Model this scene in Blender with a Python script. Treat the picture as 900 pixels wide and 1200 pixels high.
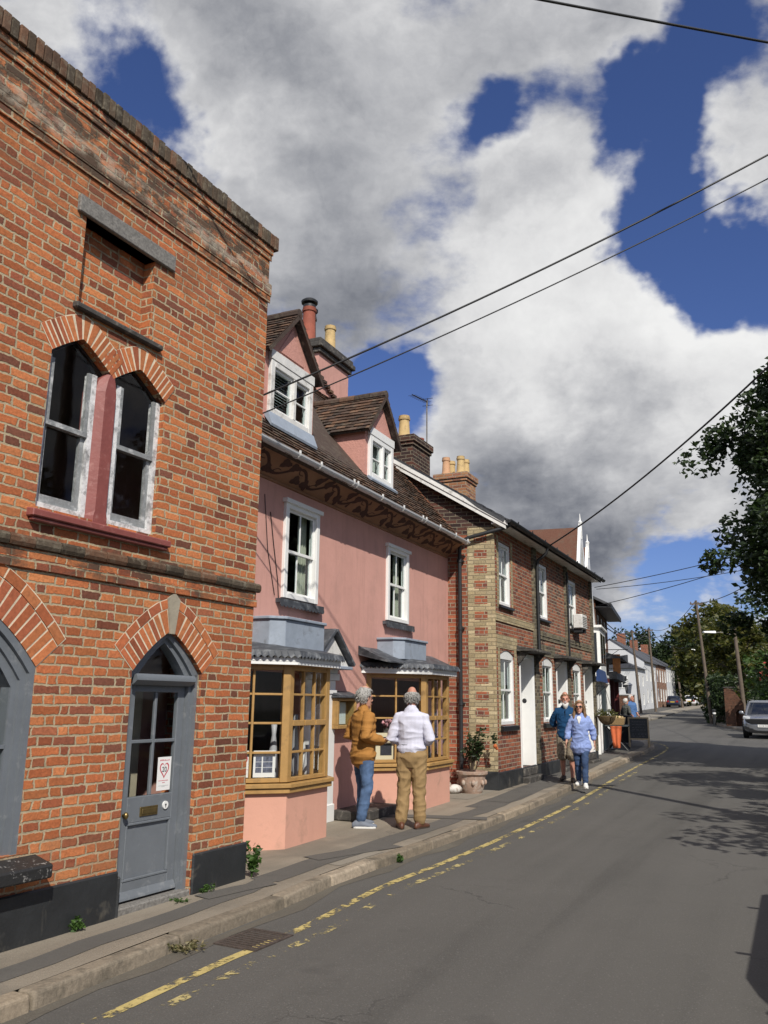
import bpy, bmesh, math, random
from mathutils import Vector, Matrix, noise
from mathutils.geometry import tessellate_polygon
R = math.radians
random.seed(11)
S = bpy.context.scene
for _o in list(bpy.data.objects):
    bpy.data.objects.remove(_o)
COL = S.collection

# ------------------------------------------------------------------ camera
cam_d = bpy.data.cameras.new('camera'); cam = bpy.data.objects.new('camera', cam_d); COL.objects.link(cam)
PITCH = math.atan2(222, 980)
cam.location = (0, 0, 1.65)
cam.matrix_world = Matrix.Translation((0, 0, 1.65)) @ (Matrix.Rotation(R(90) + PITCH, 4, 'X') @ Matrix.Rotation(0.0122, 4, 'Z'))
cam_d.sensor_fit = 'VERTICAL'; cam_d.sensor_height = 24; cam_d.lens = 24 * 980 / 1200
cam_d.clip_end = 3000; cam_d.clip_start = 0.05
S.camera = cam

# ------------------------------------------------------------------ node helper
class N:
    def __init__(s, tree): s.t = tree; s.n = tree.nodes; s.l = tree.links
    def new(s, typ, **kw):
        n = s.n.new(typ)
        for k, v in kw.items():
            setattr(n, k, v)
        return n
    def put(s, sock, v):
        if isinstance(v, bpy.types.NodeSocket): s.l.new(v, sock)
        elif v is not None:
            if isinstance(v, (tuple, list)) and len(v) == 3 and sock.type == 'RGBA': v = (*v, 1)
            sock.default_value = v
    def m(s, op, a, b=None, c=None, clamp=False):
        n = s.new('ShaderNodeMath', operation=op, use_clamp=clamp)
        s.put(n.inputs[0], a)
        if b is not None: s.put(n.inputs[1], b)
        if c is not None: s.put(n.inputs[2], c)
        return n.outputs[0]
    def vm(s, op, a, b=None, scale=None):
        n = s.new('ShaderNodeVectorMath', operation=op)
        s.put(n.inputs[0], a)
        if b is not None: s.put(n.inputs[1], b)
        if scale is not None: s.put(n.inputs['Scale'], scale)
        return n.outputs['Value' if op in ('DOT_PRODUCT', 'LENGTH', 'DISTANCE') else 'Vector']
    def mix(s, f, a, b, blend='MIX'):
        n = s.new('ShaderNodeMix', data_type='RGBA', blend_type=blend)
        s.put(n.inputs[0], f); s.put(n.inputs[6], a); s.put(n.inputs[7], b)
        return n.outputs[2]
    def ramp(s, f, stops, interp='LINEAR'):
        n = s.new('ShaderNodeValToRGB'); r = n.color_ramp; r.interpolation = interp
        while len(r.elements) < len(stops): r.elements.new(0.5)
        for e, (p, c) in zip(r.elements, stops):
            e.position = p; e.color = (*c, 1) if len(c) == 3 else c
        s.put(n.inputs[0], f); return n.outputs[0]
    def noise(s, vec, scale, detail=3, rough=.55, dist=0., out='Fac'):
        n = s.new('ShaderNodeTexNoise'); s.put(n.inputs['Vector'], vec)
        n.inputs['Scale'].default_value = scale; n.inputs['Detail'].default_value = detail
        n.inputs['Roughness'].default_value = rough; n.inputs['Distortion'].default_value = dist
        return n.outputs[out]
    def mr(s, v, a, b, c=0., d=1., smooth=False):
        n = s.new('ShaderNodeMapRange'); n.interpolation_type = 'SMOOTHSTEP' if smooth else 'LINEAR'
        s.put(n.inputs[0], v)
        for i, x in enumerate((a, b, c, d)): s.put(n.inputs[i + 1], x)
        return n.outputs[0]
    def sep(s, v):
        n = s.new('ShaderNodeSeparateXYZ'); s.put(n.inputs[0], v); return n.outputs
    def comb(s, x, y, z=0.):
        n = s.new('ShaderNodeCombineXYZ')
        for i, q in enumerate((x, y, z)): s.put(n.inputs[i], q)
        return n.outputs[0]
    def white(s, v):
        n = s.new('ShaderNodeTexWhiteNoise', noise_dimensions='3D'); s.put(n.inputs[0], v); return n.outputs

# ------------------------------------------------------------------ world: sky and clouds
SUN_EL, SUN_AZ = 42., 165.      # azimuth clockwise from the street heading (+Y)
wd = bpy.data.worlds.new('World'); S.world = wd; wd.use_nodes = True
w = N(wd.node_tree); w.n.clear()
out = w.new('ShaderNodeOutputWorld'); bg = w.new('ShaderNodeBackground'); w.l.new(bg.outputs[0], out.inputs[0])
sky = w.new('ShaderNodeTexSky', sky_type='NISHITA'); sky.sun_disc = False
sky.sun_elevation = R(SUN_EL); sky.sun_rotation = R(SUN_AZ); sky.air_density = 1.0; sky.dust_density = .6; sky.ozone_density = 2.2
bg.inputs[1].default_value = .1
wd.cycles.sampling_method = 'MANUAL'; wd.cycles.sample_map_resolution = 512
d = w.new('ShaderNodeTexCoord').outputs['Generated']
def field(v):       # puffy cumulus field over the sky dome
    x, y, z = w.sep(v); dn = w.m('ADD', w.m('MAXIMUM', z, .02), .34)
    p = w.comb(w.m('DIVIDE', x, dn), w.m('DIVIDE', y, dn), w.m('MULTIPLY', z, 1.1))
    n1 = w.new('ShaderNodeTexVoronoi', feature='F1'); n1.inputs['Scale'].default_value = 4.2; n1.inputs['Detail'].default_value = 2.; n1.inputs['Roughness'].default_value = .5
    q = w.vm('ADD', p, w.vm('SCALE', w.noise(p, 3.4, 4, .62, out='Color'), scale=.42)); w.put(n1.inputs['Vector'], q)
    f = w.m('SUBTRACT', w.m('MULTIPLY', w.noise(p, 2.1, 10, .64, .15), 1.35), w.m('MULTIPLY', n1.outputs['Distance'], .20))
    return f, p
fld, pl = field(d)
fup, _p = field(w.vm('ADD', d, (.010, -.015, .050)))
def ray(px, py):
    x, y = px - 450, py - 600
    c, s = math.cos(.0122), math.sin(.0122)
    x, y = x * c + y * s, -x * s + y * c
    v = Vector((x / 980, math.cos(PITCH) + y / 980 * math.sin(PITCH), math.sin(PITCH) - y / 980 * math.cos(PITCH)))
    return v.normalized()
wob = w.vm('ADD', d, w.vm('SCALE', w.vm('SUBTRACT', w.noise(d, 4.5, 5, .62, out='Color'), (.5, .5, .5)), scale=.22))
def blobs(lst):
    acc = None
    for px, py, rad, amp in lst:
        c = ray(px, py)
        dist = w.vm('DISTANCE', wob, tuple(c))
        g = w.m('MULTIPLY', w.mr(dist, 0, rad / 980. * .9, 1, 0, True), amp)
        acc = g if acc is None else w.m('ADD', acc, g)
    return acc
# clear gaps (-) and banks (+) of the cumulus field, as directions in the sky
cov = blobs([(185, 115, 120, -.50), (250, 205, 90, -.45), (745, 150, 110, -.40), (775, 255, 110, -.40), (700, 100, 60, -.2), (850, 335, 115, -.52), (560, 150, 65, -.36), (470, 445, 80, -.40), (435, 430, 60, -.36), (835, 30, 85, -.36), (815, 672, 85, -.46),
             (610, 235, 140, .30), (560, 60, 120, .2), (700, 45, 100, .42), (742, 205, 55, .30), (320, 90, 230, .34), (380, 300, 190, .30), (650, 430, 250, .40), (640, 600, 210, .40), (870, 190, 90, .34), (860, 440, 140, .30), (25, 20, 60, .2)])
den_c = w.m('ADD', w.m('ADD', fld, cov), -.46)
mask = w.mr(den_c, -.10, .17, 0, 1, True)
# top-lit shading of the puffs, greyer undersides where the bank is deep
shade = blobs([(320, 20, 220, .42), (430, 350, 160, .48), (335, 390, 110, .40), (650, 620, 210, .72), (530, 560, 150, .40), (740, 640, 130, .30), (560, 10, 120, .2),
               (300, 195, 120, -.40), (590, 330, 160, -.50), (720, 360, 170, -.65), (850, 420, 150, -.60), (640, 440, 130, -.30), (790, 730, 120, -.35), (865, 190, 90, -.30)])
edge = w.mr(den_c, .0, .42, -.30, .10)
lit = w.m('ADD', w.m('MULTIPLY', w.m('SUBTRACT', fup, fld), 1.5), w.m('MULTIPLY', w.m('SUBTRACT', w.noise(wob, 13., 5, .65), .5), .75))
soft = w.m('MULTIPLY', w.m('SUBTRACT', w.noise(pl, 1.5, 3, .5, .3), .5), 1.0)
shv = w.m('ADD', w.m('ADD', w.m('ADD', shade, edge), lit), soft)
ccol = w.ramp(w.mr(shv, -.85, .95), [(0, (8.8, 8.8, 8.75)), (.28, (7.3, 7.3, 7.35)), (.50, (5.1, 5.15, 5.35)), (.74, (3.1, 3.2, 3.5)), (1., (1.5, 1.62, 1.95))])
skyc = w.mix(1., sky.outputs[0], (.56, .64, .98), 'MULTIPLY')
col = w.mix(mask, skyc, ccol)
w.put(bg.inputs[0], col)

# ------------------------------------------------------------------ sun and exposure
sd = bpy.data.lights.new('sun', 'SUN'); sun = bpy.data.objects.new('sun', sd); COL.objects.link(sun)
sd.energy = 4.6; sd.angle = R(.53); sd.color = (1., .95, .86)
az = R(SUN_AZ); el = R(SUN_EL)
to_sun = Vector((math.sin(az) * math.cos(el), math.cos(az) * math.cos(el), math.sin(el)))
sun.rotation_euler = to_sun.to_track_quat('Z', 'Y').to_euler(); sun.location = to_sun * 60
vs = S.view_settings; S.display_settings.display_device = 'sRGB'
vs.view_transform = 'Standard'; vs.look = 'None'; vs.exposure = 0.; vs.gamma = 1.; vs.use_curve_mapping = False
S.cycles.max_bounces = 6; S.cycles.diffuse_bounces = 3; S.cycles.transparent_max_bounces = 12
S.cycles.caustics_reflective = False; S.cycles.caustics_refractive = False
S.cycles.use_denoising = True

# ------------------------------------------------------------------ tags
def tag(o, label=None, cat=None, group=None, kind=None):
    if label: o['label'] = label
    if cat: o['category'] = cat
    if group: o['group'] = group
    if kind: o['kind'] = kind
    return o
def thing(name, label, cat, loc=(0, 0, 0), rz=0., group=None):
    o = bpy.data.objects.new(name, None); COL.objects.link(o)
    o.location = loc; o.rotation_euler = (0, 0, rz); o.empty_display_size = .2
    return tag(o, label, cat, group)
def copy_tree(o, parent=None):
    c = o.copy(); COL.objects.link(c)
    if parent is not None: c.parent = parent
    for ch in list(o.children): copy_tree(ch, c)
    return c

# ------------------------------------------------------------------ mesh builder
class MB:
    def __init__(s): s.v = []; s.f = []; s.mi = []; s.uv = {}
    def face(s, pts, mi=0, uv=None):
        i = len(s.v); s.v += [Vector(p) for p in pts]; s.f.append(tuple(range(i, i + len(pts)))); s.mi.append(mi)
        if uv: s.uv[len(s.f) - 1] = uv
    def hexa(s, p, mi=0):     # p: 4 bottom, 4 top (counterclockwise seen from above)
        i = len(s.v); s.v += [Vector(q) for q in p]
        for q in ((3, 2, 1, 0), (4, 5, 6, 7), (0, 1, 5, 4), (1, 2, 6, 5), (2, 3, 7, 6), (3, 0, 4, 7)):
            s.f.append(tuple(i + k for k in q)); s.mi.append(mi)
        return s
    def box(s, x0, x1, y0, y1, z0, z1, mi=0):
        return s.hexa([(x0, y0, z0), (x1, y0, z0), (x1, y1, z0), (x0, y1, z0), (x0, y0, z1), (x1, y0, z1), (x1, y1, z1), (x0, y1, z1)], mi)
    def prism(s, poly, a0, a1, axis='y', mi=0):   # poly in the two other axes, extruded along axis
        def P(q, a):
            return {'x': (a, q[0], q[1]), 'y': (q[0], a, q[1]), 'z': (q[0], q[1], a)}[axis]
        n = len(poly); i = len(s.v)
        s.v += [Vector(P(q, a0)) for q in poly] + [Vector(P(q, a1)) for q in poly]
        s.f.append(tuple(range(i, i + n))); s.mi.append(mi)
        s.f.append(tuple(reversed(range(i + n, i + 2 * n)))); s.mi.append(mi)
        for k in range(n):
            s.f.append((i + k, i + n + k, i + n + (k + 1) % n, i + (k + 1) % n)); s.mi.append(mi)
        return s
    def tube(s, path, r, seg=8, mi=0, cap=True, flat=1.):
        path = [Vector(p) for p in path]; n = len(path)
        rs = r if isinstance(r, (list, tuple)) else [r] * n
        up = Vector((0, 0, 1)); i0 = len(s.v); prev = None
        for k, p in enumerate(path):
            t = (path[min(k + 1, n - 1)] - path[max(k - 1, 0)]).normalized()
            if prev is None:
                a = t.cross(up) if abs(t.dot(up)) < .95 else t.cross(Vector((1, 0, 0)))
            else: a = prev - t * prev.dot(t)
            a.normalize(); prev = a; b = t.cross(a)
            for j in range(seg):
                th = 2 * math.pi * j / seg
                s.v.append(p + (a * math.cos(th) + b * math.sin(th) * flat) * rs[k])
        for k in range(n - 1):
            for j in range(seg):
                q = i0 + k * seg; s.f.append((q + j, q + (j + 1) % seg, q + seg + (j + 1) % seg, q + seg + j)); s.mi.append(mi)
        if cap:
            s.f.append(tuple(reversed(range(i0, i0 + seg)))); s.mi.append(mi)
            s.f.append(tuple(range(i0 + (n - 1) * seg, i0 + n * seg))); s.mi.append(mi)
        return s
    def lathe(s, prof, c=(0, 0, 0), seg=16, mi=0, squash=(1, 1)):
        i0 = len(s.v); c = Vector(c); n = len(prof)
        for r, z in prof:
            for j in range(seg):
                th = 2 * math.pi * j / seg
                s.v.append(c + Vector((math.cos(th) * r * squash[0], math.sin(th) * r * squash[1], z)))
        for k in range(n - 1):
            for j in range(seg):
                q = i0 + k * seg; s.f.append((q + j, q + (j + 1) % seg, q + seg + (j + 1) % seg, q + seg + j)); s.mi.append(mi)
        s.f.append(tuple(reversed(range(i0, i0 + seg)))); s.mi.append(mi)
        s.f.append(tuple(range(i0 + (n - 1) * seg, i0 + n * seg))); s.mi.append(mi)
        return s
    def ball(s, c, r, seg=12, rings=8, mi=0):
        r = r if isinstance(r, (tuple, list)) else (r, r, r)
        i0 = len(s.v); c = Vector(c)
        for k in range(rings + 1):
            ph = math.pi * k / rings - math.pi / 2
            for j in range(seg):
                th = 2 * math.pi * j / seg
                s.v.append(c + Vector((r[0] * math.cos(th) * math.cos(ph), r[1] * math.sin(th) * math.cos(ph), r[2] * math.sin(ph))))
        for k in range(rings):
            for j in range(seg):
                q = i0 + k * seg; s.f.append((q + j, q + (j + 1) % seg, q + seg + (j + 1) % seg, q + seg + j)); s.mi.append(mi)
        return s
    def wall(s, outer, holes, depth, y=0., mi=0, P=None, rmi=None):      # depth: one value or one per opening
        # front skin with openings in the x-z plane at y, reveals going in by depth
        P = P or (lambda x, yy, z: (x, yy, z))
        loops = [outer] + holes
        tri = tessellate_polygon([[Vector((a, b, 0)) for a, b in lp] for lp in loops])
        flat = [q for lp in loops for q in lp]; i0 = len(s.v)
        s.v += [Vector(P(a, y, b)) for a, b in flat]
        for t in tri:
            a, b, c = (Vector((*flat[k], 0)) for k in t)
            t = tuple(i0 + k for k in t)
            if (b - a).cross(c - a).z < 0: t = t[::-1]
            s.f.append(t); s.mi.append(mi)
        for hi, h in enumerate(holes):
            dp = depth[hi] if isinstance(depth, (list, tuple)) else depth
            ar = sum(h[k][0] * h[(k + 1) % len(h)][1] - h[(k + 1) % len(h)][0] * h[k][1] for k in range(len(h)))
            if ar < 0: h = h[::-1]
            for k in range(len(h)):
                a, b = h[k], h[(k + 1) % len(h)]
                s.face([P(a[0], y, a[1]), P(b[0], y, b[1]), P(b[0], y + dp, b[1]), P(a[0], y + dp, a[1])], mi if rmi is None else rmi)
        return s
    def build(s, name, mats, parent=None, smooth=False, bevel=0., merge=False, seg=1):
        me = bpy.data.meshes.new(name); me.from_pydata([tuple(q) for q in s.v], [], s.f); me.update()
        mats = mats if isinstance(mats, (list, tuple)) else [mats]
        for m in mats: me.materials.append(m)
        if len(mats) > 1: me.polygons.foreach_set('material_index', s.mi)
        uvl = me.uv_layers.new(name='UVMap').data
        for p in me.polygons:
            if p.index in s.uv:
                for li, q in zip(p.loop_indices, s.uv[p.index]): uvl[li].uv = q
                continue
            n = p.normal; ax, ay, az_ = abs(n.x), abs(n.y), abs(n.z)
            for li in p.loop_indices:
                c = me.vertices[me.loops[li].vertex_index].co
                if az_ > .9: uvl[li].uv = (c.x, c.y)
                elif ay >= ax: uvl[li].uv = (c.x, c.z)
                else: uvl[li].uv = (-c.y + .05, c.z)
        if merge or smooth:
            bm = bmesh.new(); bm.from_mesh(me)
            if merge: bmesh.ops.remove_doubles(bm, verts=bm.verts, dist=1e-4)
            bm.to_mesh(me); bm.free()
        if smooth:
            for p in me.polygons: p.use_smooth = True
            if smooth == 'auto': me.set_sharp_from_angle(angle=R(38))
        o = bpy.data.objects.new(name, me); COL.objects.link(o)
        if parent is not None: o.parent = parent
        if bevel:
            b = o.modifiers.new('edge', 'BEVEL'); b.width = bevel; b.segments = seg; b.limit_method = 'ANGLE'; b.angle_limit = R(40)
        return o

def text_part(name, txt, size, mat, parent, mtx, extrude=.001, align='CENTER'):
    cu = bpy.data.curves.new(name, 'FONT'); cu.body = txt; cu.size = size; cu.align_x = align; cu.align_y = 'CENTER'; cu.extrude = extrude
    tmp = bpy.data.objects.new(name, cu); COL.objects.link(tmp)
    me = bpy.data.meshes.new_from_object(tmp.evaluated_get(bpy.context.evaluated_depsgraph_get()))
    bpy.data.objects.remove(tmp); me.name = name; me.materials.clear(); me.materials.append(mat)
    me.transform(mtx)
    o = bpy.data.objects.new(name, me); COL.objects.link(o); o.parent = parent
    return o

# ------------------------------------------------------------------ ground level and frames
def gz(y):
    return .009 * max(0, y - 6) + (.00015 * max(0, y - 60) ** 2 if y < 160 else 1.5 + .03 * (y - 160))
class Frame:       # a street front: x along the street, y into the building, z up
    def __init__(s, x, y, ang):
        s.p = Vector((x, y)); a = R(ang); s.d = Vector((math.sin(a), math.cos(a))); s.n = Vector((math.cos(a), -math.sin(a))); s.rz = R(90 - ang)
    def w(s, x, y, z=0.):
        q = s.p + s.d * x - s.n * y; return Vector((q.x, q.y, z))
    def root(s, name, label, cat, x=0., y=0., z=0., group=None, rz=0.):
        return thing(name, label, cat, s.w(x, y, z), s.rz + rz, group)
FB = Frame(-1.29, 8.36, 28.0)       # brick shop
FP = Frame(-.63, 12.21, 25.2)       # pink house
FC = Frame(2.14, 16.0, 26.0)        # terrace and beyond
# ------------------------------------------------------------------ materials
MATS = {}
def mat(name, col=(.5, .5, .5), rough=.6, metal=0., spec=.5, var=0., vscale=6., bump=0., bscale=40., coat=0., dirt=None, island=0., streak=0.):
    m = bpy.data.materials.new(name); m.use_nodes = True; n = N(m.node_tree); b = n.n['Principled BSDF']
    b.inputs['Roughness'].default_value = rough; b.inputs['Metallic'].default_value = metal
    b.inputs['Specular IOR Level'].default_value = spec; b.inputs['Coat Weight'].default_value = coat
    tc = n.new('ShaderNodeTexCoord').outputs['Object']
    c = (*col, 1)
    csock = None
    if var:
        f = n.noise(tc, vscale, 5, .6)
        lo = tuple(max(0, x * (1 - var)) for x in col); hi = tuple(min(1, x * (1 + var)) for x in col)
        csock = n.ramp(f, [(.25, lo), (.75, hi)])
    if island:
        g = n.new('ShaderNodeNewGeometry').outputs['Random Per Island']
        k = n.mr(g, 0, 1, 1 - island, 1 + island)
        csock = n.vm('SCALE', csock if csock is not None else col, scale=k)
    if dirt:
        dc, amt, dsc = dirt
        f = n.mr(n.noise(tc, dsc, 6, .65, .4), .62 - amt * .35, .75 - amt * .25, 0, .85)
        csock = n.mix(f, csock if csock is not None else c, dc)
    if streak:
        x, y, z = n.sep(tc)
        st = n.noise(n.comb(n.m('MULTIPLY', n.m('ADD', x, y), 9.), n.m('MULTIPLY', z, .7)), 1., 4, .6)
        csock = n.mix(n.mr(st, .5, .75, 0, streak), csock if csock is not None else c, tuple(x_ * .55 for x_ in col))
    if csock is not None: n.put(b.inputs['Base Color'], csock)
    else: b.inputs['Base Color'].default_value = c
    if bump:
        bn = n.new('ShaderNodeBump'); bn.inputs['Strength'].default_value = bump; bn.inputs['Distance'].default_value = .01
        n.put(bn.inputs['Height'], n.noise(tc, bscale, 6, .65)); n.put(b.inputs['Normal'], bn.outputs[0])
    MATS[name] = m
    return m

def brick_mat(name, palette, mortar, flemish=True, L=.225, Hc=.0725, joint=.011, wob=.006, weather=None, bump=.75):
    m = bpy.data.materials.new(name); m.use_nodes = True; n = N(m.node_tree); b = n.n['Principled BSDF']
    uv = n.new('ShaderNodeTexCoord').outputs['UV']
    u, v, _ = n.sep(uv)
    nz = n.noise(n.comb(u, v), 6., 4, .65, out='Color'); r_, g_, _b = n.sep(nz)
    nf = n.noise(n.comb(u, v), 38., 3, .6, out='Color'); rf, gf, _b = n.sep(nf)
    u = n.m('ADD', u, n.m('ADD', n.m('MULTIPLY', n.m('SUBTRACT', r_, .5), wob * 5), n.m('MULTIPLY', n.m('SUBTRACT', rf, .5), wob * 1.6)))
    v = n.m('ADD', v, n.m('ADD', n.m('MULTIPLY', n.m('SUBTRACT', g_, .5), wob * 2.6), n.m('MULTIPLY', n.m('SUBTRACT', gf, .5), wob * 1.3)))
    row = n.m('FLOOR', n.m('DIVIDE', v, Hc)); fv = n.m('SUBTRACT', n.m('DIVIDE', v, Hc), row)
    per = L * 1.5 if flemish else L
    jit = n.m('MULTIPLY', n.m('SUBTRACT', n.white(n.comb(row, 3.3, 1.))[0], .5), .16)
    t = n.m('ADD', n.m('ADD', n.m('DIVIDE', u, per), n.m('MULTIPLY', n.m('FLOORED_MODULO', row, 2.), .5)), jit)
    ci = n.m('FLOOR', t); ft = n.m('SUBTRACT', t, ci)
    dv = n.m('MULTIPLY', n.m('MINIMUM', fv, n.m('SUBTRACT', 1., fv)), Hc)
    if flemish:
        sp = n.m('ADD', .66, n.m('MULTIPLY', n.m('SUBTRACT', n.white(n.comb(ci, row, 7.))[0], .5), .20))
        head = n.m('GREATER_THAN', ft, sp)
        cell = n.m('ADD', n.m('MULTIPLY', ci, 2.), head)
        du = n.m('MULTIPLY', n.m('MINIMUM', n.m('MINIMUM', ft, n.m('SUBTRACT', 1., ft)), n.m('ABSOLUTE', n.m('SUBTRACT', ft, sp))), per)
    else:
        cell = ci; du = n.m('MULTIPLY', n.m('MINIMUM', ft, n.m('SUBTRACT', 1., ft)), per)
    dist = n.m('MINIMUM', du, dv)
    jn = n.m('ADD', joint * .5, n.m('MULTIPLY', n.m('SUBTRACT', rf, .5), joint * .6))
    fac = n.m('SUBTRACT', 1., n.mr(n.m('SUBTRACT', dist, jn), 0, .004, 0, 1, True))     # 1 in the joint
    wn = n.white(n.comb(cell, row, 1.))
    rnd = wn[0]
    stops = [((i + .0) / len(palette), c) for i, c in enumerate(palette)]
    bc = n.ramp(rnd, stops, 'CONSTANT')
    tone = n.mr(n.white(n.comb(cell, row, 5.))[0], 0, 1, .78, 1.2)
    mott = n.mr(n.noise(n.comb(u, v), 40., 6, .72), .3, .75, .58, 1.22)
    big = n.mr(n.noise(n.comb(u, v), .9, 4, .6), .3, .7, .86, 1.12)
    bc = n.vm('SCALE', bc, scale=n.m('MULTIPLY', n.m('MULTIPLY', tone, mott), big))
    pit = n.mr(n.noise(n.comb(u, v), 70., 4, .7), .64, .74)
    bc = n.mix(n.m('MULTIPLY', pit, .5), bc, (.07, .03, .02))
    mc = n.mix(n.mr(n.noise(n.comb(u, v), 14., 5, .7), .35, .7), tuple(x * .62 for x in mortar), mortar)
    c = n.mix(fac, bc, mc)
    if weather:     # (z0, z1, colour, amount): soot and lichen band by height of the wall
        for z0, z1, wc, am in weather:
            band = n.m('MULTIPLY', n.mr(v, z0, z0 + .06, 0, 1, True), n.mr(v, z1 - .06, z1, 1, 0, True))
            pn = n.m('MINIMUM', n.mr(n.noise(n.comb(n.m('ADD', n.m('MULTIPLY', u, .6), z0 * 7.3), v), 5.5, 8, .74, .4), .44, .58, 0, am), .95)
            c = n.mix(n.m('MULTIPLY', band, pn), c, wc)
    n.put(b.inputs['Base Color'], c); b.inputs['Roughness'].default_value = .9; b.inputs['Specular IOR Level'].default_value = .25
    h = n.m('ADD', n.m('MULTIPLY', n.m('SUBTRACT', 1., fac), .75), n.m('ADD', n.m('MULTIPLY', n.noise(n.comb(u, v), 60., 6, .7), .5), n.m('MULTIPLY', rnd, .25)))
    bn = n.new('ShaderNodeBump'); bn.inputs['Strength'].default_value = bump; bn.inputs['Distance'].default_value = .012
    n.put(bn.inputs['Height'], h); n.put(b.inputs['Normal'], bn.outputs[0])
    return m

def island_mat(name, palette, rough=.9, bump=.5, bscale=50., moss=None, tone=.25):
    m = bpy.data.materials.new(name); m.use_nodes = True; n = N(m.node_tree); b = n.n['Principled BSDF']
    g = n.new('ShaderNodeNewGeometry').outputs['Random Per Island']; tc = n.new('ShaderNodeTexCoord').outputs['Object']
    bc = n.ramp(g, [(i / len(palette), c) for i, c in enumerate(palette)], 'CONSTANT')
    k = n.mr(n.white(n.comb(g, 2., 3.))[0], 0, 1, 1 - tone, 1 + tone)
    bc = n.vm('SCALE', bc, scale=n.m('MULTIPLY', k, n.mr(n.noise(tc, 30., 5, .7), .3, .7, .75, 1.2)))
    if moss:
        bc = n.mix(n.mr(n.noise(tc, moss[1], 6, .7, .3), .5, .68, 0, moss[2]), bc, moss[0])
    n.put(b.inputs['Base Color'], bc); b.inputs['Roughness'].default_value = rough; b.inputs['Specular IOR Level'].default_value = .3
    bn = n.new('ShaderNodeBump'); bn.inputs['Strength'].default_value = bump; bn.inputs['Distance'].default_value = .008
    n.put(bn.inputs['Height'], n.noise(tc, bscale, 6, .7)); n.put(b.inputs['Normal'], bn.outputs[0])
    return m

def glass_mat(name, refl=.08, tint=(.9, .95, .95)):
    m = bpy.data.materials.new(name); m.use_nodes = True; n = N(m.node_tree); n.n.clear()
    o = n.new('ShaderNodeOutputMaterial'); t = n.new('ShaderNodeBsdfTransparent'); g = n.new('ShaderNodeBsdfGlossy'); mx = n.new('ShaderNodeMixShader')
    t.inputs[0].default_value = (*tint, 1); g.inputs['Roughness'].default_value = .03
    fr = n.new('ShaderNodeFresnel'); fr.inputs[0].default_value = 1.5
    tc = n.new('ShaderNodeTexCoord').outputs['Object']
    bn = n.new('ShaderNodeBump'); bn.inputs['Strength'].default_value = .03; bn.inputs['Distance'].default_value = .02
    n.put(bn.inputs['Height'], n.noise(tc, 3., 2)); n.put(g.inputs['Normal'], bn.outputs[0])
    gb = n.new('ShaderNodeNewGeometry').outputs['Backfacing']
    n.put(mx.inputs[0], n.m('MULTIPLY', n.m('ADD', n.m('MULTIPLY', fr.outputs[0], .85), refl - .04, clamp=True), n.m('SUBTRACT', 1., gb))); n.l.new(t.outputs[0], mx.inputs[1]); n.l.new(g.outputs[0], mx.inputs[2]); n.l.new(mx.outputs[0], o.inputs[0])
    return m

def leaf_mat(name, cols, trans=.35, rough=.5):
    m = bpy.data.materials.new(name); m.use_nodes = True; n = N(m.node_tree); b = n.n['Principled BSDF']; o = n.n['Material Output']
    g = n.new('ShaderNodeNewGeometry').outputs['Random Per Island']
    c = n.ramp(g, [(i / max(1, len(cols) - 1), q) for i, q in enumerate(cols)])
    n.put(b.inputs['Base Color'], c); b.inputs['Roughness'].default_value = rough; b.inputs['Specular IOR Level'].default_value = .4
    tr = n.new('ShaderNodeBsdfTranslucent'); n.put(tr.inputs[0], n.vm('MULTIPLY', c, (1.2, 1.35, .6)))
    mx = n.new('ShaderNodeMixShader'); mx.inputs[0].default_value = trans
    n.l.new(b.outputs[0], mx.inputs[1]); n.l.new(tr.outputs[0], mx.inputs[2]); n.l.new(mx.outputs[0], o.inputs[0])
    return m

ORANGE = [(0.55, 0.188, 0.071), (0.49, 0.155, 0.06), (0.58, 0.221, 0.086), (0.43, 0.132, 0.053), (0.53, 0.174, 0.069), (0.27, 0.089, 0.05), (0.56, 0.197, 0.077), (0.47, 0.146, 0.058), (0.37, 0.113, 0.053), (0.52, 0.169, 0.065), (0.21, 0.08, 0.05), (0.57, 0.207, 0.082), (0.5, 0.164, 0.065), (0.54, 0.183, 0.069), (0.4, 0.136, 0.067), (0.55, 0.188, 0.073), (0.33, 0.099, 0.052)]
M_brick = brick_mat('orange_flemish_brick', ORANGE, (.53, .43, .28), wob=.0115, joint=.0115,
                    weather=[(5.84, 6.34, (.085, .06, .042), 1.3), (5.95, 6.2, (.44, .39, .31), .6), (6.30, 6.75, (.075, .055, .04), 1.2), (2.52, 2.86, (.085, .06, .042), .8), (5.3, 5.95, (.16, .075, .045), .5), (.3, .7, (.30, .15, .08), .4)])
M_brick_red = brick_mat('red_house_brick', [(.35, .11, .06), (.30, .095, .053), (.39, .13, .068), (.25, .08, .05), (.33, .105, .058), (.20, .072, .053), (.36, .12, .063)], (.40, .34, .25), wob=.004, Hc=.075)
M_brick_mix = brick_mat('burnt_house_brick', [(.33, .12, .068), (.16, .08, .06), (.37, .135, .075), (.13, .07, .055), (.30, .105, .065), (.25, .095, .065), (.34, .125, .07)], (.46, .39, .29), wob=.004, Hc=.075)
M_brick_dark = brick_mat('sooty_gable_brick', [(.06, .035, .03), (.09, .045, .035), (.05, .03, .028), (.13, .055, .04), (.07, .04, .035)], (.26, .22, .16), wob=.004, Hc=.075, flemish=False)
M_brick_buff = brick_mat('buff_dressing_brick', [(.48, .39, .235), (.42, .34, .20), (.52, .43, .27), (.46, .37, .225)], (.34, .28, .18), wob=.003, Hc=.075, flemish=False)
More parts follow.
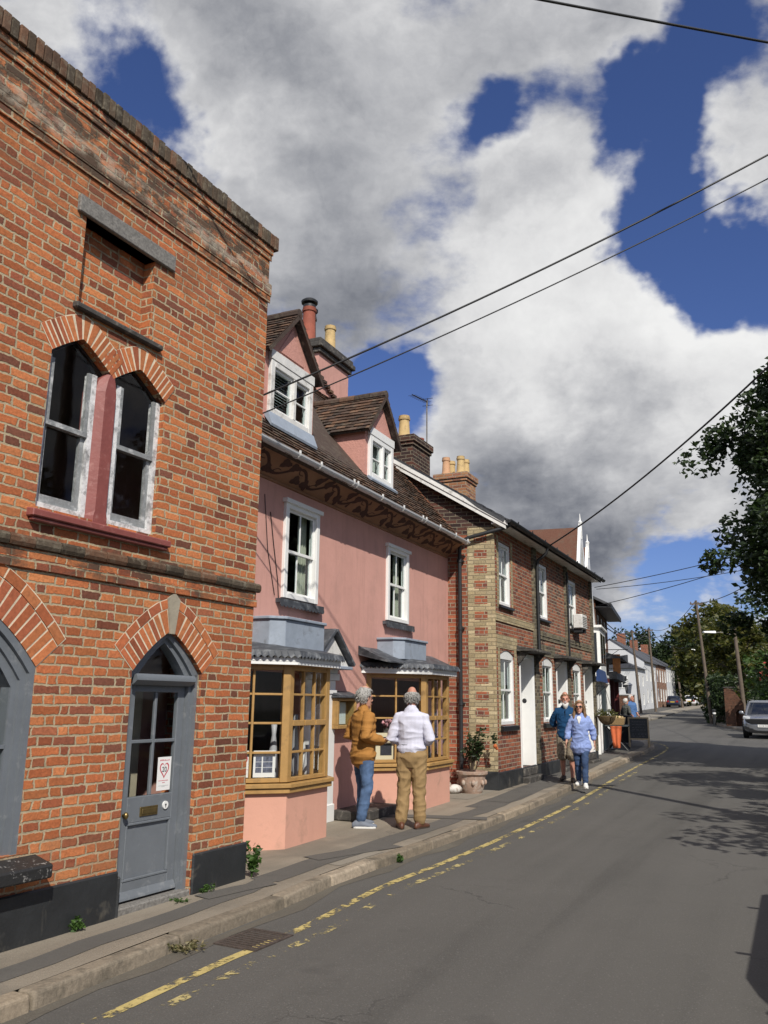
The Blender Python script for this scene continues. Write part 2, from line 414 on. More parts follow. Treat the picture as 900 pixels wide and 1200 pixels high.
M_brick_buffgrey = brick_mat('grimy_dressing_brick', [(.20, .17, .11), (.15, .13, .09), (.24, .20, .13), (.11, .09, .07)], (.28, .25, .19), wob=.003, Hc=.075, flemish=False)
M_brick_stack = brick_mat('orange_stack_brick', [(.42, .20, .10), (.36, .16, .08), (.46, .24, .12), (.30, .13, .08)], (.45, .38, .28), wob=.004, Hc=.075, flemish=False)
M_brick_brown = brick_mat('brown_house_brick', [(.14, .06, .035), (.11, .05, .03), (.17, .075, .045)], (.20, .15, .11), wob=.003, Hc=.075)
M_vouss = island_mat('gauged_arch_brick', [(.50, .17, .066), (.44, .14, .055), (.55, .20, .08), (.40, .12, .05), (.52, .18, .07), (.35, .105, .05)], bump=.4)
M_vouss_old = island_mat('coping_brick', [(.085, .06, .04), (.11, .065, .042), (.065, .05, .035), (.14, .075, .045), (.09, .07, .05)], bump=.9, moss=((.26, .23, .17), 14., .5))
M_mortar = mat('lime_mortar', (.66, .56, .41), .95, var=.25, bump=.4)
M_stone = mat('grey_concrete', (.19, .18, .165), .9, var=.45, vscale=45, bump=.7, bscale=60)
M_darkstone = mat('dark_weathered_stone', (.055, .05, .045), .85, var=.45, vscale=12, bump=.6, dirt=((.22, .20, .17), .25, 9.))
M_plinth = mat('black_plinth_paint', (.022, .024, .026), .55, var=.35, vscale=3, bump=.5, bscale=18, dirt=((.12, .11, .09), .22, 2.6))
M_chip = mat('chipped_black_sill', (.02, .02, .02), .55, bump=.5, dirt=((.55, .53, .5), .12, 26.))
M_redpaint = mat('dull_red_paint', (.235, .068, .058), .55, var=.16, vscale=7, bump=.35, bscale=25, dirt=((.34, .15, .13), .18, 14.))
M_oldwhite = mat('peeling_white_paint', (.72, .72, .72), .55, var=.1, bump=.6, bscale=35, dirt=((.20, .20, .20), .42, 11.))
M_greysash = mat('bare_grey_timber', (.23, .24, .245), .7, var=.25, vscale=18, bump=.5, dirt=((.6, .6, .6), .25, 9.))
M_white = mat('white_gloss_paint', (.80, .80, .78), .35, var=.04, bump=.06, bscale=12)
M_white_dirty = mat('weathered_white_board', (.70, .69, .66), .55, var=.12, vscale=5, bump=.3, dirt=((.28, .26, .23), .22, 6.))
M_greydoor = mat('slate_grey_paint', (.150, .165, .182), .42, var=.10, vscale=5, bump=.22, bscale=14, dirt=((.24, .25, .26), .14, 9.))
M_pink = mat('pink_limewash', (.58, .31, .258), .9, var=.10, vscale=1.6, bump=.35, bscale=14, streak=.30, dirt=((.49, .27, .225), .3, 1.1))
M_pink_low = mat('salmon_render', (.62, .33, .245), .9, var=.06, vscale=2, bump=.3, bscale=16, streak=.10, dirt=((.42, .25, .18), .16, 2.2))
M_pargeting = mat('stippled_pink_plaster', (.55, .275, .225), .9, var=.08, bump=1., bscale=24)
M_cove = mat('painted_cove', (.29, .155, .09), .85, var=.18, vscale=5, bump=.25)
M_vine = mat('dark_vine_paint', (.055, .018, .012), .8, var=.3, vscale=20)
M_lead = mat('old_lead', (.062, .068, .078), .6, metal=.1, var=.35, vscale=8, bump=.5, bscale=18, dirt=((.20, .21, .22), .3, 8.))
M_leadblue = mat('blue_grey_lead_paint', (.30, .345, .41), .5, var=.14, vscale=6, bump=.3, bscale=15, dirt=((.20, .22, .25), .2, 6.))
M_ochre = mat('ochre_grained_timber', (.40, .235, .080), .5, var=.16, vscale=9, bump=.25, bscale=22, streak=.35, dirt=((.25, .15, .06), .2, 7.))
M_ochre_pale = mat('pale_ochre_glazing_bar', (.52, .36, .15), .5, var=.14, vscale=14, bump=.2)
M_plastic_w = mat('grey_white_gutter', (.55, .56, .58), .35, var=.08)
M_black = mat('black_gloss_paint', (.014, .014, .015), .3, var=.2, bump=.1)
M_blackiron = mat('black_cast_iron', (.02, .021, .023), .5, bump=.2)
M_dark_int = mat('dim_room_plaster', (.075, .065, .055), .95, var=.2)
M_curtain = mat('pale_net_curtain', (.62, .60, .55), .9, var=.12, vscale=4)
M_curtain_dk = mat('cream_lining', (.50, .46, .36), .9, var=.15, vscale=4)
M_tile = island_mat('brown_clay_tile', [(.090, .052, .036), (.068, .043, .032), (.115, .066, .043), (.055, .038, .031), (.085, .055, .042), (.135, .075, .047)], bump=.6, moss=((.15, .135, .10), 7., .55), tone=.3)
M_tile_red = island_mat('red_clay_tile', [(.22, .085, .045), (.17, .07, .045), (.27, .11, .055), (.13, .06, .04)], bump=.6, moss=((.13, .10, .07), 5., .5))
M_slate = island_mat('roof_slate', [(.045, .048, .055), (.06, .062, .068), (.038, .04, .047)], rough=.6, bump=.3)
M_terracotta = mat('red_chimney_pot', (.27, .075, .045), .8, var=.2, vscale=9, bump=.3)
M_buffpot = mat('buff_chimney_pot', (.52, .37, .17), .8, var=.16, vscale=8, bump=.3, dirt=((.25, .17, .09), .2, 9.))
M_peachpot = mat('peach_chimney_pot', (.52, .30, .17), .8, var=.16, vscale=8, bump=.3)
M_glass = glass_mat('window_glass', .07)
M_glass_dk = glass_mat('old_shop_glass', .03, (.96, .97, .97))
M_brass = mat('tarnished_brass', (.26, .19, .08), .4, metal=.9, var=.3, vscale=20)
M_paper = mat('white_paper', (.80, .79, .77), .8)
M_red_ink = mat('red_print', (.52, .05, .08), .8)
M_pink_ink = mat('faded_pink_print', (.60, .22, .25), .8)
M_black_ink = mat('black_print', (.02, .02, .025), .8)
M_grey_ink = mat('pale_grey_print', (.45, .48, .47), .8)
M_photo = mat('photo_collage', (.12, .13, .18), .6, var=.95, vscale=22)
M_pole = mat('grey_brown_pole_timber', (.13, .10, .075), .9, var=.3, vscale=4, bump=.6, streak=.4)
M_cable = mat('black_cable', (.012, .012, .013), .5)
M_bark = mat('grey_bark', (.09, .07, .05), .95, var=.35, vscale=8, bump=.9, bscale=14)
M_leaf = leaf_mat('broad_leaf_green', [(.014, .028, .010), (.026, .046, .014), (.042, .068, .020), (.018, .034, .011)], .22)  # greens darkened: the big tree's shading is put into the leaf colour
M_leaf_dk = leaf_mat('deep_leaf_green', [(.018, .034, .012), (.03, .05, .016), (.04, .062, .02)], .25)
M_leaf_yel = leaf_mat('yellowing_leaf', [(.05, .065, .016), (.09, .095, .022), (.13, .12, .03), (.04, .06, .018)], .35)
M_leaf_lt = leaf_mat('bright_hedge_leaf', [(.05, .09, .022), (.08, .13, .035), (.035, .07, .02)], .35)
M_leaf_weed = leaf_mat('weed_green', [(.05, .11, .02), (.08, .15, .035), (.04, .08, .02)], .35)
M_dry = leaf_mat('dry_moss', [(.20, .17, .09), (.12, .12, .05), (.25, .2, .11)], .2)
M_flower = leaf_mat('red_blossom', [(.35, .02, .03), (.5, .05, .05)], .2)
# ------------------------------------------------------------------ ground, road, pavements
def catmull(pts, step):
    pts = [Vector(p) for p in pts]; outp = []
    for i in range(len(pts) - 1):
        p0 = pts[max(i - 1, 0)]; p1 = pts[i]; p2 = pts[i + 1]; p3 = pts[min(i + 2, len(pts) - 1)]
        n = max(1, int((p2 - p1).length / .1))
        for k in range(n):
            t = k / n
            outp.append(.5 * ((2 * p1) + (p2 - p0) * t + (2 * p0 - 5 * p1 + 4 * p2 - p3) * t * t + (3 * p1 - p0 - 3 * p2 + p3) * t ** 3))
    outp.append(pts[-1])
    res = [outp[0]]; acc = 0
    for a, b in zip(outp, outp[1:]):
        L = (b - a).length
        while acc + L >= step:
            f = (step - acc) / L; a = a.lerp(b, f); res.append(a.copy()); L = (b - a).length; acc = 0
        acc += L
    return res
def side(path, k):
    a = path[max(k - 1, 0)]; b = path[min(k + 1, len(path) - 1)]; t = (b - a).normalized(); return Vector((t.y, -t.x))   # to the right
KERB = catmull([(-7.6, -6.), (-4.6, -.2), (-2.9, 3.3), (-2.07, 5.06), (-1.47, 6.38), (-.99, 7.27), (-.37, 8.72), (.33, 9.98), (1.3, 11.85), (2.85, 15.09), (4.96, 19.99), (7.58, 25.86), (8.8, 28.6), (9.9, 31.4), (10.45, 34.), (10.2, 36.8), (8.6, 39.2), (5.5, 41.), (-2, 44.5), (-14, 50)], .45)

def asphalt(name, c0, c1, speck, scale=1., patch=None, bump=.5, tracks=False):
    m = bpy.data.materials.new(name); m.use_nodes = True; n = N(m.node_tree); b = n.n['Principled BSDF']
    tc = n.new('ShaderNodeTexCoord').outputs['Object']
    c = n.ramp(n.noise(tc, .55 * scale, 6, .62, .2), [(.3, c0), (.7, c1)])
    sp = n.noise(tc, 95., 3, .7)
    c = n.mix(n.mr(sp, .58, .72, 0, .55), c, speck)
    c = n.mix(n.mr(sp, .42, .28, 0, .6), c, tuple(x * .45 for x in c0))
    c = n.mix(n.mr(n.noise(tc, 2.3, 7, .7, .5), .56, .72, 0, .35), c, tuple(x * .6 for x in c0))
    if tracks:      # wheel-polished bands running with the street, oil spots, bare stones
        x, y, z = n.sep(tc); a = R(26); off = n.m('SUBTRACT', n.m('MULTIPLY', x, math.cos(a)), n.m('MULTIPLY', y, math.sin(a))); al = n.m('ADD', n.m('MULTIPLY', x, math.sin(a)), n.m('MULTIPLY', y, math.cos(a)))
        tr_ = n.noise(n.comb(n.m('MULTIPLY', off, 1.5), n.m('MULTIPLY', al, .07)), 1., 4, .55, .4)
        c = n.mix(n.mr(tr_, .42, .62, 0, .55), c, tuple(q * 1.12 for q in c1)); c = n.mix(n.mr(tr_, .45, .30, 0, .45), c, tuple(q * .62 for q in c0))
        c = n.mix(n.mr(n.noise(tc, 1.1, 3, .5), .66, .74, 0, .45), c, (.035, .034, .033))
        vs_ = n.new('ShaderNodeTexVoronoi'); vs_.inputs['Scale'].default_value = 42.; n.put(vs_.inputs['Vector'], tc)
        c = n.mix(n.m('MULTIPLY', n.mr(vs_.outputs['Distance'], .16, .30, 1, 0), n.mr(n.sep(vs_.outputs['Color'])[0], .6, .85, 0, .5)), c, (.19, .18, .165))
    if patch: c = n.mix(n.mr(n.noise(tc, patch[1], 4, .55, .3), .52, .60, 0, patch[2]), c, patch[0])
    # fine cracks
    vo = n.new('ShaderNodeTexVoronoi', feature='DISTANCE_TO_EDGE'); vo.inputs['Scale'].default_value = .55
    n.put(vo.inputs['Vector'], n.vm('ADD', tc, n.vm('SCALE', n.noise(tc, 2.5, 5, .6, out='Color'), scale=.55)))
    ck = n.m('MULTIPLY', n.mr(vo.outputs['Distance'], .0, .006, 1, 0), n.mr(n.noise(tc, .35, 3), .52, .62, 0, .55))
    c = n.mix(ck, c, (.02, .02, .02))
    n.put(b.inputs['Base Color'], c); b.inputs['Roughness'].default_value = .85; b.inputs['Specular IOR Level'].default_value = .3
    bn = n.new('ShaderNodeBump'); bn.inputs['Strength'].default_value = bump; bn.inputs['Distance'].default_value = .012
    n.put(bn.inputs['Height'], n.m('SUBTRACT', n.noise(tc, 70., 4, .75), n.m('MULTIPLY', ck, .8))); n.put(b.inputs['Normal'], bn.outputs[0])
    return m
M_road = asphalt('road_asphalt', (.080, .077, .071), (.104, .099, .091), (.27, .26, .25), .6, tracks=True)
M_pave = asphalt('worn_footway', (.235, .20, .155), (.30, .26, .205), (.46, .41, .34), 1.4, ((.18, .16, .13), .7, .6), .9, True)
M_patch = asphalt('dark_footway_patch', (.098, .092, .083), (.128, .12, .108), (.16, .155, .15), 1.2)
M_slab = asphalt('pale_footway_patch', (.235, .21, .17), (.28, .25, .205), (.38, .35, .30), 1.5)
M_kerb = island_mat('granite_kerb', [(.27, .22, .16), (.31, .255, .19), (.24, .20, .15), (.29, .23, .165)], bump=1., bscale=22, moss=((.10, .088, .068), 4.5, .85))
M_earth = mat('verge_earth', (.055, .06, .03), .95, var=.4, vscale=1.)
M_grass = mat('rough_grass', (.05, .07, .02), .95, var=.4, vscale=2., bump=.6)

def strip(a, b, za, zb, nseg=1, z_off=0.):
    pass
g = MB()
xs = [-400, -120, -60, -30, -15, 0, 15, 30, 45, 70, 120, 400]; ys = [-120, -40, -10, 0, 6, 20, 40, 60, 75, 90, 105, 120, 140, 160, 220, 600]
for i in range(len(xs) - 1):
    for j in range(len(ys) - 1):
        g.face([(xs[i], ys[j], gz(ys[j]) - .22), (xs[i + 1], ys[j], gz(ys[j]) - .22), (xs[i + 1], ys[j + 1], gz(ys[j + 1]) - .22), (xs[i], ys[j + 1], gz(ys[j + 1]) - .22)])
tag(g.build('ground', M_earth), kind='structure')
# carriageway: a broad sheet that the raised pavements stand on
RD = .092     # drop from the kerb top to the carriageway
g = MB()
ys = [-10, 0, 6, 20, 40, 60, 70, 80, 90, 100, 110, 120, 130, 145, 160]
def road_x(y): return (-9 + .47 * y, 7.5 + .5 * y)
for a, b in zip(ys, ys[1:]):
    (l0, r0), (l1, r1) = road_x(a), road_x(b)
    if 36 <= a < 60: l0 -= 26; l1 -= 26
    g.face([(l0 - 8, a, gz(a) - RD), (r0 + 3, a, gz(a) - RD), (r1 + 3, b, gz(b) - RD), (l1 - 8, b, gz(b) - RD)])
tag(g.build('road', M_road), kind='structure')
# left pavement
g = MB(); inner = []
for k, p in enumerate(KERB):
    q = p - side(KERB, k) * 5.5
    if p.y > 29.5: q = Vector((5.6, 28.5))
    inner.append(q)
for k in range(len(KERB) - 1):
    a, b, c, d_ = KERB[k] - side(KERB, k) * .13, KERB[k + 1] - side(KERB, k + 1) * .13, inner[k + 1], inner[k]
    g.face([(a.x, a.y, gz(a.y)), (b.x, b.y, gz(b.y)), (c.x, c.y, gz(c.y)), (d_.x, d_.y, gz(d_.y))])
tag(g.build('pavement', M_pave), kind='structure')
# kerbstones, slightly uneven
g = MB(); rk = random.Random(4); k = 0
while k < len(KERB) - 3:
    n = rk.choice((2, 2, 3)); n = min(n, len(KERB) - 2 - k)
    a, b = KERB[k], KERB[k + n]; sa, sb = side(KERB, k), side(KERB, k + n); t = (b - a).normalized() * .007
    za, zb = gz(a.y), gz(b.y); j = [rk.uniform(-.008, .006) for _ in range(4)]
    w0 = .14 + rk.uniform(-.01, .015)
    pts = lambda e, zz: [(a + t - sa * w0), (a + t), (b - t), (b - t - sb * w0)]
    q = pts(0, 0)
    bat = [Vector((0, 0)), sa * .02, sb * .02, Vector((0, 0))]
    low = [(*(q[i] + bat[i] + (sa * .0)), (za if i < 2 else zb) - .2) for i in range(4)]
    top = [(*(q[i] + sa * j[i] * .6), (za if i < 2 else zb) + .004 + j[i] * .8) for i in range(4)]
    # reorder counterclockwise from above: inner-start, kerb-start, kerb-end, inner-end
    g.hexa(low + top); k += n
tag(g.build('kerb', M_kerb, bevel=.022, seg=3), kind='structure')
# footway repairs: dark trench strip, branches and pale squares, each sheet 4 mm up
def offset_pts(k0, k1, o0, o1, z, jit=0., step=1):
    A, B = [], []
    for k in range(k0, k1 + 1, step):
        j = rk.uniform(-jit, jit)
        A.append(KERB[k] - side(KERB, k) * (o0 + j)); B.append(KERB[k] - side(KERB, k) * (o1 + j))
    return A, B
def ribbon(g, A, B, z):
    for a, b, c, d_ in zip(A, A[1:], B[1:], B):
        g.face([(a.x, a.y, gz(a.y) + z), (b.x, b.y, gz(b.y) + z), (c.x, c.y, gz(c.y) + z), (d_.x, d_.y, gz(d_.y) + z)])
def kidx(y): return min(range(len(KERB)), key=lambda i: abs(KERB[i].y - y) + (1000 if KERB[i].y < y - 1 or i > len(KERB) - 30 else 0))
g = MB()
A, B = offset_pts(kidx(1.), kidx(8.2), .32, .53, .004, .04); ribbon(g, A, B, .004)
A, B = offset_pts(kidx(8.2), kidx(13.5), .30, .60, .004, .03); ribbon(g, A, B, .004)
A, B = offset_pts(kidx(13.5), kidx(22.), .30, .80, .004, .02); ribbon(g, A, B, .004)
A, B = offset_pts(kidx(22.), kidx(34.), .35, 1.1, .004, .02); ribbon(g, A, B, .004)
for (x0, y0, x1, y1, wd_) in ((-.72, 9.35, .18, 10.2, .13), (.05, 12.6, 1.5, 12.4, .14), (1.9, 14.3, 2.5, 15.6, .2), (-1.5, 7.6, -1.0, 8.2, .1)):
    a, b = Vector((x0, y0)), Vector((x1, y1)); t = (b - a).normalized(); s_ = Vector((t.y, -t.x)) * wd_
    ribbon(g, [a - s_, (a + b) / 2 - s_ * 1.15, b - s_], [a + s_, (a + b) / 2 + s_ * .9, b + s_], .008)
tag(g.build('pavement_patch', M_patch), kind='structure')
g = MB()
for y0, y1, o0, o1 in ((9.0, 9.9, .16, .30), (14., 17.8, 1.05, 1.9), (18.2, 21.5, 1.1, 2.0)):
    A, B = offset_pts(kidx(y0), kidx(y1), o0, o1, .004); ribbon(g, A, B, .004)
tag(g.build('pavement_slab', M_slab), kind='structure')
# yellow lines, worn
def worn_paint(name, colr, lo, hi):
    m = bpy.data.materials.new(name); m.use_nodes = True; n = N(m.node_tree); b = n.n['Principled BSDF']; o = n.n['Material Output']
    tc = n.new('ShaderNodeTexCoord').outputs['Object']
    n.put(b.inputs['Base Color'], n.ramp(n.noise(tc, 20., 5, .7), [(.3, tuple(x * .7 for x in colr)), (.7, colr)])); b.inputs['Roughness'].default_value = .8
    tr = n.new('ShaderNodeBsdfTransparent'); mx = n.new('ShaderNodeMixShader')
    f = n.m('ADD', n.m('MULTIPLY', n.noise(tc, 3.2, 6, .7), .6), n.m('MULTIPLY', n.noise(tc, 22., 5, .7), .4))
    n.put(mx.inputs[0], n.mr(f, lo, hi)); n.l.new(tr.outputs[0], mx.inputs[1]); n.l.new(b.outputs[0], mx.inputs[2]); n.l.new(mx.outputs[0], o.inputs[0])
    return m
M_yel = worn_paint('worn_yellow_paint', (.55, .44, .17), .46, .52)
M_yel2 = worn_paint('mostly_worn_yellow_paint', (.52, .43, .19), .52, .57)
def rline(o0, o1, k0, k1, m, z=None):
    g = MB(); A = [KERB[k] + side(KERB, k) * o0 for k in range(k0, k1 + 1)]; B = [KERB[k] + side(KERB, k) * o1 for k in range(k0, k1 + 1)]
    ribbon(g, B, A, .004 - RD if z is None else z); return tag(g.build('road_marking', m), kind='structure')
def far_k(y): return max(i for i in range(len(KERB)) if KERB[i].y < y)
rline(.40, .48, kidx(1), far_k(41), M_yel); rline(.60, .68, kidx(1), kidx(22), M_yel2)
# gutter line of grit against the kerb and a few old scars
g = MB(); A = [KERB[k] + side(KERB, k) * .01 for k in range(kidx(0), kidx(33))]; B = [KERB[k] + side(KERB, k) * (.13 + .05 * math.sin(k * 1.7)) for k in range(kidx(0), kidx(33))]
ribbon(g, B, A, .003 - RD); tag(g.build('road_gutter', asphalt('gritty_gutter', (.10, .09, .075), (.14, .125, .10), (.25, .23, .2), 2.)), kind='structure')

# right-hand kerb and pavement
RK = [p + side(KERB, k) * 6.4 for k, p in enumerate(KERB) if p.y < 27]
RK = catmull([tuple(RK[i]) for i in range(0, len(RK), 8)] + [(16.6, 31.), (18.3, 36.5), (19.6, 44), (20.7, 51), (23.2, 60), (27.8, 72), (35, 90), (44, 108), (56, 132)], .9)
g = MB(); g2 = MB()
for k in range(len(RK) - 1):
    s0, s1 = side(RK, k), side(RK, k + 1); a, b = RK[k], RK[k + 1]
    P3 = lambda p, z: (p.x, p.y, gz(p.y) + z)
    g.face([P3(a + s0 * .13, 0), P3(a + s0 * 2.2, 0), P3(b + s1 * 2.2, 0), P3(b + s1 * .13, 0)])
    t = (b - a).normalized() * .006
    g2.hexa([P3(a + t, -.2), P3(a + t + s0 * .13, -.2), P3(b - t + s1 * .13, -.2), P3(b - t, -.2), P3(a + t, .004), P3(a + t + s0 * .13, .004), P3(b - t + s1 * .13, .004), P3(b - t, .004)])
tag(g.build('far_pavement', M_slab), kind='structure'); tag(g2.build('far_kerb', M_kerb), kind='structure')
g = MB(); 
for k in range(len(RK) - 1):
    s0, s1 = side(RK, k), side(RK, k + 1); a, b = RK[k], RK[k + 1]
    g.face([P3(a + s0 * 2.2, -.01), P3(a + s0 * 14, .1), P3(b + s1 * 14, .1), P3(b + s1 * 2.2, -.01)])
tag(g.build('verge', M_grass), kind='structure')
# left pavement of the main road beyond the junction
LK2 = catmull([(2, 62), (9, 58.5), (14.5, 57.3), (17.5, 60), (21.5, 68), (26.5, 80), (34, 97), (42, 113), (53, 135)], 1.)
g = MB()
for k in range(len(LK2) - 1):
    s0, s1 = side(LK2, k), side(LK2, k + 1); a, b = LK2[k], LK2[k + 1]
    g.face([P3(a, 0), P3(b, 0), P3(b - s1 * 1.8, 0), P3(a - s0 * 1.8, 0)]); g.face([P3(a, -.15), P3(b, -.15), P3(b, 0), P3(a, 0)])
tag(g.build('corner_pavement', M_slab), kind='structure')

# ------------------------------------------------------------------ shared builders
def voussoirs(path, th, n, y, name, parent, m=None, dep=.05, mort=True, mi_key=None, gap=.015, fan=None):
    # wedge bricks standing along an arch line in the x-z plane; one mesh, mortar behind
    path = [Vector(p) for p in path]; L = [0]
    for a, b in zip(path, path[1:]): L.append(L[-1] + (b - a).length)
    def at(t):
        t = max(0, min(L[-1], t))
        for i in range(len(path) - 1):
            if t <= L[i + 1] + 1e-9: return path[i].lerp(path[i + 1], (t - L[i]) / max(1e-9, L[i + 1] - L[i]))
        return path[-1]
    def nrm(t):
        e = .10; a, b = at(t - e), at(t + e); d_ = (b - a).normalized(); v = Vector((-d_.y, d_.x))
        if fan is not None: v = (v * (1 - fan[2]) + (at(t) - Vector(fan[:2])).normalized() * fan[2]).normalized()
        return v
    g = MB(); gm = MB(); rr = random.Random(n)
    for k in range(n):
        t0, t1 = L[-1] * k / n + gap / 2, L[-1] * (k + 1) / n - gap / 2
        a, b = at(t0), at(t1); na, nb = nrm(t0), nrm(t1); th_ = th * (1 + rr.uniform(-.03, .03))
        c, d_ = b + nb * th_, a + na * th_
        y0 = y - rr.uniform(0, .004)
        g.prism([tuple(d_), tuple(c), tuple(b), tuple(a)][::-1], y0, y + dep)
    o = g.build(name, m or M_vouss, parent)
    if mort:
        s_ = [(at(L[-1] * k / 40), nrm(L[-1] * k / 40)) for k in range(41)]
        for (a, na), (b, nb) in zip(s_, s_[1:]):
            gm.face([(a.x, y + .0008, a.y), (b.x, y + .0008, b.y), ((b + nb * (th + .006)).x, y + .0008, (b + nb * (th + .006)).y), ((a + na * (th + .006)).x, y + .0008, (a + na * (th + .006)).y)])
        gm.build('arch_joint', M_mortar, o)
    return o

def sash(parent, x0, x1, z0, z1, y, m=None, cols=2, curtain='both', arch=0., sill=None, fw=.06, name='window', open_=0., rows=(1, 1), mb=None, glass=None, fy=.04):
    """box sash: outer frame is the part; sashes, panes, curtains, sill are its sub-parts"""
    m = m or M_white; mb = mb or m
    g = MB(); rz = z1 - arch
    g.box(x0, x0 + fw, y - fy, y + .08, z0, rz).box(x1 - fw, x1, y - fy, y + .08, z0, rz).box(x0 + fw, x1 - fw, y - fy, y + .08, z0, z0 + fw * .8)
    if arch:
        n = 9; up = [(x0 + (x1 - x0) * k / n, rz + arch * math.sin(math.pi * k / n)) for k in range(n + 1)]
        g.prism([(x0, rz - fw)] + [(x1, rz - fw)] + up[::-1], y - fy, y + .08)
    else: g.box(x0 + fw, x1 - fw, y - fy, y + .08, z1 - fw, z1)
    f = g.build(name, m, parent, bevel=.006)
    zi0, zi1 = z0 + fw * .8, (rz if arch else z1) - fw; zm = (zi0 + zi1) / 2; xi0, xi1 = x0 + fw, x1 - fw
    for (a, b, yy, rr) in ((zm - .02, zi1, y + .0008, rows[0]), (zi0, zm + .02, y + .036, rows[1])):
        g = MB(); t = .035
        g.box(xi0, xi0 + t, yy, yy + .028, a, b).box(xi1 - t, xi1, yy, yy + .028, a, b).box(xi0 + t, xi1 - t, yy, yy + .028, a, a + t * 1.15).box(xi0 + t, xi1 - t, yy, yy + .028, b - t, b)
        for c in range(1, cols):
            xc = xi0 + (xi1 - xi0) * c / cols; g.box(xc - .011, xc + .011, yy + .003, yy + .025, a + t * 1.15, b - t)
        for r_ in range(1, rr):
            zc_ = a + (b - a) * r_ / rr
            for c in range(cols):
                xa = xi0 + t + .0 if c == 0 else xi0 + (xi1 - xi0) * c / cols + .011; xb = xi1 - t if c == cols - 1 else xi0 + (xi1 - xi0) * (c + 1) / cols - .011
                g.box(xa, xb, yy + .003, yy + .025, zc_ - .011, zc_ + .011)
        g.build('sash', mb, f, bevel=.003)
        g = MB(); g.box(xi0 + t - .005, xi1 - t + .005, yy + .010, yy + .014, a + t, b - t + .003); g.build('pane', glass or M_glass, f)
    if curtain:
        for sgn in ((-1, 1) if curtain == 'both' else (-1,) if curtain == 'left' else (1,) if curtain == 'right' else ()):
            g = MB(); wdt = (xi1 - xi0) * (.34 if curtain == 'both' else .5); n = 26; A = []
            for k in range(n + 1):
                u = k / n; xx = (xi0 - .04 + wdt * u) if sgn < 0 else (xi1 + .04 - wdt * u)
                A.append((xx, y + .15 + .022 * math.sin(k * 1.9) + .008 * math.sin(k * 5.1)))
            for a, b in zip(A, A[1:]): g.face([(a[0], a[1], zi0 - .05), (b[0], b[1], zi0 - .05), (b[0] * .96 + xi0 * .02 + xi1 * .02, b[1], zi1 + .1), (a[0] * .96 + xi0 * .02 + xi1 * .02, a[1], zi1 + .1)])
            g.build('curtain', M_curtain if sgn < 0 else M_curtain_dk, f, smooth=True, merge=True)
        if curtain == 'blind':
            g = MB(); n = int((zi1 - zi0) / .045)
            for k in range(n):
                zz = zi0 + k * .045; g.hexa([(xi0, y + .10, zz), (xi1, y + .10, zz), (xi1, y + .135, zz + .022), (xi0, y + .135, zz + .022), (xi0, y + .10, zz + .003), (xi1, y + .10, zz + .003), (xi1, y + .135, zz + .025), (xi0, y + .135, zz + .025)])
            g.build('blind', M_oldwhite, f)
    if sill:
        g = MB(); zt, prj, hh = z0, sill[0], sill[1]
        g.hexa([(x0 - .05, -prj, zt - hh), (x1 + .05, -prj, zt - hh), (x1 + .05, y + .05, zt - hh), (x0 - .05, y + .05, zt - hh), (x0 - .05, -prj, zt - .02), (x1 + .05, -prj, zt - .02), (x1 + .05, y + .05, zt), (x0 - .05, y + .05, zt)])
        g.build('sill', sill[2], f, bevel=.006)
    return f

def tile_slope(name, m, parent, origin, U, V, lu, lv, gauge=.10, wid=.165, thick=.016, seed=1, clip=None, jit=.006, sag=0.):
    """overlapping tiles on a slope; origin at the eaves, U along the eaves, V up the slope"""
    rr = random.Random(seed); U = Vector(U).normalized(); V = Vector(V).normalized(); W = U.cross(V).normalized(); O = Vector(origin)
    g = MB(); nv = int(lv / gauge) + 1; nu = int(lu / wid) + 2
    for r_ in range(nv):
        off = (r_ % 2) * wid * .5
        for c in range(nu):
            u0 = c * wid - off + rr.uniform(-jit, jit) * .4; u1 = u0 + wid - .004
            u0c, u1c = max(0, u0), min(lu, u1)
            if u1c - u0c < .02: continue
            v0 = r_ * gauge + rr.uniform(-jit, jit); v1 = min(v0 + gauge * 1.5, lv + .02)
            if clip and not clip((u0c + u1c) / 2, v0 + gauge / 2): continue
            lift = thick + rr.uniform(0, .007)
            sg = -sag * math.sin(math.pi * min(1, max(0, (u0 / lu)))) * math.sin(math.pi * min(1, v0 / lv))
            t1 = rr.uniform(-.004, .004)
            a = O + U * u0c + V * v0; b = O + U * u1c + V * v0; c_ = O + U * u1c + V * v1; d_ = O + U * u0c + V * v1
            A, B = a + W * (lift + thick + sg + t1), b + W * (lift + thick + sg - t1); C_, D = c_ + W * (.002 + sg), d_ + W * (.002 + sg)
            a2, b2 = a + W * (lift + sg - .004), b + W * (lift + sg - .004)
            i = len(g.v); g.v += [A, B, C_, D, a2, b2]
            g.f += [(i, i + 1, i + 2, i + 3), (i + 4, i + 5, i + 1, i), (i + 4, i, i + 3), (i + 5, i + 2, i + 1)]; g.mi += [0] * 4
    return g.build(name, m, parent)
def slope_deck(g, corners, th=.05):
    c = [Vector(p) for p in corners]; nrm = (c[1] - c[0]).cross(c[3] - c[0]).normalized() * th
    g.hexa([p - nrm for p in c] + c)
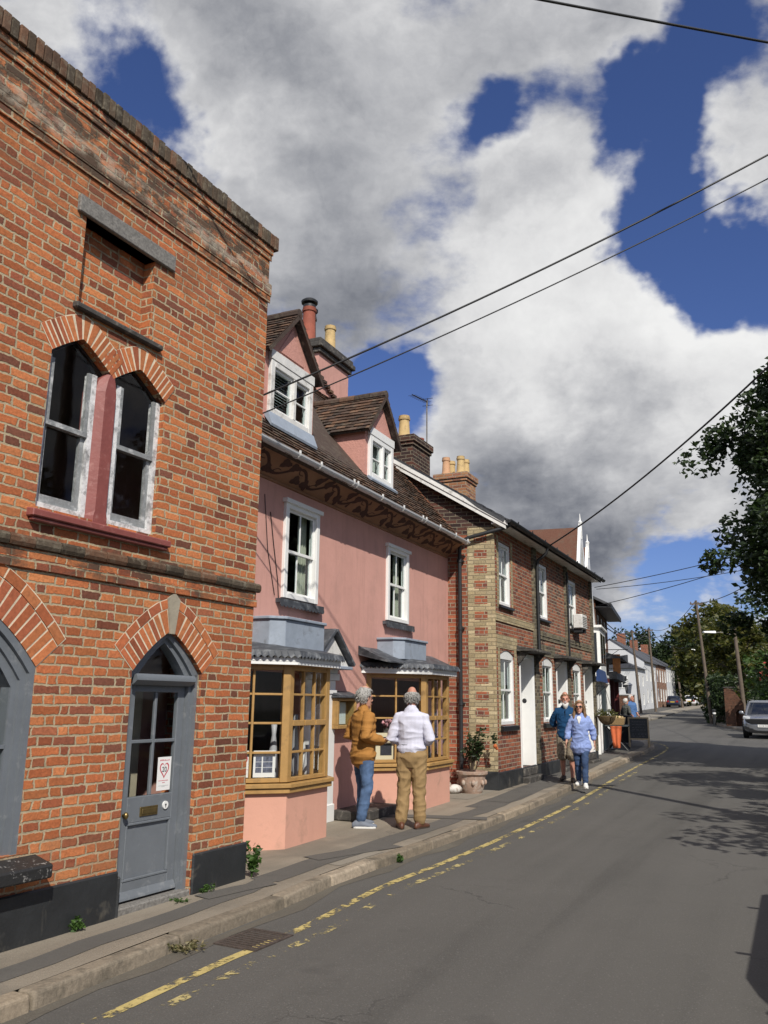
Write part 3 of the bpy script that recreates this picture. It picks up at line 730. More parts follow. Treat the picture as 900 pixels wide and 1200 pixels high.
def pot(parent, x, y, z, h, r, m, cap=None, name='chimney_pot'):
    g = MB(); g.lathe([(r * 1.12, 0), (r * 1.12, .05), (r, .08), (r * .86, h - .10), (r * 1.0, h - .09), (r * 1.04, h - .05), (r * .92, h - .04), (r * .95, h), (r * .75, h), (r * .72, h - .12)], (x, y, z), 14)
    o = g.build(name, m, parent, smooth='auto')
    if cap:
        g = MB(); g.lathe([(r * .9, h + .0), (r * .9, h + .06), (r * .5, h + .07), (r * .5, h + .10), (r * 1.15, h + .11), (r * 1.2, h + .15), (r * .9, h + .19), (r * .2, h + .20)], (x, y, z), 14); g.build('cowl', M_blackiron, o, smooth='auto')
    return o
# ------------------------------------------------------------------ brick shop
bs = FB.root('brick_shop', 'orange brick shop with gothic arched windows and a grey half glazed door', 'shop')
def arch_pts(x0, x1, zs, za, xa=None, n=7, curve=.10):
    xa = (x0 + x1) / 2 if xa is None else xa; P_ = []
    for k in range(n + 1):
        t = k / n; x = x0 + (xa - x0) * t; z = zs + (za - zs) * t; P_.append((x, z + curve * (za - zs) * 4 * t * (1 - t)))
    for k in range(1, n + 1):
        t = k / n; x = xa + (x1 - xa) * t; z = za + (zs - za) * t; P_.append((x, z + curve * (za - zs) * 4 * t * (1 - t)))
    return P_
a1 = arch_pts(-2.70, -2.09, 4.25, 4.45, -2.41, curve=.05); a2 = arch_pts(-2.075, -1.45, 4.23, 4.43, -1.77, curve=.05)
ad = arch_pts(-1.60, -.73, 1.87, 2.23, -1.165, curve=.10)
aw = arch_pts(-4.25, -2.55, 1.86, 2.32, n=10, curve=.30)
hole_w1 = [(-2.70, 3.02), (-1.45, 3.02)] + a2[::-1] + a1[::-1]
hole_d = [(-1.60, .06), (-.73, .06)] + ad[::-1]
hole_w = [(-4.25, .60), (-2.55, .60)] + aw[::-1]
hole_p = [(-2.50, 4.74), (-1.70, 4.74), (-1.70, 5.49), (-2.50, 5.49)]
g = MB()
g.wall([(-7.2, -.1), (0, -.1), (0, 6.50), (-7.2, 6.50)], [hole_w1, hole_d, hole_w, hole_p], [.11, .15, .14, .13])
g.box(-7.2, 0, .0 + 6.2, 6.3, -.1, 6.5); g.face([(0, 0, -.1), (0, 6.2, -.1), (0, 6.2, 6.5), (0, 0, 6.5)]); g.face([(-7.2, 0, -.1), (-7.2, 0, 6.5), (-7.2, 6.2, 6.5), (-7.2, 6.2, -.1)])
g.face([(-2.52, .131, 4.72), (-1.68, .131, 4.72), (-1.68, .131, 5.51), (-2.52, .131, 5.51)])      # bricked-up upper opening
wl = g.build('wall', M_brick, bs)
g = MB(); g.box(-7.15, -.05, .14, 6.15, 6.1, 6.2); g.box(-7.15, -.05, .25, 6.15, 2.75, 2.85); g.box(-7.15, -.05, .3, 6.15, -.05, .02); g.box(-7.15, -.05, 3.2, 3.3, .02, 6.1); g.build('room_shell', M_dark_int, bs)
# string courses and bands, each proud of the wall
g = MB(); g.box(-7.2, .028, -.026, -.003, 5.93, 6.075); g.box(-7.2, .022, -.018, -.003, 5.855, 5.93); g.box(-7.2, .02, -.016, -.003, 6.35, 6.42); g.box(-7.2, .03, -.028, -.003, 6.42, 6.5)
g.box(-7.2, .025, -.022, -.003, 2.55, 2.625); g.box(-7.2, .018, -.012, -.003, 2.625, 2.70)
g.box(.0, .035, -.003, 6.2, 5.93, 6.075); g.build('string_course', M_brick, bs, bevel=.008)
g = MB(); rr = random.Random(3); x = -7.2
while x < .05:     # bullnose string of single bricks
    w_ = .225 + rr.uniform(-.006, .006); x1 = min(x + w_ - .008, .05); dz = rr.uniform(-.004, .004)
    g.prism([(-.003, 2.70), (-.035, 2.705 + dz), (-.048, 2.73 + dz), (-.048, 2.765 + dz), (-.034, 2.785 + dz), (-.003, 2.79)][::-1], x, x1, 'x'); x += w_
g.build('bullnose_course', M_vouss_old, bs)
g = MB(); x = -7.2
while x < .07:     # brick-on-edge coping
    x1 = x + .068; dz = rr.uniform(-.006, .008); dy = rr.uniform(-.006, .006)
    g.box(x, x1, -.052 + dy, .26, 6.5, 6.66 + dz); x += .076
g.build('coping', M_vouss_old, bs, bevel=.006)
# first floor gothic window pair
voussoirs(a1, .20, 15, -.004, 'arch', bs); voussoirs(a2, .20, 15, -.004, 'arch', bs)
def gothic_window(x0, x1, z0, path, y, xs):
    zs = 4.222; ins = .05
    g = MB(); cx = (path[0][0] + path[-1][0]) / 2
    g.box(x0 + .002, x0 + ins, y, y + .09, z0, zs).box(x1 - ins, x1 - .002, y, y + .09, z0, zs).box(x0 + ins, x1 - ins, y, y + .09, z0, z0 + .05)
    gh = MB()
    for (a, b) in zip(path, path[1:]):
        f = lambda p: (cx + (p[0] - cx) * .93, p[1] - .022)
        gh.prism([a, b, f(b), f(a)], y + .03, y + .09)
    for e, sg in ((path[0], 1), (path[-1], -1)):      # frame carried up to the springing
        if abs(e[0] - (x0 if sg > 0 else x1)) < .02: g.prism([(e[0] + sg * .002, zs), (e[0] + sg * ins, zs), (e[0] + sg * ins, e[1] - .01), (e[0] + sg * .002, e[1] - .005)][::sg], y, y + .09)
    fr = g.build('window', M_oldwhite, bs)
    gh.build('window_head', M_blackiron, fr)
    zm = z0 + .66
    g = MB(); g.box(x0 + ins, x0 + ins + .04, y + .03, y + .065, z0 + .05, zm).box(x1 - ins - .04, x1 - ins, y + .03, y + .065, z0 + .05, zm).box(x0 + ins + .04, x1 - ins - .04, y + .03, y + .065, z0 + .05, z0 + .12)
    g.box(x0 + ins, x1 - ins, y + .0, y + .06, zm, zm + .04); g.box(x0 + ins, x0 + ins + .035, y + .005, y + .03, zm + .04, zs).box(x1 - ins - .035, x1 - ins, y + .005, y + .03, zm + .04, zs)
    g.build('sash', M_greysash, fr)
    g = MB(); g.prism([(x0 + ins, zm + .03), (x1 - ins, zm + .03)] + [(cx + (p[0] - cx) * .93, p[1] - .02) for p in path[::-1]], y + .014, y + .018); g.box(x0 + ins + .03, x1 - ins - .03, y + .046, y + .05, z0 + .11, zm + .01)
    g.build('pane', M_glass_dk, fr)
gothic_window(-2.70, -2.19, 3.02, [p for p in a1], .05, -2.09); gothic_window(-1.975, -1.45, 3.02, [p for p in a2], .05, -2.075)
g = MB()      # chamfered red mullion running up between the arch heads
def mull_sec(z, w0, w1): return [(-2.082 - w0, .2, z), (-2.082 - w0, .055, z), (-2.082 - w1, -.004, z), (-2.082 + w1, -.004, z), (-2.082 + w0, .055, z), (-2.082 + w0, .2, z)]
secs = [mull_sec(3.0, .115, .07), mull_sec(3.06, .115, .07), mull_sec(3.1, .115, .058), mull_sec(4.10, .115, .058), mull_sec(4.20, .085, .04), mull_sec(4.30, .012, .006)]
for A, B in zip(secs, secs[1:]):
    for k in range(5): g.face([A[k], A[k + 1], B[k + 1], B[k]])
g.build('mullion', M_redpaint, bs)
g = MB(); g.hexa([(-2.77, -.075, 2.93), (-1.32, -.075, 2.93), (-1.32, .12, 2.93), (-2.77, .12, 2.93), (-2.77, -.075, 2.985), (-1.32, -.075, 2.985), (-1.32, .12, 3.02), (-2.77, .12, 3.02)])
g.box(-2.75, -1.34, -.055, -.003, 2.90, 2.93); g.build('sill', M_redpaint, bs, bevel=.008)
g = MB(); g.box(-2.60, -1.47, -.035, .13, 5.49, 5.645); g.build('lintel', M_stone, bs, bevel=.008)
g = MB(); g.hexa([(-2.55, -.055, 4.665), (-1.57, -.055, 4.665), (-1.57, .125, 4.665), (-2.55, .125, 4.665), (-2.55, -.055, 4.715), (-1.57, -.055, 4.715), (-1.57, .125, 4.745), (-2.55, .125, 4.745)]); g.build('ledge', M_darkstone, bs, bevel=.01)
# door arch, keystone and shop window arch
def outer(path, th, k=40):
    res = []
    for i, p in enumerate(path):
        a = Vector(path[max(i - 1, 0)]); b = Vector(path[min(i + 1, len(path) - 1)]); d_ = (b - a).normalized(); res.append((p[0] - d_.y * th, p[1] + d_.x * th))
    return res
voussoirs(ad, .20, 19, -.004, 'arch', bs); voussoirs(outer(ad, .212), .075, 10, -.005, 'arch_hood', bs)
voussoirs(aw, .23, 27, -.004, 'arch', bs); voussoirs(outer(aw, .242), .08, 14, -.005, 'arch_hood', bs)
g = MB(); g.prism([(-1.195, 2.20), (-1.135, 2.20), (-1.09, 2.50), (-1.165, 2.56), (-1.25, 2.50)], -.016, .03); g.build('keystone', mat('pale_keystone', (.33, .29, .22), .9, var=.2, bump=.5), bs)
# plinth
g = MB(); g.box(-7.2, -1.60, -.03, -.003, -.1, .345); g.box(-.73, .035, -.03, -.003, -.1, .345); g.box(.003, .035, -.003, 1.2, -.1, .345); g.box(-1.60, -1.57, -.03, .1, -.1, .3)
g.build('plinth', M_plinth, bs, bevel=.012)
# shop window with rounded grey frame
g = MB(); y = .06
for off, wd_, yy in ((0, .045, -.0), (.045, .05, .03), (.095, .05, .055)):
    ins = lambda p, o: (-3.40 + (p[0] + 3.40) * (1 - o / .85), p[1] - o)
    hp = lambda o: [(-4.25 + o, .60)] + [ins(p, o) for p in aw] + [(-2.55 - o, .60)]
    A, B = hp(off), hp(off + wd_)
    for a, b, c, d_ in zip(A, A[1:], B[1:], B): g.prism([a, b, c, d_], y + yy - .045, y + yy + .06)
g.box(-4.10, -2.69, .045, .12, .60, .70)
sw = g.build('shop_window', M_greydoor, bs, smooth='auto'); sw.location.y = -.012
g = MB(); g.box(-4.10, -2.69, .07, .10, 1.30, 1.325); g.box(-3.41, -3.385, .07, .10, .70, 2.2); g.build('glazing_bar', M_greydoor, sw)
g = MB(); g.prism([(-4.10, .69), (-2.70, .69)] + [(-3.40 + (p[0] + 3.40) * .83, p[1] - .13) for p in aw[::-1]], .084, .088); g.build('pane', M_glass_dk, sw)
g = MB(); g.hexa([(-4.4, -.17, .44), (-2.38, -.17, .44), (-2.38, .1, .44), (-4.4, .1, .44), (-4.4, -.17, .53), (-2.38, -.17, .53), (-2.38, .1, .60), (-4.4, .1, .60)]); g.build('sill', M_chip, sw, bevel=.012)
g = MB()
for k in range(60):
    x = random.uniform(-2.75, -2.6); g.ball((x, .04 + random.uniform(-.03, .03), .62 + random.uniform(0, .035)), random.uniform(.006, .014), 5, 4)
# door: frame, transom, leaf with four panes
g = MB()
for x0, x1, yy in ((-1.60, -1.555, .03), (-.775, -.73, .03), (-1.555, -1.515, .06), (-.815, -.775, .06)): g.box(x0 + .001, x1 - .001, yy, yy + .1, .06, 1.86)
for k, (o0, o1, yy) in enumerate(((.0, .05, .03), (.05, .09, .06))):
    ins = lambda p, o: (-1.165 + (p[0] + 1.165) * (1 - o / .435), p[1] - o * 1.15)
    for a, b in zip(ad, ad[1:]): g.prism([ins(a, o0), ins(b, o0), ins(b, o1), ins(a, o1)], yy, yy + .1)
g.box(-1.515, -.815, .04, .14, 1.80, 1.855); g.prism([(.005, 1.785), (.04, 1.76), (.04, 1.84), (.005, 1.85), (-.01, 1.83), (-.01, 1.80)], -1.53, -.80, 'x')
df = g.build('door_frame', M_greydoor, bs, smooth='auto')
g = MB(); g.prism([(-1.52, 1.85), (-.81, 1.85)] + [(-1.165 + (p[0] + 1.165) * .80, p[1] - .10) for p in ad[::-1]], .115, .119); g.build('pane', M_glass_dk, df)
g = MB(); yd = .095; dx0, dx1 = -1.512, -.818
g.box(dx0, dx0 + .085, yd, yd + .045, .075, 1.795).box(dx1 - .085, dx1, yd, yd + .045, .075, 1.795)
g.box(dx0 + .085, dx1 - .085, yd, yd + .045, 1.705, 1.795).box(dx0 + .085, dx1 - .085, yd, yd + .045, .66, .86).box(dx0 + .085, dx1 - .085, yd, yd + .045, .075, .215)
g.box(dx0 + .085, dx1 - .085, yd + .018, yd + .035, .215, .66)
xm = (dx0 + dx1) / 2
g.box(xm - .014, xm + .014, yd + .006, yd + .036, .86, 1.705)
for a, b in ((dx0 + .085, xm - .014), (xm + .014, dx1 - .085)): g.box(a, b, yd + .006, yd + .036, 1.285, 1.313)
for z0_, z1_, x0_, x1_ in ((.215, .235, dx0 + .085, dx1 - .085), (.64, .66, dx0 + .085, dx1 - .085), (.235, .64, dx0 + .085, dx0 + .105), (.235, .64, dx1 - .105, dx1 - .085)): g.box(x0_, x1_, yd - .006, yd + .018, z0_, z1_)
g.hexa([(dx0, yd - .035, .08), (dx1, yd - .035, .08), (dx1, yd - .002, .08), (dx0, yd - .002, .08), (dx0, yd - .03, .10), (dx1, yd - .03, .10), (dx1, yd - .002, .15), (dx0, yd - .002, .15)])
dr = g.build('door', M_greydoor, bs, bevel=.004)
for o_ in (df, dr): o_.location.y = .012
g = MB(); g.box(dx0 + .08, dx1 - .08, yd + .019, yd + .023, .855, 1.71); g.build('pane', M_glass_dk, dr)
g = MB(); g.box(-1.285, -1.075, yd - .010, yd - .001, .70, .775); g.box(-1.265, -1.095, yd - .016, yd - .010, .717, .758); g.build('letter_box', M_brass, dr, bevel=.003)
g = MB(); g.prism([(-.985 + .033 * math.cos(k * math.pi / 8), .765 + .033 * math.sin(k * math.pi / 8)) for k in range(16)][::-1], yd - .012, yd - .001); lk = g.build('door_lock', M_white, dr)
g = MB(); g.prism([(-.985 + .009 * math.cos(k * math.pi / 5), .768 + .009 * math.sin(k * math.pi / 5)) for k in range(10)][::-1], yd - .014, yd - .0125); g.box(-.988, -.982, yd - .014, yd - .0125, .745, .765); g.build('keyhole', M_black, dr)
g = MB(); g.ball((-1.475, yd - .04, .73), (.022, .022, .028)); g.tube([(-1.475, yd - .03, .73), (-1.475, yd, .73)], .01); g.build('door_knob', M_brass, dr, smooth=True)
g = MB(); g.box(-1.60, -.73, -.015, .24, .0, .062); g.build('door_step', M_stone, bs, bevel=.01)
# lit panelled partition inside the shop door
g = MB(); g.box(-1.42, -.80, .62, .64, .02, 1.75)
for k in range(5): g.box(-1.40 + k * .12, -1.385 + k * .12, .61, .62, .02, 1.75)
g.build('partition', mat('cream_partition', (.42, .37, .27), .8, var=.1), bs)

def heart(cx, cz, sc, y, wdt, mtx=None):
    outl = []
    for k in range(40):
        t = 2 * math.pi * k / 40; x = 16 * math.sin(t) ** 3 / 17; z = (13 * math.cos(t) - 5 * math.cos(2 * t) - 2 * math.cos(3 * t) - math.cos(4 * t)) / 15
        outl.append((cx + x * sc, cz + z * sc * 1.12))
    inn = [(cx + (p[0] - cx) * (1 - wdt), cz + (p[1] - cz) * (1 - wdt) + .002) for p in outl]; g = MB()
    for k in range(40):
        a, b, c, d_ = outl[k], outl[(k + 1) % 40], inn[(k + 1) % 40], inn[k]
        g.face([(a[0], y, a[1]), (b[0], y, b[1]), (c[0], y, c[1]), (d_[0], y, d_[1])])
    return g
TXT = Matrix.Rotation(R(90), 4, 'X')
def poster20(root, w_, h_):
    g = MB(); g.box(-w_ / 2, w_ / 2, 0, .002, 0, h_); g.build('sheet', M_paper, root)
    heart(0, h_ * .62, w_ * .37, -.0015, .2).build('heart', M_red_ink, root)
    text_part('number', '20', w_ * .36, M_black_ink, root, Matrix.Translation((0, -.002, h_ * .62)) @ TXT, .0004)
    g = MB(); rr = random.Random(5)
    x = -w_ * .36
    while x < w_ * .36: ww = rr.uniform(.006, .016); g.box(x, min(x + ww, w_ * .37), -.0012, -.0004, h_ * .885, h_ * .885 + rr.uniform(.006, .012)); x += ww + .003
    x = -w_ * .38
    while x < w_ * .36: ww = rr.uniform(.008, .016); g.box(x, min(x + ww, w_ * .37), -.0012, -.0004, h_ * .28, h_ * .305); x += ww + .004
    g.box(-w_ * .1, w_ * .1, -.0012, -.0004, h_ * .22, h_ * .24); g.build('print', M_pink_ink, root)
    g = MB(); g.box(-w_ * .4, w_ * .38, -.0012, -.0004, h_ * .135, h_ * .145); g.box(-w_ * .15, w_ * .1, -.0012, -.0004, h_ * .105, h_ * .115); g.build('small_print', M_grey_ink, root)
pr = FB.root('poster', 'white poster with a red heart and 20 behind the grey door glass', 'poster', -1.005, yd + .012 + .013, .885)
poster20(pr, .165, .275)
# ------------------------------------------------------------------ pink house
ph = FP.root('pink_house', 'pink rendered house with two canted bay windows, dormers and a brown tiled roof', 'house')
RS, RZ0 = 1.16, 4.72
def roofz(y): return RZ0 + RS * (y + .35)
X0, X1, XR = -4.2, 4.62, 4.22
hw1 = [(-1.62, 2.94), (-.72, 2.94), (-.72, 4.22), (-1.62, 4.22)]; hw2 = [(1.58, 2.94), (2.45, 2.94), (2.45, 4.18), (1.58, 4.18)]
hdr = [(-.97, .06), (-.33, .06), (-.33, 1.92), (-.97, 1.92)]
hb1 = [(-2.80, .7), (-1.05, .7), (-1.05, 2.0), (-2.80, 2.0)]; hb2 = [(1.0, .7), (3.25, .7), (3.25, 2.0), (1.0, 2.0)]
g = MB(); g.wall([(X0, -.1), (X1, -.1), (X1, 4.75), (X0, 4.75)], [hw1, hw2, hdr, hb1, hb2], .10)
for x in (X0, XR): g.prism([(0.003, -.1), (5.3, -.1), (5.3, 4.7), (2.65, roofz(2.65) - .1), (0.003, roofz(0) - .12)], x - .05, x, 'x')
g.box(X0, X1, 5.25, 5.35, -.1, 4.7); g.build('wall', M_pink, ph)
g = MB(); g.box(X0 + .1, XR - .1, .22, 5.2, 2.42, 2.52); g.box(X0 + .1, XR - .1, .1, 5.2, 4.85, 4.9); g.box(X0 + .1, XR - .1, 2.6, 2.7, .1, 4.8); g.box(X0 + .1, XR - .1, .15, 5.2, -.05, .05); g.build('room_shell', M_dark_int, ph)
# roof: deck and tiles
g = MB(); slope_deck(g, [(X0, -.40, roofz(-.40)), (XR, -.40, roofz(-.40)), (XR, 2.65, roofz(2.65)), (X0, 2.65, roofz(2.65))], .06)
zr = roofz(2.65); slope_deck(g, [(XR, 5.7, roofz(-.4)), (X0, 5.7, roofz(-.4)), (X0, 2.65, zr), (XR, 2.65, zr)], .06)
rf = g.build('roof', M_tile, ph)
Vn = Vector((0, 1, RS)).normalized()
tile_slope('roof_tiles', M_tile, rf, (X0, -.44, roofz(-.44)), (1, 0, 0), Vn, XR - X0, (2.65 + .44) * math.sqrt(1 + RS * RS), gauge=.10, wid=.165, thick=.016, seed=2, sag=.06, jit=.014)
g = MB(); x = X0
while x < XR: g.tube([(x, 2.65, zr - .01), (x + .29, 2.65, zr - .01 + random.uniform(-.006, .006))], .10, 10); x += .30
g.build('ridge_tiles', M_tile, rf)
g = MB(); n = 34     # rust brown verge tiles on the right edge
for k in range(n):
    y = -.42 + (2.65 + .42) * k / n; y1 = y + .105; r_ = random.uniform(-.006, .006)
    g.hexa([(XR - .06, y, roofz(y) + .0), (XR + .05, y, roofz(y) + .0), (XR + .05, y1, roofz(y1) - .005), (XR - .06, y1, roofz(y1) - .005), (XR - .06, y, roofz(y) + .05 + r_), (XR + .05, y, roofz(y) + .05 + r_), (XR + .05, y1, roofz(y1) + .03), (XR - .06, y1, roofz(y1) + .03)])
g.build('verge_tiles', M_tile_red, rf)
# gutter with brackets
def gutter(parent, x0, x1, y, z, m, r=.058, br=(), mbr=None):
    g = MB(); n = 8; pr = [(y - r * math.sin(math.pi * k / n - math.pi / 2) * -1, z - r * math.cos(math.pi * k / n - math.pi / 2)) for k in range(n + 1)]
    pr2 = [(y + (p[0] - y) * .86, z + (p[1] - z) * .86) for p in pr]
    for A in (pr, pr2):
        for a, b in zip(A, A[1:]): g.face([(x0, *a), (x1, *a), (x1, *b), (x0, *b)])
    for k in (0, n): g.face([(x0, *pr[k]), (x1, *pr[k]), (x1, *pr2[k]), (x0, *pr2[k])])
    for xx in (x0, x1): g.face([(xx, *p) for p in pr])
    o = g.build('gutter', m, parent, smooth='auto')
    if br:
        for xb in br:
            g = MB()
            q = [(y + (p[0] - y) * 1.09, z + (p[1] - z) * 1.09) for p in pr]
            for a, b in zip(q, q[1:]): g.hexa([(xb - .015, *a), (xb + .015, *a), (xb + .015, *b), (xb - .015, *b), (xb - .015, a[0], a[1] - .005), (xb + .015, a[0], a[1] - .005), (xb + .015, b[0], b[1] - .005), (xb - .015, b[0], b[1] - .005)])
            g.box(xb - .014, xb + .014, y - r * 1.1, y - r * .8, z - .004, z + .035); g.build('gutter_bracket', mbr or m, o)
    return o
gt = gutter(ph, X0, XR + .1, -.46, 4.68, M_plastic_w, .056, (-2.1, -1.55, -.6, -.48, .35, 1.15, 1.95, 2.1, 2.75, 3.55, 4.2), M_white)
# painted cove with a scrolling vine
def cove(x, t, o=0.): return Vector((x, -.012 - .34 * t - .7 * o, 4.43 + .235 * t - .03 * math.sin(math.pi * t) * 0 - .7 * o))
g = MB(); n = 24
for k in range(n):
    xa, xb = X0 + (4.4 - X0) * k / n, X0 + (4.4 - X0) * (k + 1) / n
    g.face([cove(xa, 0), cove(xb, 0), cove(xb, 1), cove(xa, 1)])
g.box(X0, 4.4, -.36, .02, 4.66, 4.69); g.prism([(-.003, 4.40), (-.03, 4.41), (-.03, 4.43), (-.003, 4.44)][::-1], X0, 4.4, 'x')
cv = g.build('cove', M_cove, ph)
g = MB(); rr = random.Random(8)
def stroke(pts, w0, w1):
    for k in range(len(pts) - 1):
        a, b = Vector(pts[k]), Vector(pts[k + 1]); d_ = (b - a); d_ = d_.normalized() if d_.length else Vector((1, 0)); nrm = Vector((-d_.y, d_.x))
        wa = (w0 + (w1 - w0) * k / len(pts)); wb = (w0 + (w1 - w0) * (k + 1) / len(pts))
        q = [a - nrm * wa, b - nrm * wb, b + nrm * wb, a + nrm * wa]
        g.face([cove(p.x, max(.03, min(.97, p.y / .41)), .003) for p in q])
def leafy(x, v, ang, L, W):
    P_ = []
    for k in range(12):
        t = 2 * math.pi * k / 12; r_ = 1 + .28 * math.cos(3 * t); P_.append((x + (math.cos(t) * L * math.cos(ang) - math.sin(t) * W * math.sin(ang)) * r_ * .7, v + (math.cos(t) * L * math.sin(ang) + math.sin(t) * W * math.cos(ang)) * r_ * .7))
    g.face([cove(p[0], max(.03, min(.97, p[1] / .41)), .0045) for p in P_])
px_, k = X0, 0
stroke([(X0 + i * .03, .205 + .11 * math.sin((X0 + i * .03) * 2 * math.pi / .92)) for i in range(int((4.35 - X0) / .03))], .022, .022)
x = X0
while x < 4.2:
    up = math.sin(x * 2 * math.pi / .92); v = .205 + .11 * up
    sgn = -1 if up > 0 else 1
    stroke([(x + .02 * i, v + sgn * (.012 * i) + sgn * .03 * math.sin(i * .5)) for i in range(9)], .010, .005)
    leafy(x + .12, .205 - sgn * -.085 + rr.uniform(-.02, .02), rr.uniform(-.6, .6) + (.5 if sgn > 0 else -.5), .15, .10)
    if rr.random() < .6: leafy(x + .02, .205 - sgn * .10, rr.uniform(0, 3), .06, .04)
    x += .23
g.build('vine_painting', M_vine, cv)
# first floor sashes on scalloped lead aprons
def lead_apron(parent, x0, x1, z):
    g = MB(); n = int((x1 - x0) / .085)
    g.box(x0, x1, -.075, -.003, z, z + .05)
    for k in range(n):
        a, b = x0 + (x1 - x0) * k / n, x0 + (x1 - x0) * (k + 1) / n; c = (a + b) / 2
        g.prism([(a, z), (b, z), (b, z - .03), (c + .02, z - .052), (c - .02, z - .052), (a, z - .03)][::-1], -.08, -.072)
    return g.build('lead_apron', M_lead, parent)
w1 = sash(ph, -1.62, -.72, 2.94, 4.22, .0, cols=2, fy=.045, fw=.085); lead_apron(w1, -1.74, -.60, 2.87)
w2 = sash(ph, 1.58, 2.45, 2.94, 4.18, .0, cols=2, fy=.045, fw=.08); lead_apron(w2, 1.47, 2.62, 2.87)
g = MB(); g.box(-1.66, -.68, -.075, -.003, 4.20, 4.255); g.build('window_head', M_white, w1); g = MB(); g.box(1.54, 2.49, -.07, -.003, 4.16, 4.21); g.build('window_head', M_white, w2)
# dormers
def dormer(x0, x1, ze, za, wx0, wx1, wz0, wz1, blind, seed):
    yf = .10; xc = (x0 + x1) / 2; yb = lambda z: (z - RZ0) / RS - .35
    g = MB()
    g.wall([(x0, roofz(yf) - .1), (x1, roofz(yf) - .1), (x1, ze), (xc, za - .06), (x0, ze)], [[(wx0, wz0), (wx1, wz0), (wx1, wz1), (wx0, wz1)]], .08, yf)
    for xx in (x0, x1):
        g.face([(xx, yf, roofz(yf) - .1), (xx, yf, ze), (xx, yb(ze) + .05, ze), (xx, yb(ze) + .05, ze - .1)])
    d_ = g.build('dormer', M_pargeting, ph)
    g = MB(); a = .16; g.prism([(xc - .34, ze + .08), (xc + .34, ze + .08), (xc, ze + (za - ze) * .72)], yf - .015, yf - .002); g.build('plaster_panel', M_pargeting, d_, bevel=.008)
    ov = .10; zl = ze - .05; hx = (x1 - x0) / 2 + ov
    for sgn in (-1, 1):
        V = Vector((-sgn * hx, 0, za - zl)).normalized(); L = math.hypot(hx, za - zl); xe = xc + sgn * hx
        yB, yF = yb(za) + .1, yf - .12
        O = Vector((xe, yB if sgn < 0 else yF, zl)); U = Vector((0, -1 if sgn < 0 else 1, 0))
        def clip(u, v, O=O, U=U, V=V): p = O + U * u + V * v; return p.z > roofz(p.y) - .03
        tile_slope('dormer_tiles', M_tile, d_, O, U, V, yB - yF, L, gauge=.095, wid=.165, thick=.013, seed=seed + sgn, clip=clip)
        g = MB(); y1a, y1b = yb(zl) + .05, yb(za) + .05
        c = [(xe, yF + .02, zl), (xe, y1a, zl), (xc, y1b, za), (xc, yF + .02, za)]
        if sgn < 0: c = [c[3], c[2], c[1], c[0]]
        slope_deck(g, c if sgn > 0 else c, .035); g.build('dormer_deck', M_darkstone, d_)
        g = MB(); nn = Vector((sgn * (za - zl), 0, hx)).normalized()
        p, q = Vector((xe, yF, zl)), Vector((xc, yF, za)); dn = -nn * .055
        g.hexa([p + dn, q + dn, q + dn + Vector((0, .025, 0)), p + dn + Vector((0, .025, 0)), p, q, q + Vector((0, .025, 0)), p + Vector((0, .025, 0))]); g.build('barge_board', M_tile, d_)
    g = MB(); y = yf - .12
    while y < yb(za): g.tube([(xc, y, za + .005), (xc, y + .29, za + .005 + random.uniform(-.005, .005))], .075, 9); y += .3
    g.build('dormer_ridge', M_tile, d_)
    # two-light casement
    g = MB(); t = .085; y = yf - .05; xm = wx0 + (wx1 - wx0) * .56
    g.box(wx0 - .01, wx0 + t, y, yf + .07, wz0, wz1).box(wx1 - t, wx1 + .01, y, yf + .07, wz0, wz1).box(wx0 + t, wx1 - t, y, yf + .07, wz0, wz0 + t).box(wx0 + t, wx1 - t, y, yf + .07, wz1 - t, wz1).box(xm - .035, xm + .035, y, yf + .07, wz0 + t, wz1 - t)
    g.box(wx0 - .03, wx1 + .03, y - .01, yf - .003, wz1, wz1 + .14)
    f = g.build('window', M_white_dirty if blind else M_white, d_, bevel=.006)
    for a, b in ((wx0 + t, xm - .035), (xm + .035, wx1 - t)):
        g = MB(); s_ = .035
        g.box(a, a + s_, yf - .02, yf + .03, wz0 + t, wz1 - t).box(b - s_, b, yf - .02, yf + .03, wz0 + t, wz1 - t).box(a + s_, b - s_, yf - .02, yf + .03, wz0 + t, wz0 + t + s_).box(a + s_, b - s_, yf - .02, yf + .03, wz1 - t - s_, wz1 - t)
        zz = (wz0 + wz1) / 2; g.box(a + s_, b - s_, yf - .01, yf + .02, zz - .011, zz + .011); g.build('sash', M_white, f, bevel=.003)
        g = MB(); g.box(a + s_, b - s_, yf + .004, yf + .008, wz0 + t + s_, wz1 - t - s_); g.build('pane', M_glass, f)
    g = MB()
    if blind:
        z = wz0 + .1
        while z < wz1 - .1: g.hexa([(wx0 + .1, yf + .10, z), (xm, yf + .10, z), (xm, yf + .14, z + .02), (wx0 + .1, yf + .14, z + .02), (wx0 + .1, yf + .10, z + .004), (xm, yf + .10, z + .004), (xm, yf + .14, z + .024), (wx0 + .1, yf + .14, z + .024)]); z += .042
        g.build('blind', M_oldwhite, f)
    else:
        for k in range(12): a = wx0 + .1 + (wx1 - wx0 - .4) * k / 12; g.face([(a, yf + .12 + .02 * (k % 2), wz0), (a + .055, yf + .12 + .02 * ((k + 1) % 2), wz0), (a + .055, yf + .12 + .02 * ((k + 1) % 2), wz1), (a, yf + .12 + .02 * (k % 2), wz1)])
        g.build('curtain', M_curtain, f)
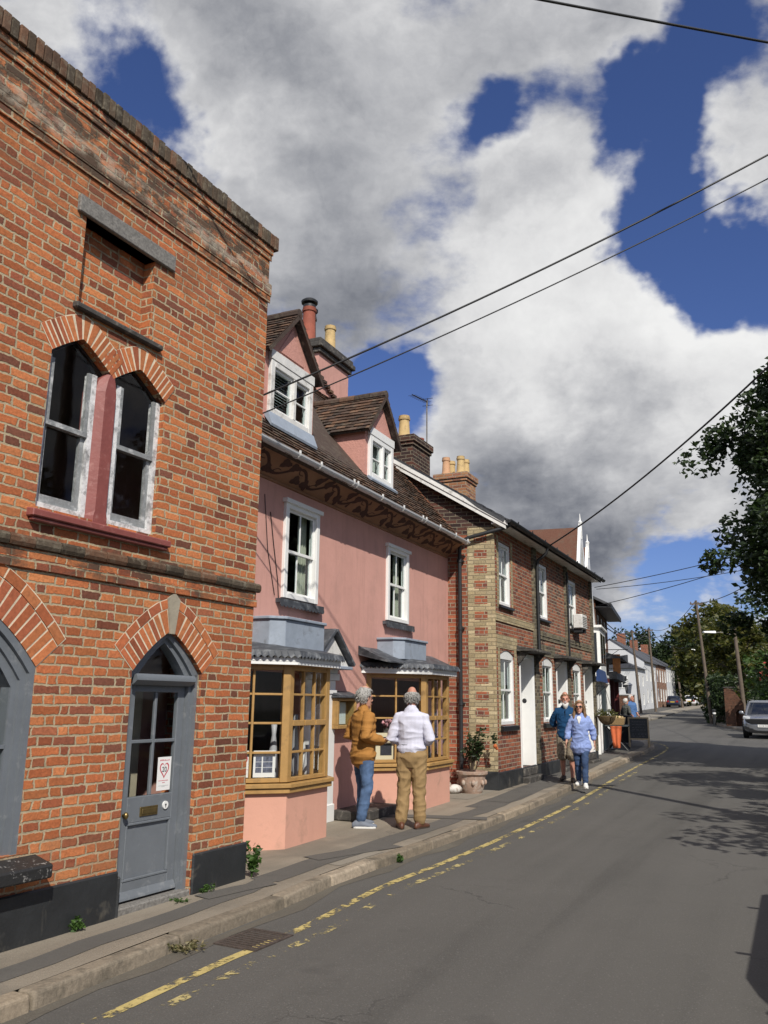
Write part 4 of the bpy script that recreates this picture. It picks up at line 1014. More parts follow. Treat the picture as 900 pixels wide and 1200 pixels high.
    g = MB(); zz = roofz(yf - .10); g.hexa([(wx0 - .06, yf - .11, roofz(yf - .11) + .03), (wx1 + .06, yf - .11, roofz(yf - .11) + .03), (wx1 + .06, yf + .02, wz0 - .02), (wx0 - .06, yf + .02, wz0 - .02), (wx0 - .06, yf - .12, roofz(yf - .11) + .06), (wx1 + .06, yf - .12, roofz(yf - .11) + .06), (wx1 + .06, yf - .05, wz0 + .02), (wx0 - .06, yf - .05, wz0 + .02)]); g.build('lead_flashing', M_leadblue, d_)
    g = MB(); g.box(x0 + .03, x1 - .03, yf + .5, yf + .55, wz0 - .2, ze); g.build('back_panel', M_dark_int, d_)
dormer(-2.07, -.78, 6.22, 6.97, -1.97, -.88, 5.34, 6.10, True, 20)
dormer(.93, 2.06, 6.02, 6.78, 1.04, 1.94, 5.22, 5.95, False, 30)
# pink chimney stack with dark corbelled cap
ch = MB().box(3.05, 4.35, 2.25, 3.0, 6.4, 8.58).build('chimney', M_pink, ph)
g = MB(); g.box(2.99, 4.41, 2.19, 3.06, 8.58, 8.68); g.box(2.93, 4.47, 2.13, 3.12, 8.68, 8.79); g.box(2.97, 4.43, 2.17, 3.08, 8.79, 8.89); g.build('chimney_cap', M_darkstone, ch, bevel=.02, seg=2)
pot(ch, 3.20, 2.6, 8.89, .80, .15, M_terracotta, True); pot(ch, 3.52, 2.75, 8.89, .78, .13, M_darkstone, True); pot(ch, 3.75, 2.75, 8.89, .3, .1, M_darkstone); pot(ch, 4.12, 2.6, 8.89, .78, .13, M_buffpot)
g = MB()
for k in range(9): a = 3.02 + k * .14; z = 8.02 - k * .055; g.box(a, a + .13, 2.17, 2.25, z, z + .055)
g.build('chimney_flashing', M_tile, ch)

# bay windows
def on_face(A, B):
    A, B = Vector(A), Vector(B); t = (B - A).normalized(); nn = Vector((t.y, -t.x)); return lambda u, v, z: (A.x + t.x * u + nn.x * v, A.y + t.y * u + nn.y * v, z)
def fbox(g, F, u0, u1, v0, v1, z0, z1): g.hexa([F(u0, v1, z0), F(u1, v1, z0), F(u1, v0, z0), F(u0, v0, z0), F(u0, v1, z1), F(u1, v1, z1), F(u1, v0, z1), F(u0, v0, z1)])
def off_plan(x0, x1, out_, o):
    c = o * math.tan(R(22.5)); return [(x0 - out_ - o * math.sqrt(2), 0), (x0 - c, -out_ - o), (x1 + c, -out_ - o), (x1 + out_ + o * math.sqrt(2), 0)]
def bay(x0, x1, out_, zs, zh, tag_):
    pl_ = off_plan(x0, x1, out_, 0)
    g = MB(); A, B, C_, D = pl_
    for p, q in ((A, B), (B, C_), (C_, D)): g.face([(*p, -.1), (*q, -.1), (*q, zs), (*p, zs)])
    b = g.build('bay_window', M_pink_low, ph)
    def slab(o0, z0, z1, m, nm, bev=.006):
        P_ = off_plan(x0, x1, out_, o0); g = MB(); g.prism([P_[0], P_[1], P_[2], P_[3]], z0, z1, 'z'); return g.build(nm, m, b, bevel=bev)
    slab(.05, zs - .03, zs + .025, M_ochre, 'sill'); slab(.075, zs + .028, zs + .075, M_ochre, 'sill'); slab(-.12, zs + .0755, zs + .085, M_ochre, 'window_board')
    gf, gp = MB(), MB(); z0, z1 = zs + .085, zh - .02; H_ = z1 - z0
    for (p, q, cols) in ((A, B, 2), (B, C_, 3), (C_, D, 2)):
        F = on_face(p, q); L = (Vector(q) - Vector(p)).length; pw = .085
        fbox(gf, F, 0 if cols == 3 else 0, pw, -.09, 0, z0, z1); fbox(gf, F, L - pw, L, -.09, 0, z0, z1)
        fbox(gf, F, pw, L - pw, -.08, -.005, z0, z0 + .045); fbox(gf, F, pw, L - pw, -.08, -.005, z1 - .05, z1)
        W_ = L - 2 * pw
        for c in range(1, cols): u = pw + W_ * c / cols; fbox(gf, F, u - .014, u + .014, -.055, -.012, z0 + .045, z1 - .05)
        for r_ in range(1, 4):
            zz = z0 + H_ * r_ / 4; th = .032 if (r_ == 2 and cols == 3) else .013
            for c in range(cols):
                ua = pw if c == 0 else pw + W_ * c / cols + .014; ub = L - pw if c == cols - 1 else pw + W_ * (c + 1) / cols - .014
                fbox(gf, F, ua, ub, -.05, -.015 if th < .03 else .004, zz - th, zz + th)
        fbox(gp, F, pw, L - pw, -.036, -.032, z0 + .04, z1 - .045)
    gf.build('glazing', M_ochre, b, bevel=.004); gp.build('pane', M_glass_dk, b)
    slab(.035, zh - .02, zh + .02, M_ochre, 'head')
    # white scalloped fascia under a lead roof
    g = MB(); P1 = off_plan(x0, x1, out_, .12)
    for p, q in zip(P1, P1[1:]):
        F = on_face(p, q); L = (Vector(q) - Vector(p)).length; n = max(2, int(L / .07))
        fbox(g, F, 0, L, -.02, 0, zh - .01, zh + .055)
        for k in range(n):
            a, c = L * k / n, L * (k + 1) / n; m_ = (a + c) / 2
            pts = [(a, zh + .055), (c, zh + .055), (m_ + .014, zh + .098), (m_ - .014, zh + .098)]
            g.face([F(u, 0.001, z) for u, z in pts])
    g.prism([P1[0], P1[1], P1[2], P1[3]], zh + .02, zh + .03, 'z'); g.build('fascia', M_white, b)
    g = MB(); P2 = off_plan(x0, x1, out_, .14); P3_ = off_plan(x0 + .1, x1 - .1, out_ - .42, 0)
    rr = random.Random(int(x0 * 10))
    for p, q, r_, s_ in zip(P2, P2[1:], P3_[1:], P3_):
        n = 14; P_ = lambda a, b_, k: Vector(a).lerp(Vector(b_), k / n)
        for k in range(n):
            e0, e1 = P_(p, q, k), P_(p, q, k + 1); i0, i1 = P_(s_, r_, k), P_(s_, r_, k + 1)
            wv = lambda kk: .018 * math.sin(kk * 2.3) + rr.uniform(-.006, .006)
            g.face([(*e0, zh + .15), (*e1, zh + .15), (*i1, zh + .27), (*i0, zh + .27)])
            mid0, mid1 = e0.lerp(i0, -.06), e1.lerp(i1, -.06)
            m_ = (e0 + e1) / 2
            g.face([(*mid0, zh + .09), (*((mid0 + mid1) / 2), zh + .062), (*mid1, zh + .09), (*e1, zh + .15), (*e0, zh + .15)])
    g.build('lead_roof', M_lead, b, bevel=0)
    return b
b1 = bay(-2.28, -1.33, .60, .66, 2.06, 1)
b2 = bay(1.62, 2.64, .70, .66, 2.08, 2)
def lead_box(b, x0, x1, yo, z0, z1):
    g = MB(); c = .14
    P_ = [(x0, 0), (x0 + .0, -yo + c), (x0 + c, -yo), (x1 - c, -yo), (x1, -yo + c), (x1, 0)]
    g.prism(P_, z0, z1, 'z'); E = .03; Q = [(x0 - E, 0), (x0 - E, -yo + c - E * .4), (x0 + c - E * .4, -yo - E), (x1 - c + E * .4, -yo - E), (x1 + E, -yo + c - E * .4), (x1 + E, 0)]
    g.prism(Q, z1, z1 + .035, 'z'); g.build('lead_box', M_leadblue, b, bevel=.006)
lead_box(b1, -2.28, -1.05, .42, 2.27, 2.60); lead_box(b2, 1.28, 2.45, .42, 2.30, 2.60)
g = MB()          # flashing step of the second bay against the wall
g.prism([(-.004, 2.36), (-.004, 2.47), (-.30, 2.32), (-.30, 2.26)], .62, .66, 'x'); g.hexa([(.62, -.5, 2.22), (3.6, -.5, 2.22), (3.6, -.004, 2.33), (.62, -.004, 2.33), (.62, -.5, 2.24), (3.6, -.5, 2.24), (3.6, -.004, 2.46), (.62, -.004, 2.46)]); g.build('lead_flashing', M_lead, b2)
# goods and pale drapes seen through the shop bays
g = MB(); rr = random.Random(12)
for (xa, xb, yy) in ((-2.2, -1.4, -.34), (1.75, 2.6, -.40)):
    for k in range(5):
        u = xa + (xb - xa) * (k + .5) / 5; h_ = rr.uniform(.25, 1.05); w_ = rr.uniform(.04, .09)
        g.lathe([(w_ * .8, .75), (w_, .80), (w_ * .7, .75 + h_ * .5), (w_ * .35, .75 + h_ * .8), (w_ * .5, .75 + h_)], (u, yy + rr.uniform(-.08, .1), 0), 8)
g.build('shop_display', mat('pale_shop_goods', (.36, .36, .38), .5, island=.7), ph, smooth=True)
# front door, pediment, step
g = MB(); g.box(-1.0, -.84, -.06, .10, .05, 1.93); g.box(-.37, -.17, -.06, .10, .05, 1.93); g.box(-1.06, -.11, -.09, .02, 1.93, 2.02); g.box(-1.04, -.13, -.07, .02, 2.02, 2.12); g.box(-.385, -.155, -.075, .0, .05, .28); g.box(-.385, -.155, -.075, 0, 1.74, 1.80)
dcase = g.build('door_case', M_white, ph, bevel=.008)
g = MB(); g.box(-.84, -.37, .09, .13, .07, 1.92)
for z0_, z1_ in ((.2, .75), (.9, 1.75)): g.box(-.76, -.45, .08, .09, z0_, z1_)
g.build('front_door', M_white, ph, bevel=.01)
g = MB(); xc, xa, xb, yo = -.60, -1.16, -.06, -.30
g.prism([(xa + .05, 2.125), (xb - .05, 2.125), (xc, 2.53)], yo + .08, -.003); g.build('pediment', M_white_dirty, ph)
g = MB()
for x_ in (xa, xb):
    p, q = Vector((x_, yo, 2.12)), Vector((xc, yo, 2.58)); nn = Vector((q.z - p.z, 0, p.x - q.x)); nn = nn.normalized() * (.05 if x_ > xc else -.05); nn = nn if nn.z > 0 else -nn
    e = Vector((0, -yo - .004, 0)); g.hexa([p, q, q + e, p + e, p + nn, q + nn, q + e + nn, p + e + nn] if x_ < xc else [q, p, p + e, q + e, q + nn, p + nn, p + e + nn, q + e + nn])
g.build('pediment_roof', M_lead, ph, bevel=.006)
g = MB(); g.box(xa + .02, xb - .02, yo + .02, -.003, 2.075, 2.12); g.build('pediment_shelf', M_leadblue, ph, bevel=.008)
g = MB(); g.box(-.12, 1.05, -.52, -.003, .06, .185); g.box(-.08, 1.0, -.46, -.01, -.05, .06); g.build('door_slab', M_darkstone, ph, bevel=.012)
g = MB(); g.tube([(-1.95, -.01, 4.0), (-1.85, -.012, 3.6), (-1.72, -.012, 3.15), (-1.68, -.012, 2.9)], .006, 6); g.tube([(-2.1, -.01, 4.2), (-1.98, -.012, 3.5), (-1.78, -.012, 2.95)], .005, 6); g.build('wall_cable', M_cable, ph)

# things hung or shown at the pink house
nb = FP.root('notice_case', 'small glazed ochre menu case with a lead hood on the pink wall', 'notice board', .03, 0, 1.27)
g = MB(); g.box(-.29, .29, -.15, -.003, 0, .05).box(-.29, .29, -.15, -.003, .38, .42).box(-.29, -.24, -.15, -.003, .05, .38).box(.24, .29, -.15, -.003, .05, .38).box(-.24, .24, -.02, -.003, .05, .38); g.build('case', M_ochre, nb, bevel=.006)
g = MB(); g.box(-.33, .33, -.19, -.003, .42, .445); g.hexa([(-.31, -.16, .445), (.31, -.16, .445), (.31, -.003, .445), (-.31, -.003, .445), (-.31, -.15, .46), (.31, -.15, .46), (.31, -.003, .52), (-.31, -.003, .52)]); g.build('hood', M_lead, nb, bevel=.008)
g = MB(); g.box(-.15, .17, -.03, -.022, .06, .36); g.build('paper', M_paper, nb)
g = MB(); g.box(-.24, .24, -.13, -.126, .05, .38); g.build('pane', M_glass, nb)
F1 = ((-2.88, 0), (-2.28, -.60))
def cant_root(A, B, u, v, z, name, label, cat):
    p = on_face(A, B)(u, v, z); a = Vector(A); b = Vector(B); t = (b - a).normalized(); return FP.root(name, label, cat, p[0], p[1], z, None, math.atan2(t.y, t.x))
q = cant_root(*F1, .59, -.055, .80, 'poster', 'white poster with dark photographs in the first bay window', 'poster')
g = MB(); g.box(-.125, .125, 0, .002, 0, .29); g.build('sheet', M_paper, q)
g = MB()
for i in range(2):
    for j in range(3): g.box(-.10 + i * .075 + (.01 if i else 0), -.03 + i * .105 + .02 * i, -.0015, -.0005, .05 + j * .06, .105 + j * .06)
g.build('photograph', M_photo, q)
q = cant_root(*F1, .33, -.055, .80, 'poster', 'white red heart poster reading 20 in the bay window beside the brick shop', 'poster'); poster20(q, .20, .29)
F2 = ((.92, 0), (1.62, -.70))
q = cant_root(*F2, .36, -.10, .78, 'framed_picture', 'cream framed dark picture in the second bay window behind the man in the tan jacket', 'picture')
g = MB(); g.box(-.16, .16, 0, .02, 0, .40); g.build('mount', mat('cream_mount', (.68, .60, .42), .7), q)
g = MB(); g.box(-.085, .10, -.004, -.001, .07, .24); g.box(-.06, .03, -.004, -.001, .27, .34); g.build('image', mat('dark_print', (.03, .03, .04), .5, var=.6, vscale=30), q)
q = FP.root('flower_bunch', 'small bunch of pink and white flowers in the second bay window', 'flowers', 1.30, -.16, 1.25)
g = MB(); rr = random.Random(2)
for k in range(22): g.ball((rr.uniform(-.1, .1), rr.uniform(-.05, .05), rr.uniform(0, .14)), rr.uniform(.015, .03), 6, 4)
g.build('blossom', mat('pink_white_blossom', (.6, .3, .33), .7, island=.6), q); g = MB(); g.lathe([(.04, -.46), (.06, -.3), (.035, -.05), (.05, 0)], (0, 0, 0), 10); g.build('vase', M_darkstone, q)
# ------------------------------------------------------------------ terrace of brick cottages
tc_ = FC.root('brick_terrace', 'red brick terrace with white sashes, striped buff quoins and black gutter', 'house')
def rzC(y): return 5.28 + .62 * y
YR = 2.75; SK = -.19; LT = 8.62
WU = [(.27, 1.06), (3.06, 3.92), (5.98, 6.82)]; WL = [(.26, 1.18), (3.26, 4.2), (6.12, 7.04)]; DR = [(1.52, 2.46), (4.46, 5.38), (7.3, 8.2)]
ZU0, ZU1, ZL0, ZL1, ZD0, ZD1 = 3.53, 4.78, 1.24, 2.66, .38, 2.60
def archtop(a, b, z, h, n=8): return [(a + (b - a) * k / n, z + h * math.sin(math.pi * k / n)) for k in range(n + 1)]
holes = [[(a, ZU0), (b, ZU0), (b, ZU1), (a, ZU1)] for a, b in WU]
holes += [[(a, ZL0), (b, ZL0)] + archtop(a, b, ZL1 - .10, .10)[::-1] for a, b in WL]
hd = [[(a, ZD0), (b, ZD0), (b, ZD1), (a, ZD1)] for a, b in DR]
g = MB(); g.wall([(0, 0), (2.70, 0), (2.70, 5.2), (0, 5.2)], [h for h in holes + hd if h[0][0] < 2.6], .11, 0, 0)
g.wall([(2.70, 0), (LT, 0), (LT, 5.2), (2.70, 5.2)], [h for h in holes + hd if h[0][0] > 2.6], .11, 0, 1)
g.prism([(0, 0), (0, 5.2), (0, 5.2)], 0, 0, 'x') if False else None
q = lambda y, z: (SK * y, y, z)
g.face([q(0.0, 0), q(0.0, 4.86), q(1.2, 4.86), q(1.2, 0)][::-1], 0); g.face([q(1.2, 0), q(1.2, 4.86), q(5.5, 4.86), q(5.5, 0)][::-1], 0)
g.face([q(0.0, 4.86), q(0, rzC(0) - .02), q(YR, rzC(YR) - .02), q(5.5, rzC(0) - .02), q(5.5, 4.86)][::-1], 2)
g.face([(LT, 0, 0), (LT, 5.5, 0), (LT, 5.5, 5.2), (LT, YR, rzC(YR) - .03), (LT, 0, 5.2)], 1); g.face([q(5.5, 0), q(5.5, 5.2), (LT, 5.5, 5.2), (LT, 5.5, 0)], 1)
g.build('wall', [M_brick_red, M_brick_mix, M_brick_dark], tc_)
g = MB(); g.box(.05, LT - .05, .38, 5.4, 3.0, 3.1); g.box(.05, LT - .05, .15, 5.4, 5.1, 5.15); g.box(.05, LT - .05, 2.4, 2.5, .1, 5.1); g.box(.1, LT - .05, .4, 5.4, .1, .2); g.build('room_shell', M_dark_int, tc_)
for i, (a, b) in enumerate(WU): sash(tc_, a, b, ZU0, ZU1, .05, cols=2, curtain='both' if i != 1 else 'right', fy=.03, fw=.075, sill=(.06, .07, M_black))
for i, (a, b) in enumerate(WL): sash(tc_, a, b, ZL0, ZL1, .05, cols=2, curtain='both' if i else 'right', arch=.10, fy=.03, fw=.085, sill=(.07, .11, M_black))
for i, (a, b) in enumerate(DR):
    g = MB(); dp = .36      # deep white panelled recess
    g.box(a + .001, a + .03, -.012, dp, ZD0, ZD1 - .001).box(b - .03, b - .001, -.012, dp, ZD0, ZD1 - .001).box(a + .03, b - .03, -.012, dp, ZD1 - .04, ZD1 - .001)
    g.box(a - .05, a + .0, -.03, -.003, ZD0, ZD1 + .05).box(b, b + .05, -.03, -.003, ZD0, ZD1 + .05).box(a, b, -.03, -.003, ZD1, ZD1 + .05)
    cs = g.build('door_case', M_white, tc_, bevel=.006)
    g = MB(); g.box(a + .03, b - .03, dp - .05, dp, ZD0 + .01, ZD1 - .04)
    for z0_, z1_ in ((ZD0 + .2, ZD0 + .8), (ZD0 + 1., ZD1 - .2)):
        for u0, u1 in ((a + .13, (a + b) / 2 - .05), ((a + b) / 2 + .05, b - .13)): g.box(u0, u1, dp - .06, dp - .05, z0_, z1_)
    d_ = g.build('door', M_white, tc_, bevel=.006)
    g = MB(); g.ball((b - .034, dp * .5, ZD0 + 1.32), (.01, .05, .05)); g.build('door_knob', M_blackiron, cs, smooth=True)
    g = MB(); g.box(a - .06, b + .06, -.18, .36, .08, .22); g.box(a - .02, b + .02, -.06, .36, .22, ZD0 - .002); g.build('door_step', M_darkstone, tc_, bevel=.015)
    g = MB(); g.box(a - .22, b + .26, -.36, -.003, 2.675, 2.72); g.hexa([(a - .20, -.34, 2.72), (b + .24, -.34, 2.72), (b + .24, -.003, 2.72), (a - .20, -.003, 2.72), (a - .20, -.33, 2.735), (b + .24, -.33, 2.735), (b + .24, -.003, 2.80), (a - .20, -.003, 2.80)])
    for xx in (a - .14, b + .12): g.prism([(-.003, 2.675), (-.25, 2.675), (-.06, 2.45), (-.003, 2.42)], xx, xx + .05, 'x')
    g.build('door_hood', M_darkstone, tc_, bevel=.008)
# striped quoin on the gable corner
def gq(y0, y1, o, z0, z1, g):   # box lying on the skewed gable face
    p = lambda y, e: (SK * y - e, y - e * SK)
    a, b, c, d_ = p(y0, o), p(y1, o), p(y1, -.01), p(y0, -.01); g.hexa([(*a, z0), (*d_, z0), (*c, z0), (*b, z0), (*a, z1), (*d_, z1), (*c, z1), (*b, z1)])
g = MB(); gq(-.012, .50, .014, .42, 5.0, g); qn = g.build('quoin', M_brick_buff, tc_)
g = MB(); z = .50; k = 0
while z < 4.9:
    g = MB(); gq(.13, .37, .019, z, z + .15, g); g.build('quoin_block', M_brick_red, qn)
    z += .30; k += 1
g = MB(); gq(-.03, .72, .03, .0, .42, g); g.box(-.03, LT, -.035, -.003, .0, .405); g.build('plinth', M_plinth, tc_, bevel=.015)
# buff and grimy dressings on the front
g = MB(); g.box(.0, 2.58, -.022, -.003, 3.19, 3.34); g.box(WL[0][0] - .13, WL[0][0] - .003, -.008, -.003, ZL0 - .1, ZL1 + .02); g.box(WL[0][1] + .003, WL[0][1] + .13, -.008, -.003, ZL0 - .1, ZL1 + .02); g.box(WL[0][0] - .2, WL[0][1] + .2, -.010, -.003, ZL1 + .021, ZL1 + .28)
g.box(WU[0][1] + .003, WU[0][1] + .11, -.008, -.003, ZU0 - .07, ZU1 + .1); g.box(WU[0][0] - .11, WU[0][0] - .003, -.008, -.003, ZU0 - .07, ZU1 + .1)
g.build('dressing', M_brick_buff, tc_)
g = MB(); g.box(2.84, LT, -.03, -.003, 3.13, 3.24); g.box(2.84, LT, -.018, -.003, 3.05, 3.13)
for a, b in WL[1:]: g.box(a - .2, b + .2, -.012, -.003, ZL1 + .021, ZL1 + .28)
for (x0_, x1_) in ((2.58, 2.84), (5.46, 5.72)): g.box(x0_, x1_, -.05, -.003, .41, 5.1)
g.box(8.36, LT, -.04, -.003, .41, 5.1); g.build('dressing', M_brick_buffgrey, tc_)
# roof, barge board, soffit, gutter, pipes
g = MB(); ov = -.16
slope_deck(g, [(ov, -.29, rzC(-.29)), (LT + .05, -.29, rzC(-.29)), (LT + .05, YR, rzC(YR)), (ov + SK * YR, YR, rzC(YR))], .06)
slope_deck(g, [(LT + .05, 5.9, rzC(-.4)), (ov + SK * 5.9, 5.9, rzC(-.4)), (ov + SK * YR, YR, rzC(YR)), (LT + .05, YR, rzC(YR))], .06)
rf = g.build('roof', M_slate, tc_)
Vc = Vector((0, 1, .62)).normalized()
tile_slope('roof_slates', M_slate, rf, (ov, -.33, rzC(-.33)), (1, 0, 0), Vc, LT + .2, 3.7, gauge=.2, wid=.26, thick=.007, seed=7, clip=lambda u, v: u > -.16)
g = MB()
for k in range(18):
    y = -.38 + 3.13 * k / 18; y1 = y + .18; xo = ov + SK * y - .03
    g.hexa([(xo, y, rzC(y) + .0), (xo + .2, y, rzC(y)), (xo + .2, y1, rzC(y1)), (xo, y1, rzC(y1)), (xo, y, rzC(y) + .05), (xo + .2, y, rzC(y) + .05), (xo + .2, y1, rzC(y1) + .03), (xo, y1, rzC(y1) + .03)])
g.build('verge_slates', M_slate, rf)
g = MB(); pA = lambda y, e, dz: (ov + SK * y + e, y, rzC(y) + dz)
g.hexa([pA(-.29, -.02, -.18), pA(-.29, .015, -.18), pA(YR, .015, -.18), pA(YR, -.02, -.18), pA(-.29, -.02, -.03), pA(-.29, .015, -.03), pA(YR, .015, -.03), pA(YR, -.02, -.03)])
g.hexa([pA(-.33, -.04, -.09), pA(-.33, -.021, -.09), pA(YR, -.021, -.09), pA(YR, -.04, -.09), pA(-.33, -.04, -.005), pA(-.33, -.021, -.005), pA(YR, -.021, -.005), pA(YR, -.04, -.005)])
g.build('barge_board', M_white_dirty, tc_)
g = MB(); g.box(ov + .02, LT + .04, -.275, -.004, 5.035, 5.06); sf = g.build('soffit', M_white_dirty, tc_); g = MB(); g.box(ov + .02, LT + .05, -.295, -.276, 5.02, 5.13); g.build('fascia', M_blackiron, tc_)
gutter(tc_, ov, LT + .08, -.36, 5.09, M_blackiron, .062, tuple(.3 + k for k in range(9)), M_blackiron)
g = MB(); g.tube([(-.02, -.35, 5.02), (-.06, -.27, 4.96), (-.21, .45, 4.78), (-.225, .60, 4.70), (-.225, .62, 4.55), (-.225, .62, .15)], .038, 10)
for z in (4.3, 3.0, 1.6, .6): g.tube([(-.225, .62, z), (-.225, .62, z + .07)], .05, 10); g.box(-.23, -.13, .56, .68, z + .02, z + .05)
g.build('down_pipe', M_blackiron, tc_, smooth='auto')
MB().tube([(2.71, -.35, 5.02), (2.71, -.32, 4.9), (2.71, -.12, 4.75), (2.71, -.10, 4.6), (2.71, -.10, 2.75)], .035, 8).build('down_pipe', M_blackiron, tc_, smooth='auto'); MB().tube([(5.55, -.08, 4.9), (5.55, -.08, 2.8)], .022, 8).build('down_pipe', M_blackiron, tc_, smooth='auto')
# chimneys
def stack(parent, x0, x1, y0, y1, z0, z1, m, capm=None):
    c = MB().box(x0, x1, y0, y1, z0, z1 - .22).build('chimney', m, parent)
    g = MB(); g.box(x0 - .03, x1 + .03, y0 - .03, y1 + .03, z1 - .22, z1 - .15); g.box(x0 - .06, x1 + .06, y0 - .06, y1 + .06, z1 - .15, z1); g.build('chimney_cap', capm or m, c, bevel=.01); return c
c1 = stack(tc_, -.30, .62, 1.60, 2.30, 5.6, 7.02, M_brick_dark)
pot(c1, -.02, 1.92, 7.02, .52, .125, M_buffpot); pot(c1, .1, 2.18, 7.02, .12, .16, M_terracotta); pot(c1, .42, 1.78, 7.02, .13, .13, M_terracotta)
c2 = stack(tc_, 3.5, 4.2, 1.85, 2.65, 6.0, 7.22, M_brick_stack)
for xx, yy, mm in ((3.65, 2.43, M_peachpot), (4.02, 2.43, M_buffpot), (3.68, 2.05, M_buffpot), (4.03, 2.05, M_buffpot)): pot(c2, xx, yy, 7.22, .46, .105, mm)
def aerial(F, x, y, z, h, name, label, rz=0., boom=1.1, n=9):
    a = F.root(name, label, 'aerial', x, y, z, None, rz)
    g = MB(); g.tube([(0, 0, 0), (0, 0, h)], .016, 6); g.build('mast', M_stone, a)
    g = MB(); g.tube([(.05, 0, h - .02), (-boom, 0, h - .22)], .012, 6)
    for k in range(n):
        t = k / (n - 1); x_ = .02 - boom * t; z_ = h - .03 - .2 * t; g.tube([(x_, -.09, z_), (x_, .09, z_)], .004, 5)
    g.tube([(.05, -.12, h + .06), (.05, .12, h + .06)], .006, 5); g.tube([(.05, -.12, h - .1), (.05, .12, h - .1)], .006, 5); g.tube([(.05, 0, h + .07), (.05, 0, h - .11)], .008, 5)
    g.build('boom', M_cable, a)
aerial(FC, .80, 1.75, 6.3, 1.85, 'tv_aerial', 'tall thin tv aerial beside the dark brick chimney', R(5), 1.0)
aerial(FC, 4.3, 2.3, 6.75, .62, 'tv_aerial', 'small tv aerial at the chimney with four pale pots', R(170), .6, 5)

ac = FC.root('window_unit', 'white boxed unit standing on the sill of the last upper sash', 'air conditioner', 6.40, -.05, ZU0)
g = MB(); g.box(-.28, .28, -.24, -.0, .0, .36); g.build('casing', M_white_dirty, ac, bevel=.02); g = MB()
for k in range(6): g.box(-.22, .22, -.246, -.241, .05 + k * .045, .07 + k * .045)
g.build('grille', M_stone, ac); 
for x_ in (-.22, .18): MB().box(x_, x_ + .04, -.22, 0, -.10, -.002).build('bracket', M_blackiron, ac)

# ------------------------------------------------------------------ weatherboarded twin-gabled house and the shops beyond
o_ = FC.w(8.66, .12); FD = Frame(o_.x, o_.y, 19.0)
def boards(name, col, hgt=.16):
    m = mat(name, col, .5); n = N(m.node_tree); b = n.n['Principled BSDF']; u, v, _ = n.sep(n.new('ShaderNodeTexCoord').outputs['UV'])
    bn = n.new('ShaderNodeBump'); bn.inputs['Strength'].default_value = 1.; bn.inputs['Distance'].default_value = .03
    n.put(bn.inputs['Height'], n.m('SUBTRACT', 1., n.m('FRACT', n.m('DIVIDE', v, hgt)))); n.put(b.inputs['Normal'], bn.outputs[0]); return m
M_board = boards('white_weatherboard', (.74, .74, .72))
wh = FD.root('weatherboard_house', 'white weatherboarded house with twin steep gables, oriel and blue shopfront', 'house')
YG = .42
prof = [(0.02, .1), (5.6, .1), (5.6, 3.1), (4.75, 4.2), (3.95, 5.5), (3.42, 6.62), (2.35, 5.0), (1.28, 6.86), (0.02, 5.0)]
g = MB(); g.prism(prof, YG, YG + 6, 'y'); g.build('wall', M_board, wh)
g = MB()
for a, b in ((prof[2], prof[3]), (prof[3], prof[4]), (prof[4], prof[5]), (prof[5], prof[6]), (prof[6], prof[7]), (prof[7], prof[8])):
    d_ = (Vector(b) - Vector(a)).normalized(); nn = Vector((d_.y, -d_.x)) * .09; nn = nn if nn.y > 0 else -nn
    A = [(a[0], YG - .14, a[1]), (b[0], YG - .14, b[1]), (b[0], YG + 6.1, b[1]), (a[0], YG + 6.1, a[1])]; up = Vector((nn.x, 0, nn.y)); A = [Vector(p) + up * .1 for p in A]; g.hexa(A + [p + up for p in A])
g.build('roof', M_tile_red, wh)
g = MB()
for a, b in ((prof[2], prof[3]), (prof[3], prof[4]), (prof[4], prof[5]), (prof[5], prof[6]), (prof[6], prof[7]), (prof[7], prof[8])):
    d_ = (Vector(b) - Vector(a)).normalized(); nn = Vector((d_.y, -d_.x)); nn = nn if nn.y > 0 else -nn; a_, b_ = Vector(a) + nn * .12, Vector(b) + nn * .12; c_, e_ = Vector(b) - nn * .2, Vector(a) - nn * .2
    g.prism([tuple(a_), tuple(b_), tuple(c_), tuple(e_)], YG - .22, YG - .13)
wb = g.build('barge_board', M_white, wh)
for p in (prof[5], prof[7]): g = MB(); g.box(p[0] - .05, p[0] + .05, YG - .24, YG - .14, p[1] - .3, p[1] + .18); g.lathe([(.06, p[1] + .179), (.07, p[1] + .24), (.03, p[1] + .28), (.008, p[1] + .5)], (p[0], YG - .19, 0), 8); g.build('finial', M_white, wb)
g = MB(); g.prism([(2.2, YG - .003), (2.3, YG - .55), (4.3, YG - .55), (4.4, YG - .003)], 2.55, 3.95, 'z'); g.prism([(2.15, YG - .003), (2.2, YG - .62), (4.4, YG - .62), (4.45, YG - .003)], 3.95, 4.03, 'z'); g.prism([(2.15, YG - .003), (2.2, YG - .62), (4.4, YG - .62), (4.45, YG - .003)], 2.47, 2.55, 'z')
orl = g.build('oriel', M_white, wh, bevel=.01)
g = MB(); g.box(2.45, 3.2, YG - .556, YG - .551, 2.85, 3.8); g.box(3.35, 4.15, YG - .556, YG - .551, 2.85, 3.8); g.face([(2.215, YG - .08, 2.9), (2.275, YG - .45, 2.9), (2.275, YG - .45, 3.8), (2.215, YG - .08, 3.8)]); 
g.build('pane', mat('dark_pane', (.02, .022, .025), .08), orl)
g = MB(); g.box(.02, 5.55, .02, YG - .002, .1, 2.3); g.hexa([(0, -.12, 2.3), (5.6, -.12, 2.3), (5.6, YG, 2.3), (0, YG, 2.3), (0, -.1, 2.36), (5.6, -.1, 2.36), (5.6, YG, 2.52), (0, YG, 2.52)]); sf = g.build('shop_front', M_white_dirty, wh)
